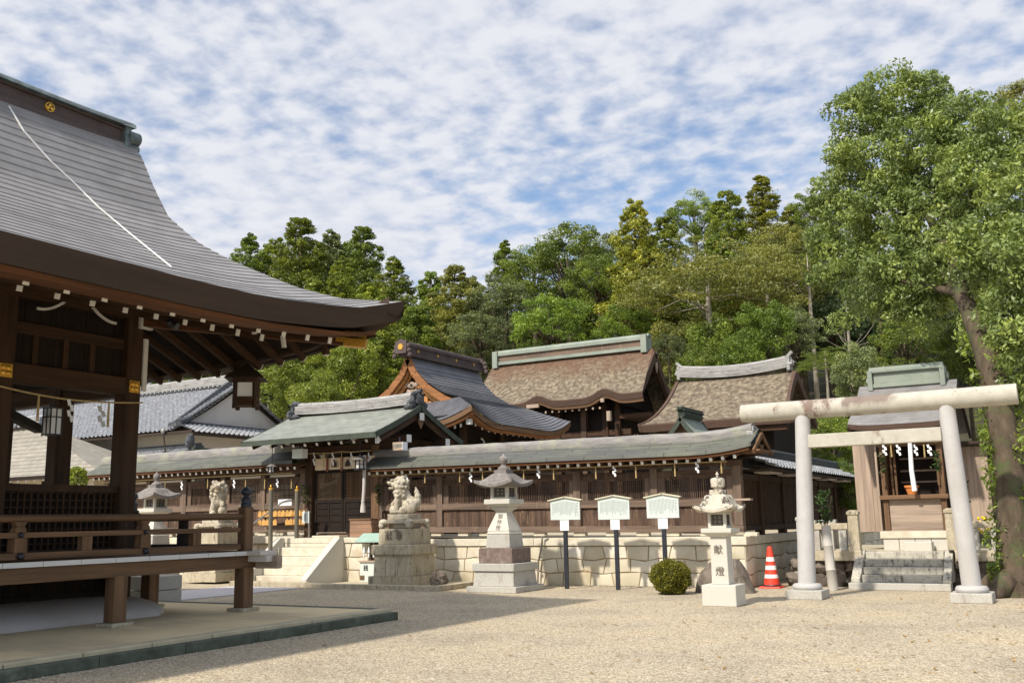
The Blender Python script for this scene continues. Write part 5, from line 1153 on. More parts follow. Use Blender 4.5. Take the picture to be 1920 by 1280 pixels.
def leafball(name, label, c, r, n, lw, ll, m, seed, cat, flat=0.):
    rng = np.random.default_rng(seed); d = rng.normal(size=(n, 3)); d /= np.linalg.norm(d, axis=1)[:, None]
    bump = 1+.07*np.sin(d[:, 0]*5+2)*np.sin(d[:, 2]*4+seed)+.05*np.sin(d[:, 0]*9+seed)*np.cos(d[:, 2]*8)+.04*np.sin(d[:, 1]*14)
    rad = rng.uniform(.80, 1.02, n)**.6*bump; rad = np.where(rng.random(n) < .05, rad*rng.uniform(1, 1.12, n), rad); p = d*rad[:, None]*np.array(r); keep = p[:, 2] > -r[2]*.93; p = p[keep]; d = d[keep]; n = len(p)
    ax = d+rng.normal(size=(n, 3))*.75; ax /= np.linalg.norm(ax, axis=1)[:, None]; s = np.cross(ax, rng.normal(size=(n, 3))); s /= np.linalg.norm(s, axis=1)[:, None]
    L_ = ll*rng.uniform(.7, 1.3, n)[:, None]; W_ = lw*rng.uniform(.7, 1.3, n)[:, None]
    v = np.stack([p-ax*L_*.5, p+s*W_*.5, p+ax*L_*.5, p-s*W_*.5], 1).reshape(-1, 3)
    me = bpy.data.meshes.new(name); me.from_pydata(v.tolist(), [], np.arange(4*n).reshape(-1, 4).tolist()); me.materials.append(m)
    me.attributes.new('tint', 'FLOAT', 'FACE').data.foreach_set('value', rng.uniform(0, 1, n).astype('f'))
    o = bpy.data.objects.new(name, me); C.objects.link(o); return o
T = thing('round_bush', 'clipped round yellowish green bush in front of the boulder', 'bush', (-6.82, 17.55, 0))
f_ = leafball('foliage', '', (0, 0, 0), (.375, .375, .315), 11000, .022, .034, L_bush, 3, 'bush'); f_.parent = T; f_.location = (0, 0, .30)
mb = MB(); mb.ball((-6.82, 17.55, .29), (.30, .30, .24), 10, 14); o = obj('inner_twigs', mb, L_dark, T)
for k in range(1):
    mb = MB(); mb.tube([(-6.82, 17.55, 0), (-6.82, 17.55, .2)], .03, 6); obj('stem', mb, M_trunk, T)
p = G(1447, 1096); x, y = p.x+.05, 19.6; x = PY(1447, 1090, 19.6).x
T = thing('traffic_cone', 'red traffic cone with three white bands in the corner by the side wall', 'traffic cone', (x, y, 0))
mb = MB(); mb.frus(x, y, 0, .035, .42, .42, .40, .40); obj('base', mb, M_red, T, bevel=.01)
hz = [.035, .19, .26, .35, .43, .51, .59, .76]
def cr(z): return lerp(.165, .045, z/.78)
for k, (a, c) in enumerate(zip(hz, hz[1:])):
    mb = MB(); mb.lathe(x, y, [(cr(a), a), (cr(c), c)], 28); o = obj('white_band' if k % 2 else 'cone_body', mb, M_conew if k % 2 else M_red, T, smooth=.6)
mb = MB(); mb.lathe(x, y, [(cr(.76), .76), (.04, .79), (.02, .80)], 20); obj('cone_tip', mb, M_red, T, smooth=.6)
mb = MB(); mb.tube([(x+.17*math.cos(t*math.pi/8), y+.17*math.sin(t*math.pi/8), .05) for t in range(17)], .018, 6); obj('weight_ring', mb, M_iron, T)

# ================================================================== TORII
T = thing('torii', 'weathered concrete torii gate with round posts and a stained round lintel', 'torii', (-2.98, 17.3, 0))
for xb_, xt_ in ((-4.26, -4.135), (-1.70, -1.81)):
    mb = MB(); mb.cbox((xb_, 17.3, .075), (.60, .60, .15)); obj('plinth', mb, M_grang, T, bevel=.012)
    mb = MB(); mb.lathe(xb_, 17.3, [(.22, .15), (.245, .18), (.245, .21), (.22, .245), (.16, .255)], 28); obj('collar', mb, M_concw, T, smooth=.7)
    mb = MB(); mb.tube([(lerp(xb_, xt_, t), 17.3, lerp(.25, 3.10, t)) for t in (0, .5, 1)], [.148, .138, .128], 28); obj('post', mb, M_concw, T, smooth=.8)
mb = MB(); mb.tube([(-5.20, 17.3, 3.205), (-3.0, 17.3, 3.205), (-.76, 17.3, 3.215)], [.166, .163, .166], 28); obj('lintel', mb, M_lintel, T, smooth=.8)
mb = MB(); mb.box(-4.06, -1.92, 17.22, 17.38, 2.535, 2.762); obj('tie_beam', mb, M_lintel, T, bevel=.012)

# ================================================================== SMALL SHRINE behind the torii
PT = thing('stone_platform', 'low stone platform with rough rock sides carrying the small shrine', 'platform', (-2.9, 22, 0))
mb = MB(); mb.box(-4.95, -.1, 20.25, 25, .62, .66); mb.box(-4.95, -.1, 20.25, 25, 0.05, .62) if False else None; obj('top', mb, M_terrace, PT)
mb = MB(); mb.box(-5.05, -3.86, 20.05, 20.28, .50, .70); obj('edge_slab', mb, M_granb, PT, bevel=.012)
mb = MB(); mb.box(-2.2, -.2, 20.05, 20.28, .50, .70); obj('edge_slab', mb, M_granb, PT, bevel=.012)
mb = MB(); mb.box(-5.05, -4.85, 20.29, 25, .50, .70); obj('edge_slab', mb, M_granb, PT, bevel=.012)
mb = MB(); mb.box(-4.9, -.2, 20.45, 25, 0, .6); obj('core', mb, M_mortar, PT)
rr = random.Random(11); k = 0
for xa, xb_ in ((-5.1, -3.85), (-2.15, -.3)):
    x = xa
    while x < xb_:
        for z0, s in ((.12, .24), (.40, .2)):
            mb = MB(); xx = x+rr.uniform(-.05, .05); mb.ball((xx, 20.32+rr.uniform(-.05, .05), z0), (s*rr.uniform(.8, 1.15), .2, s*.82), 9, 12, .45, k*1.7, 1.6); obj('side_rock', mb, M_rock, PT, smooth=.6); k += 1
        x += .36
mb = MB()
for k in range(3): mb = MB(); mb.ball((-5.0, 20.7+k*.5, .2), (.2, .3, .3), 9, 12, .4, k*3.1, 1.6); obj('side_rock', mb, M_rock, PT, smooth=.6)
S2 = thing('stone_steps', 'short mossy flight of steps behind the torii', 'steps', (-3.05, 19.9, 0))
mb = MB(); mb.box(-4.02, -2.25, 19.42, 19.75, 0, .13); obj('base_slab', mb, M_grang, S2, bevel=.012)
for k in range(4):
    mb = MB(); mb.box(-3.80, -2.40, 19.62+.17*k, 19.62+.17*k+.24, .13+.137*k, .13+.137*(k+1)-.003); obj('step', mb, M_step, S2, bevel=.01)
for xa, xb_ in ((-3.98, -3.815), (-2.385, -2.24)):
    mb = MB(); mb.prism([(19.5, .13), (20.35, .13), (20.35, .70), (20.22, .71), (19.5, .20)], 0, xa, xb_); obj('cheek_wall', mb, M_step, S2, bevel=.012)
# stone fence posts and rails around the platform
FN = thing('stone_fence', 'low stone post and rail fence along the front of the small shrine platform', 'fence', (-3, 20.2, .7))
for x, h, w in ((-5.0, .58, .17), (-3.98, .68, .20), (-2.22, .68, .20), (-.25, .58, .17)):
    mb = MB(); mb.frus(x, 20.17, .70, .70+h, w, w, w*.95, w*.95); mb.frus(x, 20.17, .701+h, .76+h, w*1.12, w*1.12, w*1.12, w*1.12); mb.frus(x, 20.17, .761+h, .79+h, w*1.1, w*1.1, w*.6, w*.6); obj('post', mb, M_granb if w > .18 else M_grang, FN, bevel=.008)
for xa, xb_ in ((-4.91, -4.09), (-2.11, -.34)):
    mb = MB(); mb.box(xa, xb_, 20.09, 20.25, 1.10, 1.22); obj('rail', mb, M_granb, FN, bevel=.012)
for x in (-4.72, -4.45, -4.2, -1.85, -1.5, -1.1, -.7):
    mb = MB(); mb.box(x-.075, x+.075, 20.11, 20.23, .70, 1.10); obj('baluster', mb, M_grang, FN, bevel=.008)
for y in (20.9, 21.8, 22.8):
    mb = MB(); mb.box(-5.03, -4.87, y-.08, y+.08, .70, 1.28); obj('post', mb, M_grang, FN, bevel=.008)
mb = MB(); mb.box(-5.01, -4.89, 20.27, 23, 1.1, 1.2); obj('rail', mb, M_grang, FN, bevel=.01)

SH = thing('small_shrine', 'small weathered board shrine with a grey roof behind the torii', 'shrine', (-2.95, 22, .66))
yf = 21.4
def sx(px, Y=yf): return PY(px, 900, Y).x
fx0, fx1 = sx(1650), sx(1770)
mb = MB(); mb.box(fx0-.02, fx1+.05, 21.0, 23.4, .90, 1.04); obj('base_slab', mb, M_granite, SH, bevel=.01)
for k in range(4):
    w = (fx1-fx0-.02)/4; mb = MB(); mb.box(fx0+.03+k*w, fx0+.03+(k+1)*w-.008, 21.03, 23.3, .66, .898); obj('base_block', mb, M_granw, SH, bevel=.008)
mb = MB(); a = PY(1690, 990, 20.75); mb.box(sx(1687, 20.8), sx(1738, 20.8), 20.6, 20.95, .66, .84); obj('front_step', mb, M_granw, SH, bevel=.01)
# body: left wing wall of vertical boards, right wing, central front
def boards(mb, x0, x1, y, z0, z1, w=.17, dpt=.04):
    x = x0; i = 0
    while x < x1-.01: q = min(w, x1-x); mb.box(x, x+q-.004, y-.008*(i % 2), y+dpt, z0, z1); x += q; i += 1
wl = sx(1603, 21.7)
mb = MB(); boards(mb, wl, fx0+.02, 21.7, 1.02, 2.86); obj('side_wall', mb, MA['grey_v'], SH)
mb = MB()
y = 21.3
mb.box(fx0-.01, fx0+.03, 21.06, 21.7, 1.05, 2.75); obj('side_wall', mb, MA['grey_v'], SH)
mb = MB(); boards(mb, fx1+.05, sx(1856, 22.0), 22.0, 1.0, 2.70); obj('side_wall', mb, MA['grey_v'], SH)
mb = MB(); mb.box(fx1+.05, sx(1862, 22)+.05, 21.75, 23.6, 2.74, 2.80); mb.box(wl, fx0, 21.75, 23.6, 2.78, 2.84); mb.box(fx0-.0, fx1+.02, 21.95, 23.5, 1.05, 2.9); obj('rear_wall', mb, MA['fasc_v'], SH)
xi0, xi1 = sx(1660, 21.1), sx(1764, 21.1)
for x in (xi0-.02, xi1+.02):
    mb = MB(); mb.box(x-.05, x+.05, 21.05, 21.17, 1.05, 2.80); obj('post', mb, MA['bright_v'] if False else MA['rail_v'], SH, bevel=.008)
mb = MB(); mb.box(xi0+.035, xi1-.035, 21.10, 21.15, 1.07, 1.66); obj('front_board', mb, MA['grey_x'], SH, bevel=.006)
mb = MB(); mb.box(xi0-.12, xi1+.12, 20.98, 21.22, 1.665, 1.75); obj('ledge', mb, MA['rail_x'], SH, bevel=.008)
mb = MB(); mb.box(xi0+.035, xi1-.035, 21.08, 21.16, 1.052, 1.068); mb.box(xi0-.1, xi1+.1, 21.02, 21.2, 1.042, 1.05); obj('sill', mb, MA['grey_x'], SH)
mb = MB(); mb.box(xi0+.03, xi1-.03, 21.23, 21.9, 1.70, 1.74); obj('floor', mb, MA['rail_x'], SH)
for x in (xi0+.10, xi0+.17): 
    mb = MB(); mb.box(x-.02, x+.02, 21.3, 21.36, 1.745, 2.8); obj('post', mb, MA['rail_v'], SH)
mb = MB(); mb.box(xi0+.2, xi1-.1, 21.80, 21.84, 1.745, 2.8); obj('inner_door', mb, MA['dark_v'], SH)
for z in (2.02, 2.25, 2.5):
    mb = MB(); mb.box(xi0+.2, xi1-.1, 21.77, 21.80, z-.018, z+.018); obj('door_rail', mb, MA['grey_x'], SH)
mb = MB(); mb.box(xi1-.06, xi1+.0, 21.2, 21.9, 1.75, 2.8); obj('side_panel', mb, MA['rail_v'], SH); mb = MB(); mb.box(xi0-.0, xi0+.03, 21.2, 21.9, 1.75, 2.8); obj('side_panel', mb, MA['rail_v'], SH)
mb = MB(); mb.box(xi0-.08, xi1+.08, 21.04, 21.18, 2.72, 2.86); obj('lintel', mb, MA['rail_x'], SH)
# roof
rx0, rx1 = sx(1602, 20.9), sx(1800, 20.9); zE = PY(1610, 800, 20.7).z; zR = PY(1650, 722, 22.3).z
def srp(t): return lerp(20.65, 22.3, t), lerp(zE, zR, t**.85)-.12*math.sin(math.pi*t)
mb = MB(); rows = []
for k in range(12):
    y0_, z0_ = srp(k/12); y1_, z1_ = srp((k+1)/12); rows += [(y0_, z0_+.014), (y1_, z1_)]
def swp(x): t = abs(2*(x-rx0)/(rx1-rx0)-1); return .05*t**4
mb.grid(lambda i, j: (lerp(rx0, rx1, j/20), rows[i][0], rows[i][1]+swp(lerp(rx0, rx1, j/20))*(1-i/24)), 23, 20); obj('roof', mb, M_roof, SH)
mb = MB(); mb.grid(lambda i, j: (lerp(rx0, rx1, j), lerp(22.3, 24.2, i/6), lerp(zR, zE, i/6)), 6, 1); obj('roof', mb, M_roof, SH)
mb = MB(); mb.grid(lambda i, j: (lerp(rx0, rx1, j/20), [20.65, 20.66, 20.85][i], [zE+.01, zE-.09, zE-.07][i]+swp(lerp(rx0, rx1, j/20))), 2, 20); obj('eave_edge', mb, M_thatche, SH)
mb = MB(); mb.grid(lambda i, j: (lerp(rx0+.03, rx1-.03, j), lerp(20.7, 22.3, i/8), srp(i/8)[1]-.09), 8, 1); obj('soffit', mb, MA['dark_y'], SH)
for k in range(16):
    x = lerp(rx0+.08, rx1-.08, k/15); mb = MB(); mb.beam((x, 21.5, zE+.13), (x, 20.80, zE-.115), .045, .05); mb.mi = 1; mb.beam((x, 20.80, zE-.115), (x, 20.79, zE-.118), .05, .056); obj('rafter', mb, [MA['rail_y'], M_white], SH)
for x in (rx0+.02, rx1-.02):
    mb = MB()
    for k in range(6): a, c = srp(k/6), srp((k+1)/6); mb.beam((x, a[0], a[1]-.07), (x, c[0], c[1]-.07), .05, .12)
    mb.beam((x, 22.3, zR-.07), (x, 24.15, zE-.07), .05, .12); obj('bargeboard', mb, MA['fasc_y'], SH)
mb = MB(); mb.prism([(20.9, zE-.05), (24., zE-.05), (22.3, zR-.1)], 0, rx0+.35, rx0+.38); mb.prism([(20.9, zE-.05), (24., zE-.05), (22.3, zR-.1)], 0, rx1-.38, rx1-.35); obj('gable_wall', mb, MA['grey_v'], SH)
rx0b, rx1b = rx0+.28, rx1-.28; zb = PY(1640, 724, 22.3).z; ztp = PY(1640, 693, 22.3).z
mb = MB(); mb.box(rx0b, rx1b, 22.12, 22.48, zb-.06, zb+.03); mb.box(rx0b+.04, rx1b-.04, 22.17, 22.43, zb+.03, ztp-.10); mb.box(rx0b-.02, rx1b+.02, 22.10, 22.50, ztp-.10, ztp-.06); mb.prism([(22.10, ztp-.06), (22.5, ztp-.06), (22.4, ztp+.03), (22.3, ztp+.05), (22.2, ztp+.03)], 0, rx0b-.04, rx1b+.04); obj('ridge', mb, M_verd, SH, bevel=.012)
for x in (rx0b-.02, rx1b+.02):
    mb = MB(); mb.box(x-.05, x+.05, 22.08, 22.52, zb-.12, ztp-.05); mb.tube([(x-.1, 22.3, zb+.1), (x+.1, 22.3, zb+.1)], .08, 12); obj('ridge_end', mb, M_verd, SH, bevel=.01)
# things at the small shrine
kk = []
for px, k in ((1658, 1), (1670, 0), (1684, 1), (1716, 1), (1732, 0), (1742, 1)):
    p = PY(px, 833, 20.95); kk.append((p.x, p.z, k))
shrope('straw_rope', 'straw rope with white paper streamers across the front of the small shrine', [(xi0-.05, PY(1665, 830, 20.95).z+.02), (xi1+.05, PY(1750, 830, 20.95).z+.02)], kk, 20.95, hh=.20)
T = thing('bell_rope', 'long white bell cloth hanging before the small shrine door', 'bell rope', tuple(PY(1710, 900, 20.85)))
a, c, d = PY(1705, 812, 20.85), PY(1709, 880, 20.85), PY(1715, 920, 20.85); mb = MB(); mb.tube([a, c, d], [.04, .045, .05], 12); obj('cloth', mb, M_paper, T, smooth=.8)
p = PY(1706, 880, 21.1); x = p.x; z = 1.755
T = thing('flower_pot', 'orange clay flower pot on the ledge of the small shrine', 'pot', (x, 21.1, z)); mb = MB(); mb.lathe(x, 21.12, [(.085, z), (.125, z+.14), (.14, z+.14), (.14, z+.18), (.125, z+.18), (.11, z+.14)], 20); obj('pot', mb, M_terra, T, smooth=.6)
for px, py, lb in ((1656, 872, 'thin sprig in a tube at the left side of the small shrine front'), (1757, 868, 'thin sprig in a tube at the right side of the small shrine front')):
    p = PY(px, py, 21.0); T = thing('sakaki_sprig', lb, 'sprig', (p.x, 21.0, p.z-.28)); mb = MB(); sprig(mb, (p.x, 21.0, p.z-.22), .46, .09, 80, rr, .03, .08); o = obj('leaves', mb, L_sakaki, T); tint(o, rr)
    mb = MB(); mb.tube([(p.x, 21.0, p.z-.42), (p.x, 21.0, p.z-.16)], .025, 8); obj('tube', mb, MA['rail_v'], T)
for px, Y, ht, lb in ((1562, 19.25, 1.19, 'pale bamboo vase with a leafy sprig beside the left torii post'), (1828, 19.35, 1.28, 'bamboo vase with a dark sprig half hidden behind the right torii post')):
    p = PY(px, 1095, Y); T = thing('bamboo_vase', lb, 'vase', (p.x, Y, 0)); q = -.05 if px < 1700 else -.06
    mb = MB(); mb.tube([(p.x, Y, 0), (p.x+q*.4, Y, .36), (p.x+q*.42, Y, .37), (p.x+q*.43, Y, .38), (p.x+q*.8, Y, .8), (p.x+q*.82, Y, .815), (p.x+q*.83, Y, .83), (p.x+q, Y, ht)], [.095, .09, .10, .09, .087, .095, .087, .085], 18); obj('tube', mb, M_bamb, T, smooth=.9)
    mb = MB(); sprig(mb, (p.x+q, Y, ht-.06), .72, .14, 230 if px < 1700 else 160, rr, .045, .11); o = obj('leaves', mb, L_sakaki, T); tint(o, rr)
    for k in range(4):
        mb = MB(); mb.tube([(p.x+q, Y, ht-.1), (p.x+q+rr.uniform(-.15, .15), Y+rr.uniform(-.1, .1), ht+.55)], .006, 5); obj('stem', mb, M_trunk, T)
for px, py in ((1846, 985), (1880, 980)):
    p = PY(px, py, 21.2); T = thing('yellow_flowers', 'bunch of yellow flowers behind the stone fence, ' + ('nearer the torii post' if px < 1860 else 'nearer the tree trunk'), 'flowers', (p.x, 21.2, .66)); mb = MB()
    for k in range(26): c = (p.x+rr.gauss(0, .09), 21.2+rr.gauss(0, .06), p.z+rr.uniform(-.14, .16)); mb.ball(c, .028, 5, 7)
    obj('petals', mb, M_yellow, T); mb = MB(); sprig(mb, (p.x, 21.2, .66), .45, .10, 60, rr, .03, .1); o = obj('leaves', mb, L_bright, T); tint(o, rr)
# fallen leaves on the gravel
mb = MB(); rl = random.Random(8)
for k in range(420):
    if k < 330: x, y = rl.gauss(-1.8, 2.3), rl.uniform(8.5, 17.5)
    else: x, y = rl.uniform(-9, 0), rl.uniform(7.5, 18)
    if x < -8.6: continue
    a = rl.uniform(0, 6.28); L_ = rl.uniform(.018, .05); u = Vector((math.cos(a), math.sin(a), rl.uniform(-.2, .3)))*L_; w = Vector((-math.sin(a), math.cos(a), rl.uniform(-.3, .3)))*L_*.4; p = Vector((x, y, .012))
    mb.add([p-u, p+w, p+u, p-w], [(0, 1, 2, 3)])
mb2 = MB(); rp2 = random.Random(12)
def pebble(x, y, s):
    o = len(mb2.v); q = [rp2.uniform(.6, 1.3)*s for _ in range(6)]; a = rp2.uniform(0, 6.28); c_, s_ = math.cos(a), math.sin(a)
    pts = [(q[0], 0, .3*s), (0, q[1], .3*s), (-q[2], 0, .3*s), (0, -q[3], .3*s), (0, 0, .9*s), (0, 0, -.2*s)]
    mb2.add([(x+p[0]*c_-p[1]*s_, y+p[0]*s_+p[1]*c_, p[2]) for p in pts], [(0, 1, 4), (1, 2, 4), (2, 3, 4), (3, 0, 4), (1, 0, 5), (2, 1, 5), (3, 2, 5), (0, 3, 5)])
for k in range(5200):
    t = rp2.random()
    if t < .18: pebble(-8.83+abs(rp2.gauss(0, .10)), rp2.uniform(5, 11.9), rp2.uniform(.006, .016))
    elif t < .30: pebble(rp2.uniform(-11.5, -6), 19.15-abs(rp2.gauss(0, .12)), rp2.uniform(.01, .022))
    elif t < .40: pebble(rp2.uniform(-17, -11.6), 16.97-abs(rp2.gauss(0, .1)), rp2.uniform(.01, .022))
    else:
        y = 5.2+12*rp2.random()**1.6; x = -8.7+9.5*rp2.random(); pebble(x, y, rp2.uniform(.005, .013))
stuff('loose_pebbles', mb2, mat('pebble', (.44, .38, .29), var=.6, scale=23, bump=0))
M_litter = mat('fallen_leaf', (.30, .19, .07), var=.8, scale=3, bump=0); stuff('fallen_leaves', mb, M_litter)

# ================================================================== BUILDINGS BEHIND THE FENCE
# offering hall with the orange gable (ridge runs away from us)
OH = thing('offering_hall', 'hall with a grey curved roof and carved orange gable behind the gate', 'shrine hall', (-17.2, 25.5, 1))
hx, ex, yg, y0e, y1e, y1g = -17.22, -14.29, 23.6, 22.5, 28.52, 27.5
vp = [PY(px, py, yg) for px, py in ((760, 665), (778, 692), (800, 716.5), (833, 738), (862, 750))]
ux = [0]+[v.x-hx for v in vp[1:]]+[ex-hx]; uz = [vp[0].z]+[v.z for v in vp[1:]]+[4.10]
ub = vp[-1].x-hx; W_ = ex-hx
def ohz(d): return interp(d, ux, uz)
def ylim(d): t = max(0, (d-ub)/(W_-ub)); return yg+(y0e-yg)*t, y1g+(y1e-y1g)*t
def flo(a, lo, hi): e = min(a-lo, hi-a); return .42*max(0, 1-e/1.7)**2
ds = [W_*k/30 for k in range(31)]
for s in (1, -1):
    mb = MB(); rows = []
    for k in range(30): rows += [(ds[k]+.003, 0), (ds[k+1], .02)]
    def P(i, j):
        d, l = rows[i]; a, b = ylim(d); y = lerp(a, b, j/30); t = max(0, (d-ub*.6)/(W_-ub*.6)); return (hx+s*d+s*l*.5, y, ohz(d)+l+flo(y, a, b)*t**1.5)
    mb.grid(P, len(rows)-1, 30); obj('roof', mb, M_roof2, OH)
mb = MB(); rows = []
for k in range(12): rows += [(k/12+.002, 0), ((k+1)/12, .02)]
def P(i, j):
    t, l = rows[i]; hw = lerp(ub, W_, t); u = 2*j/30-1; d = ub+(W_-ub)*t; y = lerp(yg, y0e, t); tt = max(0, (d-ub*.6)/(W_-ub*.6)); e = (1-abs(u))*hw
    return (hx+u*hw, y-l*.5, ohz(d)+l+.42*max(0, 1-e/1.7)**2*tt**1.5)
mb.grid(P, len(rows)-1, 30); obj('roof', mb, M_roof2, OH)
# eave edge boards
def eavepath(): 
    pts = []
    for k in range(21): u = -1+k/10; pts.append((hx+u*W_, y0e, 4.10+.42*max(0, 1-(1-abs(u))*W_/1.7)**2))
    return pts
for nm, dz, th, m, ins in (('eave_edge', -.01, .14, 'rail_x', .0), ('eave_board', -.15, .08, 'barge_x', .06)):
    mb = MB(); mb.grid(lambda i, j: (eavepath()[i][0]*(1 if j < 2 else 1), eavepath()[i][1]+ins+(0, .0, .2)[j], eavepath()[i][2]+dz-(0, th, th-.02)[j]), 20, 2); obj(nm, mb, MA[m], OH)
    mb = MB()
    def Q(i, j):
        y = lerp(y0e, y1e, i/30); return (ex-ins-(0, 0, .2)[j], y, 4.10+flo(y, y0e, y1e)+dz-(0, th, th-.02)[j])
    mb.grid(Q, 30, 2); obj(nm, mb, MA[m.replace('_x', '_y')], OH)
mb = MB(); mb.grid(lambda i, j: (ex-.1-i*.5, lerp(y0e+.1, y1e-.1, j/20), 3.93+i*.12+flo(lerp(y0e, y1e, j/20), y0e, y1e)*(1-i/3)), 3, 20); obj('soffit', mb, MA['dark_y'], OH)
for k in range(15):
    y = lerp(23.1, 28.0, k/14); z = 3.90+flo(y, y0e, y1e)*.8; mb = MB(); mb.beam((-15.6, y, z+.3), (-14.55, y, z), .06, .07); mb.mi = 1; mb.beam((-14.55, y, z), (-14.54, y, z), .07, .08); obj('rafter', mb, [MA['hall_x'], M_white], OH)
for px, py in ((854, 800), (865, 797)):
    p = PY(px-1, py, 22.75); mb = MB(); mb.cbox(p, (.06, .02, .10)); obj('beam_cap', mb, M_white, OH)
p = PY(880, 790, 22.75); mb = MB(); mb.cbox(p, (.14, .14, .16)); obj('beam_cap', mb, M_white, OH, bevel=.01)
mb = MB(); mb.beam((p.x-.04, p.y+.08, p.z), (-15.6, 23.9, p.z+.3), .12, .14); obj('hip_rafter', mb, MA['hall_x'], OH)
# gable: bargeboards, inner boards, wall with carving
for s in (1, -1):
    for ins, wd_, yy, m, nm in ((.0, .20, yg-.02, 'barge_x', 'bargeboard'), (.17, .13, yg+.10, 'bright_x', 'bargeboard'), (.33, .11, yg+.22, 'bright_x', 'inner_board')):
        mb = MB()
        for k in range(len(ux)-2):
            a, c = (ux[k], uz[k]), (ux[k+1], uz[k+1]); mb.beam((hx+s*a[0], yy, a[1]-.03-ins-wd_*.6), (hx+s*c[0], yy, c[1]-.03-ins-wd_*.6), .07, wd_)
        obj(nm, mb, MA[m], OH)
mb = MB(); n = 18
for k in range(n):
    x = lerp(hx-1.35, hx+1.35, k/(n-1)); d = abs(x-hx); mb.box(x-.07, x+.07-.012, yg+.34, yg+.38, uz[-2]-.05, max(uz[-2], ohz(d)-.62))
obj('gable_wall', mb, MA['bright_v'], OH)
mb = MB(); zc = vp[0].z-.92; mb.ball((hx, yg+.18, zc), (.11, .05, .11), 10, 14); mb.mi = 1; mb.ball((hx, yg+.14, zc), (.05, .04, .05), 8, 10); mb.mi = 0
for s in (-1, 1): mb.ball((hx+s*.15, yg+.18, zc+.01), (.10, .04, .07), 8, 10, .4, s, 3); mb.ball((hx+s*.10, yg+.18, zc-.22), (.12, .05, .09), 8, 10, .6, s, 4)
mb.ball((hx, yg+.18, zc-.28), (.11, .05, .12), 8, 10, .6, 3, 4); obj('gable_carving', mb, [MA['grey_v'], M_verdd], OH); mb = MB(); mb.ball((hx, yg+.1, vp[0].z-.28), (.07, .05, .10), 8, 10, .3, 2, 3); obj('gable_pendant', mb, MA['bright_v'], OH)
mb = MB(); zr0 = vp[0].z
mb.box(hx-.19, hx+.19, 23.35, 27.55, zr0-.08, zr0+.02); mb.box(hx-.14, hx+.14, 23.35, 27.55, zr0+.02, zr0+.20); mb.box(hx-.18, hx+.18, 23.35, 27.55, zr0+.20, zr0+.24); mb.tube([(hx, 23.2, zr0+.31), (hx, 23.5, zr0+.28), (hx, 27.3, zr0+.28), (hx, 27.7, zr0+.30)], .11, 10); obj('ridge', mb, M_ridge, OH)
for k in range(4):
    mb = MB(); y = 23.9+k*1.05; mb.tube([(hx+.14, y, zr0+.11), (hx+.155, y, zr0+.11)], .045, 12); obj('gold_crest', mb, M_gold, OH)
for y in (23.28, 27.6):
    mb = MB(); mb.box(hx-.20, hx+.20, y-.08, y+.06, zr0-.02, zr0+.36)
    for s in (-1, 1):
        for q in range(3): mb.ball((hx+s*(.22+.03*q), y, zr0+.2-.14*q), (.08, .07, .085), 8, 10)
    mb.mi = 1; mb.tube([(hx, y-.09, zr0+.18), (hx, y-.10, zr0+.18)], .09, 16); obj('ridge_end', mb, [M_ridge, M_gold], OH)
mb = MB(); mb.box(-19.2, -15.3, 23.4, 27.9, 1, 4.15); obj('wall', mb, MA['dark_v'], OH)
for x, y in ((-15.25, 23.5), (-15.25, 25.6), (-15.25, 27.7), (-17.2, 23.38), (-19.2, 23.38)):
    mb = MB(); mb.cbox((x, y, 2.6), (.2, .2, 3.2)); obj('post', mb, MA['hall_v'], OH)
mb = MB(); mb.box(-15.26, -15.2, 23.6, 27.6, 3.45, 3.6); obj('tie_beam', mb, MA['orange_y'], OH)
for k in range(2):
    y = 24.4+k*2.0; mb = MB(); pts = [(-15.18, y+.3*t, 3.78-.10*t*t*3) for t in (0, .4, .8, 1.2)]
    for a, c in zip(pts, pts[1:]): mb.beam(a, c, .04, .03, up=(1, 0, 0))
    obj('bracket_edge', mb, M_white, OH)

# main sanctuary: bark roof with a wavy eave
MH = thing('main_sanctuary', 'main sanctuary with a thick wavy bark roof under a pale green ridge', 'shrine hall', (-16.4, 33, 1))
mx0, mx1 = -19.85, -13.05
def wav(x): 
    w = 0
    for c, a in ((-16.85, .24), (-14.2, .27)): w += a*math.exp(-((x-c)/.42)**2)
    return w
def mzf(t, x):   # t 0 ridge .. 1 eave
    z = interp(t, [0, .12, .28, .5, .72, .88, 1], [7.46, 7.22, 6.86, 6.38, 5.96, 5.72, 5.60]); return z+wav(x)*max(0, (t-.55)/.45)**2+.06*abs((x+16.45)/3.4)**3*t
def myf(t): return lerp(33, 31.0, t)
def mxf(u, t): return lerp(mx0-.35*t*t, mx1+.30*t*t, u)
nf = 40
mb = MB()
def P(i, j):
    t, u = i/26, j/nf; x = mxf(u, t); n_ = .02*mnoise.noise(Vector((x*5, t*9, 0))); return (x, myf(t), mzf(t, x)+n_)
mb.grid(P, 26, nf); obj('bark_roof', mb, M_thatch, MH, smooth=1.2)
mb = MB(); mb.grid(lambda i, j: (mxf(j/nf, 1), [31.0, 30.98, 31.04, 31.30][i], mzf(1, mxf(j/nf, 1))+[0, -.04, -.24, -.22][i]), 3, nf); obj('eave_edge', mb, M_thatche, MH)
mb = MB(); mb.grid(lambda i, j: (mxf(j/nf, 1), [31.06, 31.08, 31.4][i], mzf(1, mxf(j/nf, 1))+[-.24, -.34, -.30][i]), 2, nf); obj('eave_board', mb, MA['rail_x'], MH)
for c in (-16.85, -14.2):
    mb = MB(); mb.cbox((c-.18 if c < -15 else c-.05, 30.98, 5.46), (.50 if c < -15 else .12, .10, .13)); obj('beam_end', mb, MA['grey_x'], MH)  # paler wood stands in for the light catching these beam ends
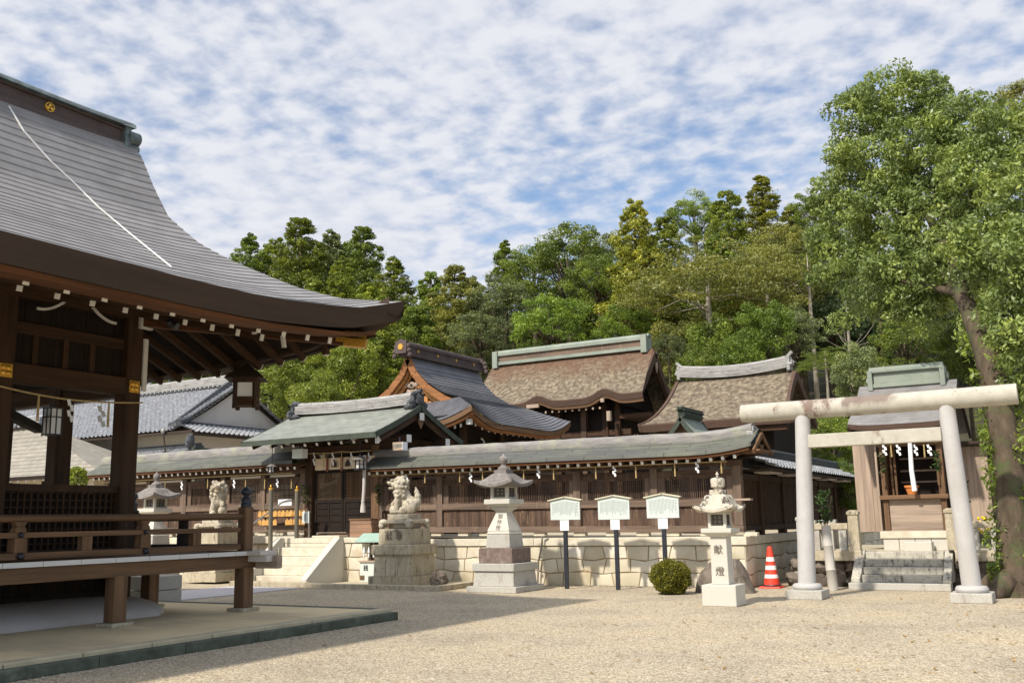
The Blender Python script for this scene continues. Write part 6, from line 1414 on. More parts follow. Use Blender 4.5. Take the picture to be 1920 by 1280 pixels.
mb = MB(); mb.grid(lambda i, j: (lerp(mx0, mx1, j/6), lerp(33, 34.9, i/8), lerp(7.46, 5.35, (i/8)**.85)), 8, 6); obj('bark_roof', mb, M_thatch, MH)
for x, sg in ((mx1, 1), (mx0, -1)):
    mb = MB()
    fr_ = [(myf(k/10), mzf(k/10, x)) for k in range(10)]; bk = [(lerp(33, 34.9, k/8), lerp(7.46, 5.35, (k/8)**.85)) for k in range(9)]
    for ch in (fr_, bk):
        for a, c in zip(ch, ch[1:]): mb.beam((x+sg*.02, a[0], a[1]-.20), (x+sg*.02, c[0], c[1]-.20), .12, .26)
    obj('verge_edge', mb, M_thatche, MH)
    mb = MB()
    for ch in (fr_, bk):
        for a, c in zip(ch, ch[1:]): mb.beam((x-sg*.06, a[0], a[1]-.36), (x-sg*.06, c[0], c[1]-.36), .06, .20)
    obj('bargeboard', mb, MA['hall_y'], MH)
    mb = MB(); mb.prism([(31.5, 5.3), (34.6, 5.3), (33, 7.3)], 0, x-sg*.75-.02, x-sg*.75+.02); obj('gable_wall', mb, MA['dark_v'], MH)
    for k in range(6):
        mb = MB(); y = 31.6+k*.26; mb.beam((x-sg*.3, y+.1, 5.75+k*.24), (x-sg*.7, y+.1, 5.75+k*.24), .05, .06); obj('purlin', mb, MA['hall_x'], MH)
    mb = MB(); mb.prism([(32.93, 6.78), (33, 6.55), (33.07, 6.78), (33.05, 6.95), (32.95, 6.95)], 0, x+sg*.05, x+sg*.09); obj('gable_pendant', mb, MA['grey_v'], MH)
ra, rb_ = PY(931, 683, 33), PY(1222, 650, 33)
mb = MB(); z0, z1 = 7.44, 8.02; L0, L1 = PY(934, 683, 33).x, PY(1214, 650, 33).x
mb.box(L0, L1, 32.80, 33.2, z0, z0+.12); mb.box(L0, L1, 32.78, 33.22, z1-.22, z1-.1); mb.prism([(32.80, z1-.1), (33.2, z1-.1), (33.1, z1), (32.9, z1)], 0, L0-.05, L1+.12); obj('ridge', mb, M_verd, MH)
mb = MB(); mb.box(L0, L1, 32.86, 33.14, z0+.12, z1-.22); obj('ridge_panel', mb, MA['fpost_x'], MH)
for x in (L0, L1-.05):
    mb = MB(); mb.box(x-.11, x+.11, 32.72, 33.28, z0-.12, z1-.04); obj('ridge_end', mb, M_verd, MH)
mb = MB(); mb.box(-18.9, -13.9, 32.0, 34.2, 1, 5.7); obj('wall', mb, MA['dark_v'], MH)
for px in (1048, 1096, 1137, 1160):
    x = PY(px, 800, 31.9).x; mb = MB(); mb.cbox((x, 31.9, 3.2), (.2, .2, 4.5)); obj('post', mb, MA['fence_v'] if px == 1096 else MA['hall_v'], MH)  # the one post in lighter wood has its sunlight put into the colour
mb = MB(); mb.box(-18.9, -13.6, 31.85, 31.97, 4.3, 4.5); obj('tie_beam', mb, MA['hall_x'], MH)
mb = MB(); mb.box(-13.9, -12.7, 31.6, 34.4, 4.85, 5.0); obj('tie_beam', mb, MA['hall_x'], MH)
mb = MB(); x = PY(1143, 800, 31.2).x; mb.cbox((x, 31.2, 4.92), (.14, .14, .34)); obj('bracket', mb, MA['grey_v'], MH)
for k in range(9):
    x = -16.6+k*.27; mb = MB(); mb.beam((x, 31.9, 5.35), (x, 31.15, 5.22), .06, .07); mb.mi = 1; mb.beam((x, 31.15, 5.22), (x, 31.14, 5.22), .065, .075); obj('rafter', mb, [MA['hall_y'], MA['grey_y']], MH)
for k in range(2):
    x0_ = PY(1102+k*50, 815, 31.95).x; mb = MB()
    for q in range(9): mb.box(x0_+q*.11, x0_+q*.11+.02, 31.93, 31.96, 3.2, 4.3)
    for q in range(10): mb.box(x0_, x0_+.92, 31.92, 31.95, 3.2+q*.11, 3.22+q*.11)
    obj('lattice', mb, MA['rail_v'], MH)

# side sanctuary
SS = thing('side_sanctuary', 'smaller bark roofed sanctuary with a silver tile ridge right of the main one', 'shrine hall', (-9.2, 29.5, 1))
a0, a1 = -11.07, -7.30
def szf(t): return interp(t, [0, .15, .4, .7, .88, 1], [5.74, 5.45, 4.98, 4.5, 4.27, 4.18])
def syf(t): return lerp(30, 27.6, t)
def sxf(u, t): return lerp(a0-.42*t**3, a1+.42*t**3, u)
mb = MB(); mb.grid(lambda i, j: (sxf(j/24, i/20), syf(i/20), szf(i/20)+.02*mnoise.noise(Vector((j*.8, i*.7, 3)))), 20, 24); obj('bark_roof', mb, M_thatch, SS, smooth=1.2)
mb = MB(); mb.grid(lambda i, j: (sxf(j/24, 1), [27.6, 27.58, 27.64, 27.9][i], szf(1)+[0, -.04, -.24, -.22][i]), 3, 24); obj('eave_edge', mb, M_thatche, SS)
for u, sg in ((0, -1), (1, 1)):
    mb = MB()
    for k in range(14): t0, t1 = k/14, (k+1)/14; mb.beam((sxf(u, t0)+sg*.01, syf(t0), szf(t0)-.10), (sxf(u, t1)+sg*.01, syf(t1), szf(t1)-.10), .10, .24)
    obj('verge_edge', mb, M_thatche, SS)
    mb = MB(); mb.prism([(28.2, 4.3), (31.8, 4.3), (30, 5.5)], 0, sxf(u, .0)-sg*.5-.02, sxf(u, 0)-sg*.5+.02); obj('gable_wall', mb, MA['hall_v'], SS)
    mb = MB(); 
    for k in range(6): mb.beam((sxf(u, 0)+sg*.01, lerp(30, 32.2, k/6), lerp(5.74, 4.3, k/6)-.1), (sxf(u, 0)+sg*.01, lerp(30, 32.2, (k+1)/6), lerp(5.74, 4.3, (k+1)/6)-.1), .1, .24)
    obj('verge_edge', mb, M_thatche, SS)
mb = MB(); mb.grid(lambda i, j: (lerp(a0, a1, j/4), lerp(30, 32.2, i/6), lerp(5.74, 4.3, i/6)), 6, 4); obj('bark_roof', mb, M_thatch, SS)
mb = MB(); ridge_rows(mb, (-10.95, 30, 5.72), (-7.50, 30, 5.72), .34, .30, 5, .06, lift=.13); obj('ridge', mb, M_tilep, SS)
for x, sg in ((-11.0, -1), (-7.45, 1)):
    mb = MB(); mb.cbox((x, 30, 5.98), (.09, .36, .42)); mb.beam((x-sg*.1, 30, 6.16), (x+sg*.10, 30, 6.34), .12, .08)
    for q in range(4): mb.ball((x+sg*.07, 30-.15+q*.1, 5.95+.09*(q % 2)), .06, 6, 8)
    obj('ridge_end', mb, M_tilep, SS)
mb = MB(); mb.box(-10.6, -7.7, 28.6, 31.4, 1, 4.4); obj('wall', mb, MA['dark_v'], SS)
mb = MB(); mb.box(-11.2, -7.1, 27.75, 28.0, 3.78, 3.93); obj('eave_board', mb, MA['hall_x'], SS)

def small_roof(name, label, x, y0, y1, zr, w, h):
    T = thing(name, label, 'shrine', (x, (y0+y1)/2, 1))
    for s in (-1, 1):
        mb = MB(); mb.grid(lambda i, j: (x+s*w*i/8, lerp(y0, y1, j), zr-h*(i/8)**.8), 8, 1); obj('roof', mb, M_verd, T)
        for y in (y0, y1):
            mb = MB()
            for k in range(6): mb.beam((x+s*w*k/6, y+.02, zr-h*(k/6)**.8-.06), (x+s*w*(k+1)/6, y+.02, zr-h*((k+1)/6)**.8-.06), .04, .11)
            obj('bargeboard', mb, M_verdd, T)
        mb = MB(); mb.box(x+s*w-.03, x+s*w+.03, y0, y1, zr-h-.12, zr-h-.005); obj('eave_edge', mb, M_verdd, T)
    mb = MB(); mb.box(x-.08, x+.08, y0+.1, y1-.05, zr-.02, zr+.13); mb.box(x-.11, x+.11, y0+.05, y1, zr+.13, zr+.17); mb.box(x-.10, x+.10, y0+.08, y1, zr+.04, zr+.065); mb.beam((x, y0+.0, zr+.20), (x, y1+.03, zr+.20), .14, .06); obj('ridge', mb, M_verdd, T)
    mb = MB(); mb.prism([(x-w*.75, zr-h*.95), (x+w*.75, zr-h*.95), (x, zr-.12)], 1, y0+.2, y0+.25); obj('gable_wall', mb, MA['rail_v'], T)
    mb = MB(); mb.box(x-w*.6, x+w*.6, y0+.35, y1-.2, 1, zr-h*.9); obj('wall', mb, MA['dark_v'], T)
small_roof('inner_shrine', 'tiny green roofed shrine peeking over the right end of the long fence', PY(1274, 770, 23.2).x, 23.2, 24.75, PY(1274, 775, 23.2).z-.05, .40, .52)
small_roof('inner_shrine', 'tiny green roofed shrine peeking over the left fence before the white house', PY(362, 835, 23.2).x, 23.2, 24.9, PY(362, 848, 23.2).z-.05, .42, .50)

# white plastered house with silver tile roofs
WH = thing('white_house', 'white plastered house with stepped silver tile roofs behind the left fence', 'house', (-35, 30, 1))
ec = PY(335, 806, 27.0); rz1 = PY(440, 716, 30.6).z-.15; gx_ = ec.x-.3
mb = MB(); tile_roof(mb, (-48, 27, ec.z), (gx_, 27, ec.z), (gx_, 30.6, rz1), (-48, 30.6, rz1), col=.27, row=.26, amp=.04, sag=.10); obj('roof', mb, M_tile, WH)
mb = MB(); tile_roof(mb, (gx_, 34.2, ec.z+.3), (-48, 34.2, ec.z+.3), (-48, 30.6, rz1), (gx_, 30.6, rz1), col=.4, row=.4, amp=.04, sag=.1); obj('roof', mb, M_tile, WH)
mb = MB(); ridge_rows(mb, (-48, 30.6, rz1-.02), (gx_, 30.6, rz1-.02), .36, .40, 5, .08); mb.mi = 1; k = -47.8
while k < gx_: mb.ball((k, 30.39, rz1-.0), (.09, .06, .08), 6, 8); k += .27
obj('ridge', mb, [M_tilep, M_tiled], WH)
mb = MB(); ridge_rows(mb, (gx_-.45, 27.35, ec.z+.10), (gx_-.45, 30.5, rz1+.0), .24, .20, 3, .07); obj('verge_ridge', mb, M_tiled, WH)
mb = MB(); mb.tube([(gx_-.45, 27.2, ec.z+.25), (gx_-.45, 27.6, ec.z+.32)], .12, 12); mb.tube([(gx_+.1, 27.15, ec.z+.32), (gx_-.05, 27.75, ec.z+.50)], .15, 12); obj('ridge_end', mb, M_tiled, WH)
mb = MB(); tile_roof(mb, (gx_-.3, 27.0, ec.z+.06), (gx_+.05, 27.0, ec.z+.06), (gx_+.05, 30.6, rz1+.02), (gx_-.3, 30.6, rz1+.02), col=.3, row=.24, amp=.05); obj('verge_tile', mb, M_tile, WH)
mb = MB(); mb.prism([(27.5, ec.z+.35), (33.7, ec.z+.45), (30.6, rz1-.25)], 0, gx_-.35, gx_-.3); obj('gable_wall', mb, M_plaster, WH)
for s, (ya, za) in ((-1, (27.1, ec.z+.18)), (1, (34.1, ec.z+.38))):
    mb = MB(); n = 8
    for k in range(n):
        t0, t1 = k/n, (k+1)/n; f = lambda t: (gx_-.18, lerp(30.6, ya, t), lerp(rz1-.06, za-.06, t)-.36*t*(1-t)); mb.beam(f(t0), f(t1), .12, .16)
    obj('bargeboard', mb, MA['dark_y'], WH)
mb = MB(); tile_roof(mb, (gx_+1.15, 27.0, ec.z-.12), (gx_+1.15, 34.2, ec.z-.12), (gx_-.25, 34., ec.z+.36), (gx_-.25, 27.2, ec.z+.36), col=.27, row=.26, amp=.04); obj('roof', mb, M_tile, WH)
mb = MB(); mb.box(gx_-.3, gx_-.18, 27.4, 33.9, ec.z+.30, ec.z+.44); obj('flashing_board', mb, MA['fasc_y'], WH)
mb = MB(); mb.box(gx_+1.05, gx_+1.13, 27.0, 34.2, ec.z-.24, ec.z-.13); mb.box(-48, gx_+1.05, 27.0, 27.08, ec.z-.13, ec.z-.03); obj('eave_edge', mb, MA['fasc_x'], WH)
mb = MB(); mb.box(-48, gx_+.2, 27.8, 33.8, 1, ec.z-.02); obj('wall', mb, M_plaster, WH)
mb = MB(); mb.box(-48, gx_+.14, 27.74, 27.79, 1, ec.z-.05); obj('front_wall', mb, M_cream, WH)
mb = MB(); mb.box(gx_+.21, gx_+.25, 27.8, 33.8, 1, 4.3); obj('lower_wall', mb, M_cream, WH)
r1, e1 = PY(343, 838, 26.6), 24.4
mb = MB(); tile_roof(mb, (-48, e1, 3.55), (r1.x, e1, 3.55), (r1.x, 27.4, r1.z), (-48, 27.4, r1.z), col=.27, row=.26, amp=.04, sag=.05); obj('lower_roof', mb, M_tile, WH)
mb = MB(); ridge_rows(mb, (-48, 27.5, r1.z-.02), (r1.x, 27.5, r1.z-.02), .3, .16, 3, .06); obj('ridge', mb, M_tiled, WH)
mb = MB(); mb.beam((r1.x+.03, e1, 3.53), (r1.x+.03, 27.4, r1.z), .10, .16); obj('verge_edge', mb, M_tiled, WH)
mb = MB(); mb.box(-48, r1.x-.5, 25.2, 27.4, 1, 3.6); obj('lower_wall', mb, M_cream, WH)
p = PY(306, 806, 26.9); q = PY(310, 846, 26.9); q2 = PY(258, 876, 25.2); mb = MB(); mb.tube([p, q, q2], .035, 8); obj('downpipe', mb, MA['fasc_v'], WH)
mb = MB(); mb.ball((p.x, p.y, p.z-.05), (.1, .08, .12), 6, 8); obj('pipe_head', mb, M_steel, WH)
mb = MB(); mb.ball((r1.x-.05, 27.0, r1.z+.25), (.16, .2, .3), 8, 10, .3, 1, 3); obj('ridge_end', mb, M_tiled, WH)

LH = thing('low_house', 'low cream walled house with a brown shingle roof seen through the open hall', 'house', (-38, 25, 1))
rr_, re_ = PY(82, 797, 25.6), PY(188, 884, 23.5)
mb = MB(); mb.grid(lambda i, j: (lerp(-52, lerp(re_.x, rr_.x, i/10), j), lerp(23.5, 25.6, i/10), lerp(re_.z, rr_.z, i/10)-.25*math.sin(math.pi*i/10)*.4), 10, 1); obj('roof', mb, M_shing, LH)
mb = MB(); mb.grid(lambda i, j: (lerp(re_.x, rr_.x, i/10), lerp(lerp(23.5, 25.6, i/10), lerp(27.7, 25.6, i/10), j), lerp(re_.z, rr_.z, i/10)-.1*math.sin(math.pi*i/10)), 10, 1); obj('roof', mb, M_shing, LH)
mb = MB(); mb.box(-52, re_.x-.02, 23.48, 23.55, re_.z-.14, re_.z-.01); mb.box(re_.x-.09, re_.x-.02, 23.56, 27.7, re_.z-.14, re_.z-.01); obj('eave_edge', mb, MA['dark_x'], LH)
mb = MB(); ridge_rows(mb, (-52, 25.6, rr_.z-.02), (rr_.x, 25.6, rr_.z-.02), .4, .36, 3, .08); mb.mi = 1; k = -51.
while k < rr_.x: mb.ball((k, 25.38, rr_.z+.02), (.1, .08, .09), 6, 8); k += .36
obj('ridge', mb, [M_tile, M_tiled], LH)
mb = MB(); mb.box(-52, re_.x-1.0, 24.0, 27.2, 1, re_.z-.1); obj('wall', mb, M_cream, LH)
for k in range(7):
    x = PY(82, 890, 23.95).x-2.1*k+0; mb = MB(); mb.cbox((x, 23.97, 2.2), (.14, .1, 2.4)); obj('post', mb, MA['dark_v'], LH)
for k in range(22):
    x = re_.x-.3-.52*k; mb = MB(); mb.cbox((x, 23.62, re_.z-.17), (.07, .12, .07)); obj('rafter_end', mb, M_white, LH)
p = PY(143, 902, 22.5); sh = thing('yellow_shrub', 'small yellow green shrub beside the eave of the low house', 'shrub', (p.x, 22.5, 1)); f_ = leafball('foliage', '', 0, (.42, .35, .5), 900, .08, .13, L_cedar, 9, 'shrub'); f_.parent = sh; f_.location = (0, 0, p.z-1)
mb = MB(); mb.tube([(p.x, 22.5, 1), (p.x, 22.5, p.z)], .03, 6); obj('stem', mb, M_trunk, sh)

# ================================================================== TREES
def leaves_mesh(name, centers, radii, per, size, m, seed, out=.55, up=.25, droop=0., squash=None):
    rng = np.random.default_rng(seed); n = len(centers); cen = np.repeat(np.array(centers), per, 0); rad = np.repeat(np.array(radii, float).reshape(n, -1), per, 0)
    if rad.shape[1] == 1: rad = np.repeat(rad, 3, 1)
    k = len(cen); d = rng.normal(size=(k, 3)); d /= np.linalg.norm(d, axis=1)[:, None]
    p = cen+d*rad*(rng.uniform(.25, 1, k)**.5)[:, None]
    nrm = d*out+rng.normal(size=(k, 3))*.55+np.array([0, 0, up]); nrm /= np.linalg.norm(nrm, axis=1)[:, None]
    ax = rng.normal(size=(k, 3)); ax[:, 2] -= droop; ax -= nrm*(ax*nrm).sum(1)[:, None]; ax /= np.linalg.norm(ax, axis=1)[:, None]; s = np.cross(nrm, ax)
    L_ = size*rng.uniform(.6, 1.4, k)[:, None]; W_ = L_*rng.uniform(.32, .55, k)[:, None]
    v = np.stack([p-ax*L_*.5, p+s*W_*.5+ax*L_*.05, p+ax*L_*.5, p-s*W_*.5+ax*L_*.05], 1).reshape(-1, 3).astype('f')
    me = bpy.data.meshes.new(name); me.vertices.add(4*k); me.vertices.foreach_set('co', v.ravel()); me.loops.add(4*k); me.loops.foreach_set('vertex_index', np.arange(4*k, dtype='i')); me.polygons.add(k); me.polygons.foreach_set('loop_start', np.arange(0, 4*k, 4, dtype='i'))
    me.update(calc_edges=True); me.materials.append(m)
    cl = np.repeat(rng.uniform(0, 1, n), per); me.attributes.new('tint', 'FLOAT', 'FACE').data.foreach_set('value', np.clip(cl*.55+rng.uniform(0, .45, k), 0, 1).astype('f')); me.validate(); return me
def trunk_mesh(name, h, r, limbs, m, bend=.0):
    mb = MB(); mb.tube([(0, 0, -14), (0, 0, 0), (.03, 0, h*.3), (-.02, 0, h*.6), (0, 0, h)], [r*1.5, r*1.05, r*.9, r*.62, r*.12], 8)
    for a, z0, L_, z1, rr in limbs:
        x, y = math.cos(a), math.sin(a); mb.tube([(0, 0, z0), (x*L_*.45, y*L_*.45, lerp(z0, z1, .35)), (x*L_, y*L_, z1)], [rr, rr*.7, rr*.2], 6)
    me = bpy.data.meshes.new(name); me.from_pydata([tuple(v) for v in mb.v], [], mb.f); me.materials.append(m); me.shade_smooth(); return me
PROTO = {}
def proto(kind, var):     # a tree 10 m tall; crown and trunk meshes are shared by its copies
    key = (kind, var)
    if key in PROTO: return PROTO[key]
    r = random.Random(hash(kind) % 1000 if False else sum(map(ord, kind))*7+var*31); cen, rad, limbs = [], [], []
    if kind in ('cedar', 'gold_cedar', 'pine'):
        n = 170 if kind != 'pine' else 95; W = 2.25 if kind != 'pine' else 1.6
        for k in range(n):
            t = (k+.5)/n; z = 1.0+8.8*t; a = k*2.4+r.uniform(-.5, .5); lump = .78+.5*mnoise.noise(Vector((math.cos(a)*1.3, math.sin(a)*1.3, z*.75+var*9)))+.12*math.sin(z*2.6+var)
            R_ = W*(1-t)**(.42 if kind != 'pine' else .55)*lump*r.uniform(.7, 1.08)+.05
            cen.append((R_*math.cos(a), R_*math.sin(a), z-.20*R_+r.uniform(-.25, .25))); q = lerp(.62, .24, t**1.3)*r.uniform(.7, 1.3)*(1 if kind != 'pine' else .8); rad.append((q, q, q*.75))
            if k % 6 == 0: limbs.append((a, z, R_, z-.1*R_, .05))
        for k in range(16): cen.append((r.gauss(0, .25), r.gauss(0, .25), 1.8+k*.42)); rad.append((.7, .7, .6))
        per, size = 150, .165; h = 9.8
    elif kind == 'broad':
        n = 105
        for k in range(n):
            d = Vector((r.gauss(0, 1), r.gauss(0, 1), r.gauss(.25, .9))).normalized(); q = r.uniform(.6, 1.0); bx = 1+.22*mnoise.noise(d*2.2+Vector((var*5, 0, 0)))
            cen.append((d.x*3.3*q*bx, d.y*3.3*q*bx, 6.0+d.z*3.5*q*bx)); w = r.uniform(.42, .8); rad.append((w, w, w*.72))
            if k % 5 == 0: limbs.append((math.atan2(d.y, d.x), 3.2+r.random()*2, math.hypot(d.x, d.y)*3*q, 6+d.z*3*q, .09))
        per, size, h = 170, .19, 8
    elif kind == 'flat':      # airy tree of layered sprays
        n = 210
        for k in range(n):
            a = r.uniform(0, 6.28); R_ = 4.6*math.sqrt(r.random()); z = 4.6+5.2*(1-(R_/5.1)**2)*r.uniform(.25, 1)+r.uniform(-.9, .2)-R_*.15
            cen.append((R_*math.cos(a), R_*math.sin(a), z)); w = r.uniform(.5, .95); rad.append((w, w, w*.24))
            if k % 19 == 0: limbs.append((a, 3.2+r.random()*2.6, R_*.9, z-.1, .045))
        per, size, h = 110, .16, 8.2
    elif kind == 'shrub':
        for k in range(75):
            d = Vector((r.gauss(0, 1), r.gauss(0, 1), r.gauss(.2, .8))).normalized(); q = r.uniform(.55, 1); cen.append((d.x*3.4*q, d.y*3.4*q, 5+d.z*4.6*q)); w = r.uniform(.8, 1.25); rad.append((w, w, w*.8))
            if k % 9 == 0: limbs.append((math.atan2(d.y, d.x), 1.5, 2.5, 6, .1))
        per, size, h = 260, .26, 6
    elif kind == 'bare':
        for k in range(9): limbs.append((r.uniform(0, 6.28), 3+r.random()*4.5, r.uniform(1.5, 3.6), 5.5+r.random()*3.5, .035))
        for k in range(14): a = r.uniform(0, 6.28); R_ = r.uniform(1, 3.5); cen.append((R_*math.cos(a), R_*math.sin(a), r.uniform(6, 9.5))); rad.append((.5, .5, .2))
        per, size, h = 50, .18, 9.5
    PROTO[key] = (cen, rad, per, size, h, limbs); return PROTO[key]
MESH = {}
def tree(label, px, top, width, Y, kind, leaf, var=0, group=None, name='tree', bot=None, cat='tree', trunk=None, hbase=None, thin=1., asp_=None):
    p = PY(px, top, Y); zb_ = hbase if hbase is not None else (hillz(p.x, Y) if Y > 38 else .95)
    H = p.z-zb_; cen, rad, per, size, h, limbs = proto(kind, var)
    dep = (Vector((p.x, Y, p.z))-Vector((0, 0, CAMH))).dot(_f); wm = width/FOC*dep       # metres wide in the picture
    base_w = {'cedar': 4.6, 'gold_cedar': 4.6, 'pine': 3.2, 'broad': 7.4, 'flat': 10.4, 'shrub': 8.0, 'bare': 7}[kind]
    asp = {'cedar': 1.75, 'gold_cedar': 1.9, 'pine': 1.7, 'broad': 1.15, 'flat': .72, 'shrub': 1.25, 'bare': 1.2}[kind]*(asp_ or 1)
    ch = min(H*.97, wm*asp); s = ch/10.; sw = wm/base_w
    key = (kind, var, leaf.name)
    if key not in MESH: MESH[key] = leaves_mesh('crown', cen, rad, int(per*thin), size, leaf, sum(map(ord, kind))+var)
    T = thing(name, label, cat, (p.x, Y, zb_), group)
    c = bpy.data.objects.new('crown', MESH[key]); C.objects.link(c); c.parent = T; c.scale = (sw, sw, s); c.location.z = H-ch; c.rotation_euler.z = (px*7.3) % 6.28
    tm = trunk or M_trunk; k2 = ('trunk', kind, var, tm.name)
    if k2 not in MESH: MESH[k2] = trunk_mesh('trunk', h, .20, limbs, tm)
    t = bpy.data.objects.new('trunk', MESH[k2]); C.objects.link(t); t.parent = T; t.scale = (sw, sw, s); t.location.z = H-ch; t.rotation_euler.z = (px*7.3) % 6.28
    return T
# skyline, left to right
tree('slim conifer just right of the striped roof slope, leftmost on the skyline', 470, 440, 110, 50, 'cedar', L_broad, 0, name='conifer_tree')
tree('tall lumpy yellow green cedar, highest of the left tree group', 565, 405, 150, 49, 'cedar', L_cedar, 1, name='conifer_tree')
tree('blunt topped conifer between the two tall left ones', 622, 432, 120, 53, 'cedar', L_grey, 0, name='conifer_tree')
tree('pointed conifer on the right flank of the left tree group', 682, 422, 120, 51, 'cedar', L_broad, 1, name='conifer_tree')
tree('small conical pale conifer in front of the left tree group', 642, 482, 95, 44, 'cedar', L_cedar, 2, name='conifer_tree')
tree('feathery light green conifer left of the sky gap', 738, 482, 120, 46, 'cedar', L_cedar, 0, name='conifer_tree')
tree('dull green conifer low in the sky gap above the orange gable', 806, 510, 120, 50, 'cedar', L_broad, 2, name='conifer_tree')
tree('olive brown conifer above the offering hall ridge', 852, 495, 150, 44, 'cedar', L_olive, 1, name='conifer_tree')
tree('thin dark pine sticking up beside the big rounded tree', 945, 450, 90, 54, 'pine', L_broad, 0, name='pine_tree')
tree('greyish green leafy tree left of the big rounded tree', 930, 515, 160, 45, 'broad', L_grey, 0, name='broadleaf_tree')
tree('big rounded leafy tree in the middle of the skyline', 1062, 420, 210, 50, 'broad', L_broad, 1, name='broadleaf_tree')
tree('leafy tree behind the left shoulder of the big rounded tree', 1000, 455, 150, 53, 'broad', L_broad, 2, name='broadleaf_tree')
tree('bright leafy maple just above the main sanctuary ridge', 1035, 545, 170, 40, 'broad', L_bright, 1, name='broadleaf_tree')
tree('golden green cedar standing above the others in the centre right', 1188, 376, 150, 45, 'gold_cedar', L_gold, 0, name='conifer_tree')
tree('shaded cedar behind the right side of the golden cedar', 1245, 405, 120, 48, 'cedar', L_cedar, 1, name='conifer_tree')
tree('dark leafy tree rising between the golden cedar and the bright cedar', 1300, 360, 130, 56, 'broad', L_broad, 0, name='broadleaf_tree')
tree('bright yellow green cedar left of the tall pine', 1362, 354, 135, 49, 'gold_cedar', L_cedar, 2, name='conifer_tree')
tree('tall thin pine, the highest top on the right skyline', 1426, 325, 105, 52, 'pine', L_gold, 1, name='pine_tree')
tree('brownish cedar between the tall pine and the great oak', 1482, 385, 120, 50, 'cedar', L_olive, 0, name='conifer_tree')
tree('dark leafy tree tucked against the left edge of the great oak', 1535, 345, 130, 47, 'broad', L_broad, 2, name='broadleaf_tree')
tree('airy olive tree with layered sprays and pale limbs above the main sanctuary', 1320, 428, 380, 41, 'flat', L_olive, 0, name='spreading_tree', trunk=M_pale)
tree('second airy olive tree leaning over the side sanctuary', 1430, 440, 260, 43, 'flat', L_olive, 1, name='spreading_tree', trunk=M_pale)
tree('bright green bushy conifer above the silver tile ridge', 1428, 552, 120, 36.5, 'shrub', L_bright, 0, name='conifer_shrub', cat='shrub')
tree('lower bright green bush beside the bushy conifer', 1388, 622, 105, 35.5, 'shrub', L_bright, 1, name='conifer_shrub', cat='shrub')
tree('grey leaved small tree between the two bark roofs', 1252, 622, 75, 36.5, 'broad', L_grey, 2, name='small_tree')
tree('mid green shrub right of the main sanctuary gable', 1312, 640, 110, 36, 'shrub', L_broad, 0, name='shrub', cat='shrub')
tree('leafless dark tree with pale forked branches right of the bright conifer', 1512, 470, 130, 42, 'bare', L_dark, 0, name='bare_tree', trunk=M_pale)
tree('leafless tree with drooping pale limbs left of the great oak trunk', 1585, 560, 140, 40, 'bare', L_dark, 1, name='bare_tree', trunk=M_pale)
tree('dark spreading shrub right of the side sanctuary roof', 1545, 640, 130, 37, 'flat', L_broad, 0, name='shrub', cat='shrub', trunk=M_pale)
tree('pale leafy tree under the great oak, left of the small shrine ridge', 1640, 490, 130, 36, 'broad', L_grey, 1, name='small_tree')
tree('leafy shrub filling the gap beside the ridge of the small shrine', 1605, 640, 110, 33, 'shrub', L_grey, 1, name='shrub', cat='shrub')
tree('dark shrub seen between the torii post and the small shrine', 1560, 770, 100, 33, 'shrub', L_broad, 1, name='shrub', cat='shrub')
tree('yellow green shrub low behind the tiled side fence', 1585, 858, 90, 29, 'shrub', L_bright, 1, name='shrub', cat='shrub', hbase=.5)
# left, under the hall eave
tree('rounded bright green cedar below the curled eave tip', 640, 612, 150, 36, 'shrub', L_cedar, 0, name='conifer_tree')
tree('rounded bright green cedar beside the wooden lantern', 555, 640, 130, 35, 'shrub', L_cedar, 1, name='conifer_tree')
tree('bright cedar rising behind the ridge of the gate', 715, 590, 150, 38.5, 'cedar', L_cedar, 2, name='conifer_tree')
tree('bright cedar just left of the orange gable', 600, 690, 110, 33, 'shrub', L_cedar, 2, name='conifer_tree')
for k, (px, top) in enumerate(((250, 640), (350, 630), (440, 620))):
    tree(('dark green tree behind the white house roof, ' + ['leftmost', 'middle', 'rightmost'][k] + ' of the three under the eave'), px, top, 170, 46+k, 'broad', L_broad, k, name='broadleaf_tree')
for k, px in enumerate((-60, 40, 140)):
    tree('dark tree far beyond the open hall', px, 690, 170, 47, 'broad', L_broad, k, name='broadleaf_tree', group='trees beyond the open hall')

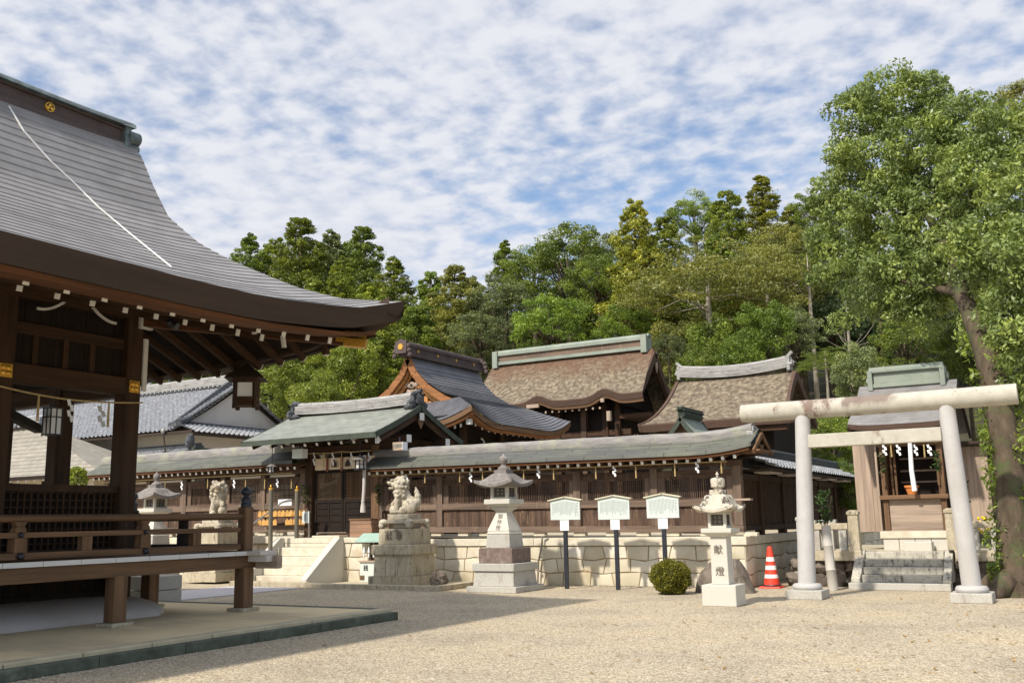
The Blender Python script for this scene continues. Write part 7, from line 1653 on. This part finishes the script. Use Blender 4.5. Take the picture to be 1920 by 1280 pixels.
for lb, px, top, w, Y, kd, lf, vr in (
    ('cedar closing the gap left of the tall lumpy cedar', 520, 448, 140, 52, 'cedar', L_cedar, 2),
    ('shaded cedar between the blunt topped and the pointed conifer', 655, 452, 140, 54, 'cedar', L_broad, 1),
    ('leafy tree behind the blunt topped conifer', 600, 450, 170, 57, 'broad', L_broad, 2),
    ('olive conifer closing the low skyline right of the sky gap', 885, 520, 140, 50, 'cedar', L_olive, 0),
    ('leafy tree between the big rounded tree and the golden cedar', 1130, 440, 170, 54, 'broad', L_grey, 1),
    ('mid green cedar filling in below the leftmost skyline conifer', 500, 520, 150, 45, 'cedar', L_broad, 2),
    ('sunlit cedar low in front of the tall lumpy cedar', 590, 520, 140, 43, 'cedar', L_cedar, 0),
    ('sunlit feathery cedar low above the curled eave tip', 690, 530, 140, 42, 'cedar', L_cedar, 1),
    ('mid green cedar behind the orange gable, left of the ridge', 780, 570, 140, 41, 'cedar', L_broad, 1),
    ('grey green leafy tree just above the offering hall ridge end', 900, 580, 130, 41, 'broad', L_grey, 1),
    ('leafy tree between the maple and the golden cedar', 1120, 470, 150, 46, 'broad', L_broad, 2),
    ('second golden cedar lower and right of the first', 1215, 470, 130, 43, 'gold_cedar', L_gold, 1),
    ('yellow green leafy tree right above the main sanctuary gable', 1175, 560, 130, 40, 'broad', L_bright, 2),
    ('mid green cedar under the bright cedar on the right skyline', 1340, 440, 150, 46, 'cedar', L_broad, 0),
    ('mid green shrub in front of the airy olive tree trunk', 1330, 590, 130, 38.5, 'shrub', L_broad, 1),
    ('olive shrub below the airy olive tree, above the main sanctuary gable', 1265, 585, 120, 39, 'shrub', L_olive, 0),
    ('grey green leafy tree behind the bright bushy conifer', 1480, 570, 130, 39, 'broad', L_grey, 0),
    ('dim leafy tree above the small shrine, left of the leaning oak trunk', 1690, 590, 150, 36, 'broad', L_broad, 1),
    ('olive leafy tree filling below the tall pine', 1450, 420, 160, 46, 'broad', L_olive, 1),
    ('dim leafy tree behind the left edge of the oak crown', 1560, 430, 150, 45, 'broad', L_broad, 0)):
    tree(lb, px, top, w, Y, kd, lf, vr, name='conifer_tree' if 'cedar' in kd else 'broadleaf_tree')
# dark second rank that closes the wood behind
k = 0
for px, top in ((430, 560), (530, 520), (620, 540), (720, 560), (800, 590), (880, 580), (980, 560), (1080, 540), (1170, 520), (1260, 500), (1350, 480), (1450, 470), (1540, 460), (1640, 430), (1740, 420), (1840, 420), (1930, 400), (2030, 400), (2150, 410), (2270, 420)):
    tree('shaded broadleaf tree in the dim second rank of the wood', px, top, 270, 60+(k % 3)*2, 'broad', L_broad, k % 3, name='broadleaf_tree', group='dim second rank of the wood', asp_=1.5); k += 1
k = 0
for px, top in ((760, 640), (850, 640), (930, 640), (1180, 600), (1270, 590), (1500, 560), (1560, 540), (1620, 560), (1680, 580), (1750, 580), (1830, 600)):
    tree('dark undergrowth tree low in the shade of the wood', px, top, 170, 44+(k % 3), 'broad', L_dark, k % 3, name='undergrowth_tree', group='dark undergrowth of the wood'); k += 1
tree('brownish tree at the right edge beyond the great oak', 1912, 150, 130, 34, 'broad', L_olive, 0, name='broadleaf_tree', hbase=.2)
tree('light green shrub hanging beside the small shrine, left of the oak trunk', 1800, 570, 130, 25.5, 'shrub', L_broad, 2, name='shrub', cat='shrub', hbase=.2)
tree('low leafy shrub behind the stone fence beside the oak trunk', 1862, 790, 95, 23.2, 'shrub', L_broad, 1, name='shrub', cat='shrub', hbase=.5)
tree('leafy shrub at the right edge behind the oak trunk', 1890, 640, 120, 24, 'shrub', L_broad, 0, name='shrub', cat='shrub', hbase=.2)

# ------------------------------------------------------------------ the great evergreen oak at the right
OB = PY(1912, 1118, 18.7); OB.z = 0
OK_ = thing('oak_tree', 'great evergreen oak with a dense crown and leaning mossy trunk at the right edge', 'tree', (OB.x, OB.y, 0))
def op(px, py, Y): return PY(px, py, Y)
mb = MB(); tk = [(OB.x, OB.y, -.05), op(1906, 1060, 18.7), op(1897, 950, 18.78), op(1890, 850, 18.95), op(1870, 735, 19.25), op(1840, 640, 19.65), op(1806, 555, 20.3), op(1778, 450, 21.4), op(1760, 330, 22.2)]
mb.tube(tk, [.46, .30, .25, .235, .22, .19, .15, .10, .05], 16)
for ch, r0 in (([(1858, 690, 19.4), (1892, 570, 19.1), (1930, 470, 18.8)], .14), ([(1812, 575, 20.1), (1765, 500, 21.6), (1690, 430, 22.4), (1640, 330, 22.8)], .13), ([(1803, 550, 20.3), (1750, 540, 21.2), (1660, 520, 21.9)], .10), ([(1785, 450, 21.3), (1840, 340, 21.2), (1860, 260, 21)], .11), ([(1795, 500, 20.9), (1700, 330, 22.2), (1660, 230, 22.4)], .10)):
    mb.tube([op(*q) for q in ch], [r0*(1-.75*i/(len(ch)-1)) for i in range(len(ch))], 8)
for i in range(len(mb.v)):
    v = Vector(mb.v[i]); n_ = mnoise.fractal(v*3.2, 1, 2, 4)*.045; mb.v[i] = (v.x+n_, v.y-n_, v.z)
for a in range(5): t = a*1.257+.4; mb.tube([(OB.x+.3*math.cos(t), OB.y+.3*math.sin(t), .25), (OB.x+.62*math.cos(t), OB.y+.62*math.sin(t), .06), (OB.x+1.0*math.cos(t), OB.y+1.0*math.sin(t), -.04)], [.2, .13, .04], 8)
obj('trunk', mb, M_trunk, OK_, smooth=1.2)
rk = random.Random(21); cen, rad = [], []
lobes = [(1690, 195, 75, 19), (1615, 215, 62, 19.4), (1750, 205, 60, 19.8), (1815, 245, 72, 19.6), (1890, 260, 75, 19.8), (1640, 300, 80, 18.8), (1735, 300, 85, 18.7), (1590, 350, 62, 19.6), (1840, 345, 90, 18.9), (1920, 370, 80, 19), (1585, 440, 66, 19.3), (1660, 410, 80, 18.5), (1750, 410, 85, 18.3), (1550, 395, 36, 19.5), (1545, 455, 36, 19.5), (1610, 520, 62, 18.9), (1690, 510, 72, 18.2), (1770, 500, 70, 18.1), (1850, 470, 85, 18.2), (1925, 480, 70, 18.2), (1740, 580, 45, 18.3), (1900, 570, 55, 18.2), (1700, 570, 48, 18.4), (1930, 620, 40, 18.2), (1640, 570, 30, 18.6), (1580, 280, 26, 19.3), (1905, 655, 45, 18.0), (1908, 725, 28, 18.1), (1820, 620, 34, 18.0), (1540, 520, 30, 19), (1575, 590, 26, 18.9)]
for px, py, rp_, Y in lobes:
    Y += interp(px, [1540, 1780, 1880, 1930], [3.6, 3.4, 1.2, .4])
    c = op(px, py, Y); dep = (c-Vector((0, 0, CAMH))).dot(_f); Rm = rp_/FOC*dep
    for k in range(max(6, int(38*(rp_/70)**2))):
        d = Vector((rk.gauss(0, 1), rk.gauss(0, 1), rk.gauss(.1, 1))).normalized(); q = rk.uniform(.45, 1.02); cen.append(tuple(c+d*Rm*q)); w = rk.uniform(.17, .36); rad.append((w, w, w*.7))
me = leaves_mesh('crown', [tuple(Vector(c)-Vector((OB.x, OB.y, 0))) for c in cen], rad, 130, .098, L_oak, 5, out=.5, up=.35, droop=.9)
o = bpy.data.objects.new('crown', me); C.objects.link(o); o.parent = OK_
# ivy-like leaves on the trunk
cen = []; rad = []
for k in range(70): t = rk.uniform(.06, .66); i = int(t*8); q = Vector(tk[i]).lerp(Vector(tk[i+1]), t*8-i); cen.append(tuple(q+Vector((rk.choice((-.30, -.22, .24, .34)), rk.uniform(-.25, .1), 0))-Vector((OB.x, OB.y, 0)))); rad.append((.15, .15, .24))
me = leaves_mesh('trunk_shoots', cen, rad, 22, .10, L_broad, 6, droop=.6); o = bpy.data.objects.new('trunk_shoots', me); C.objects.link(o); o.parent = OK_
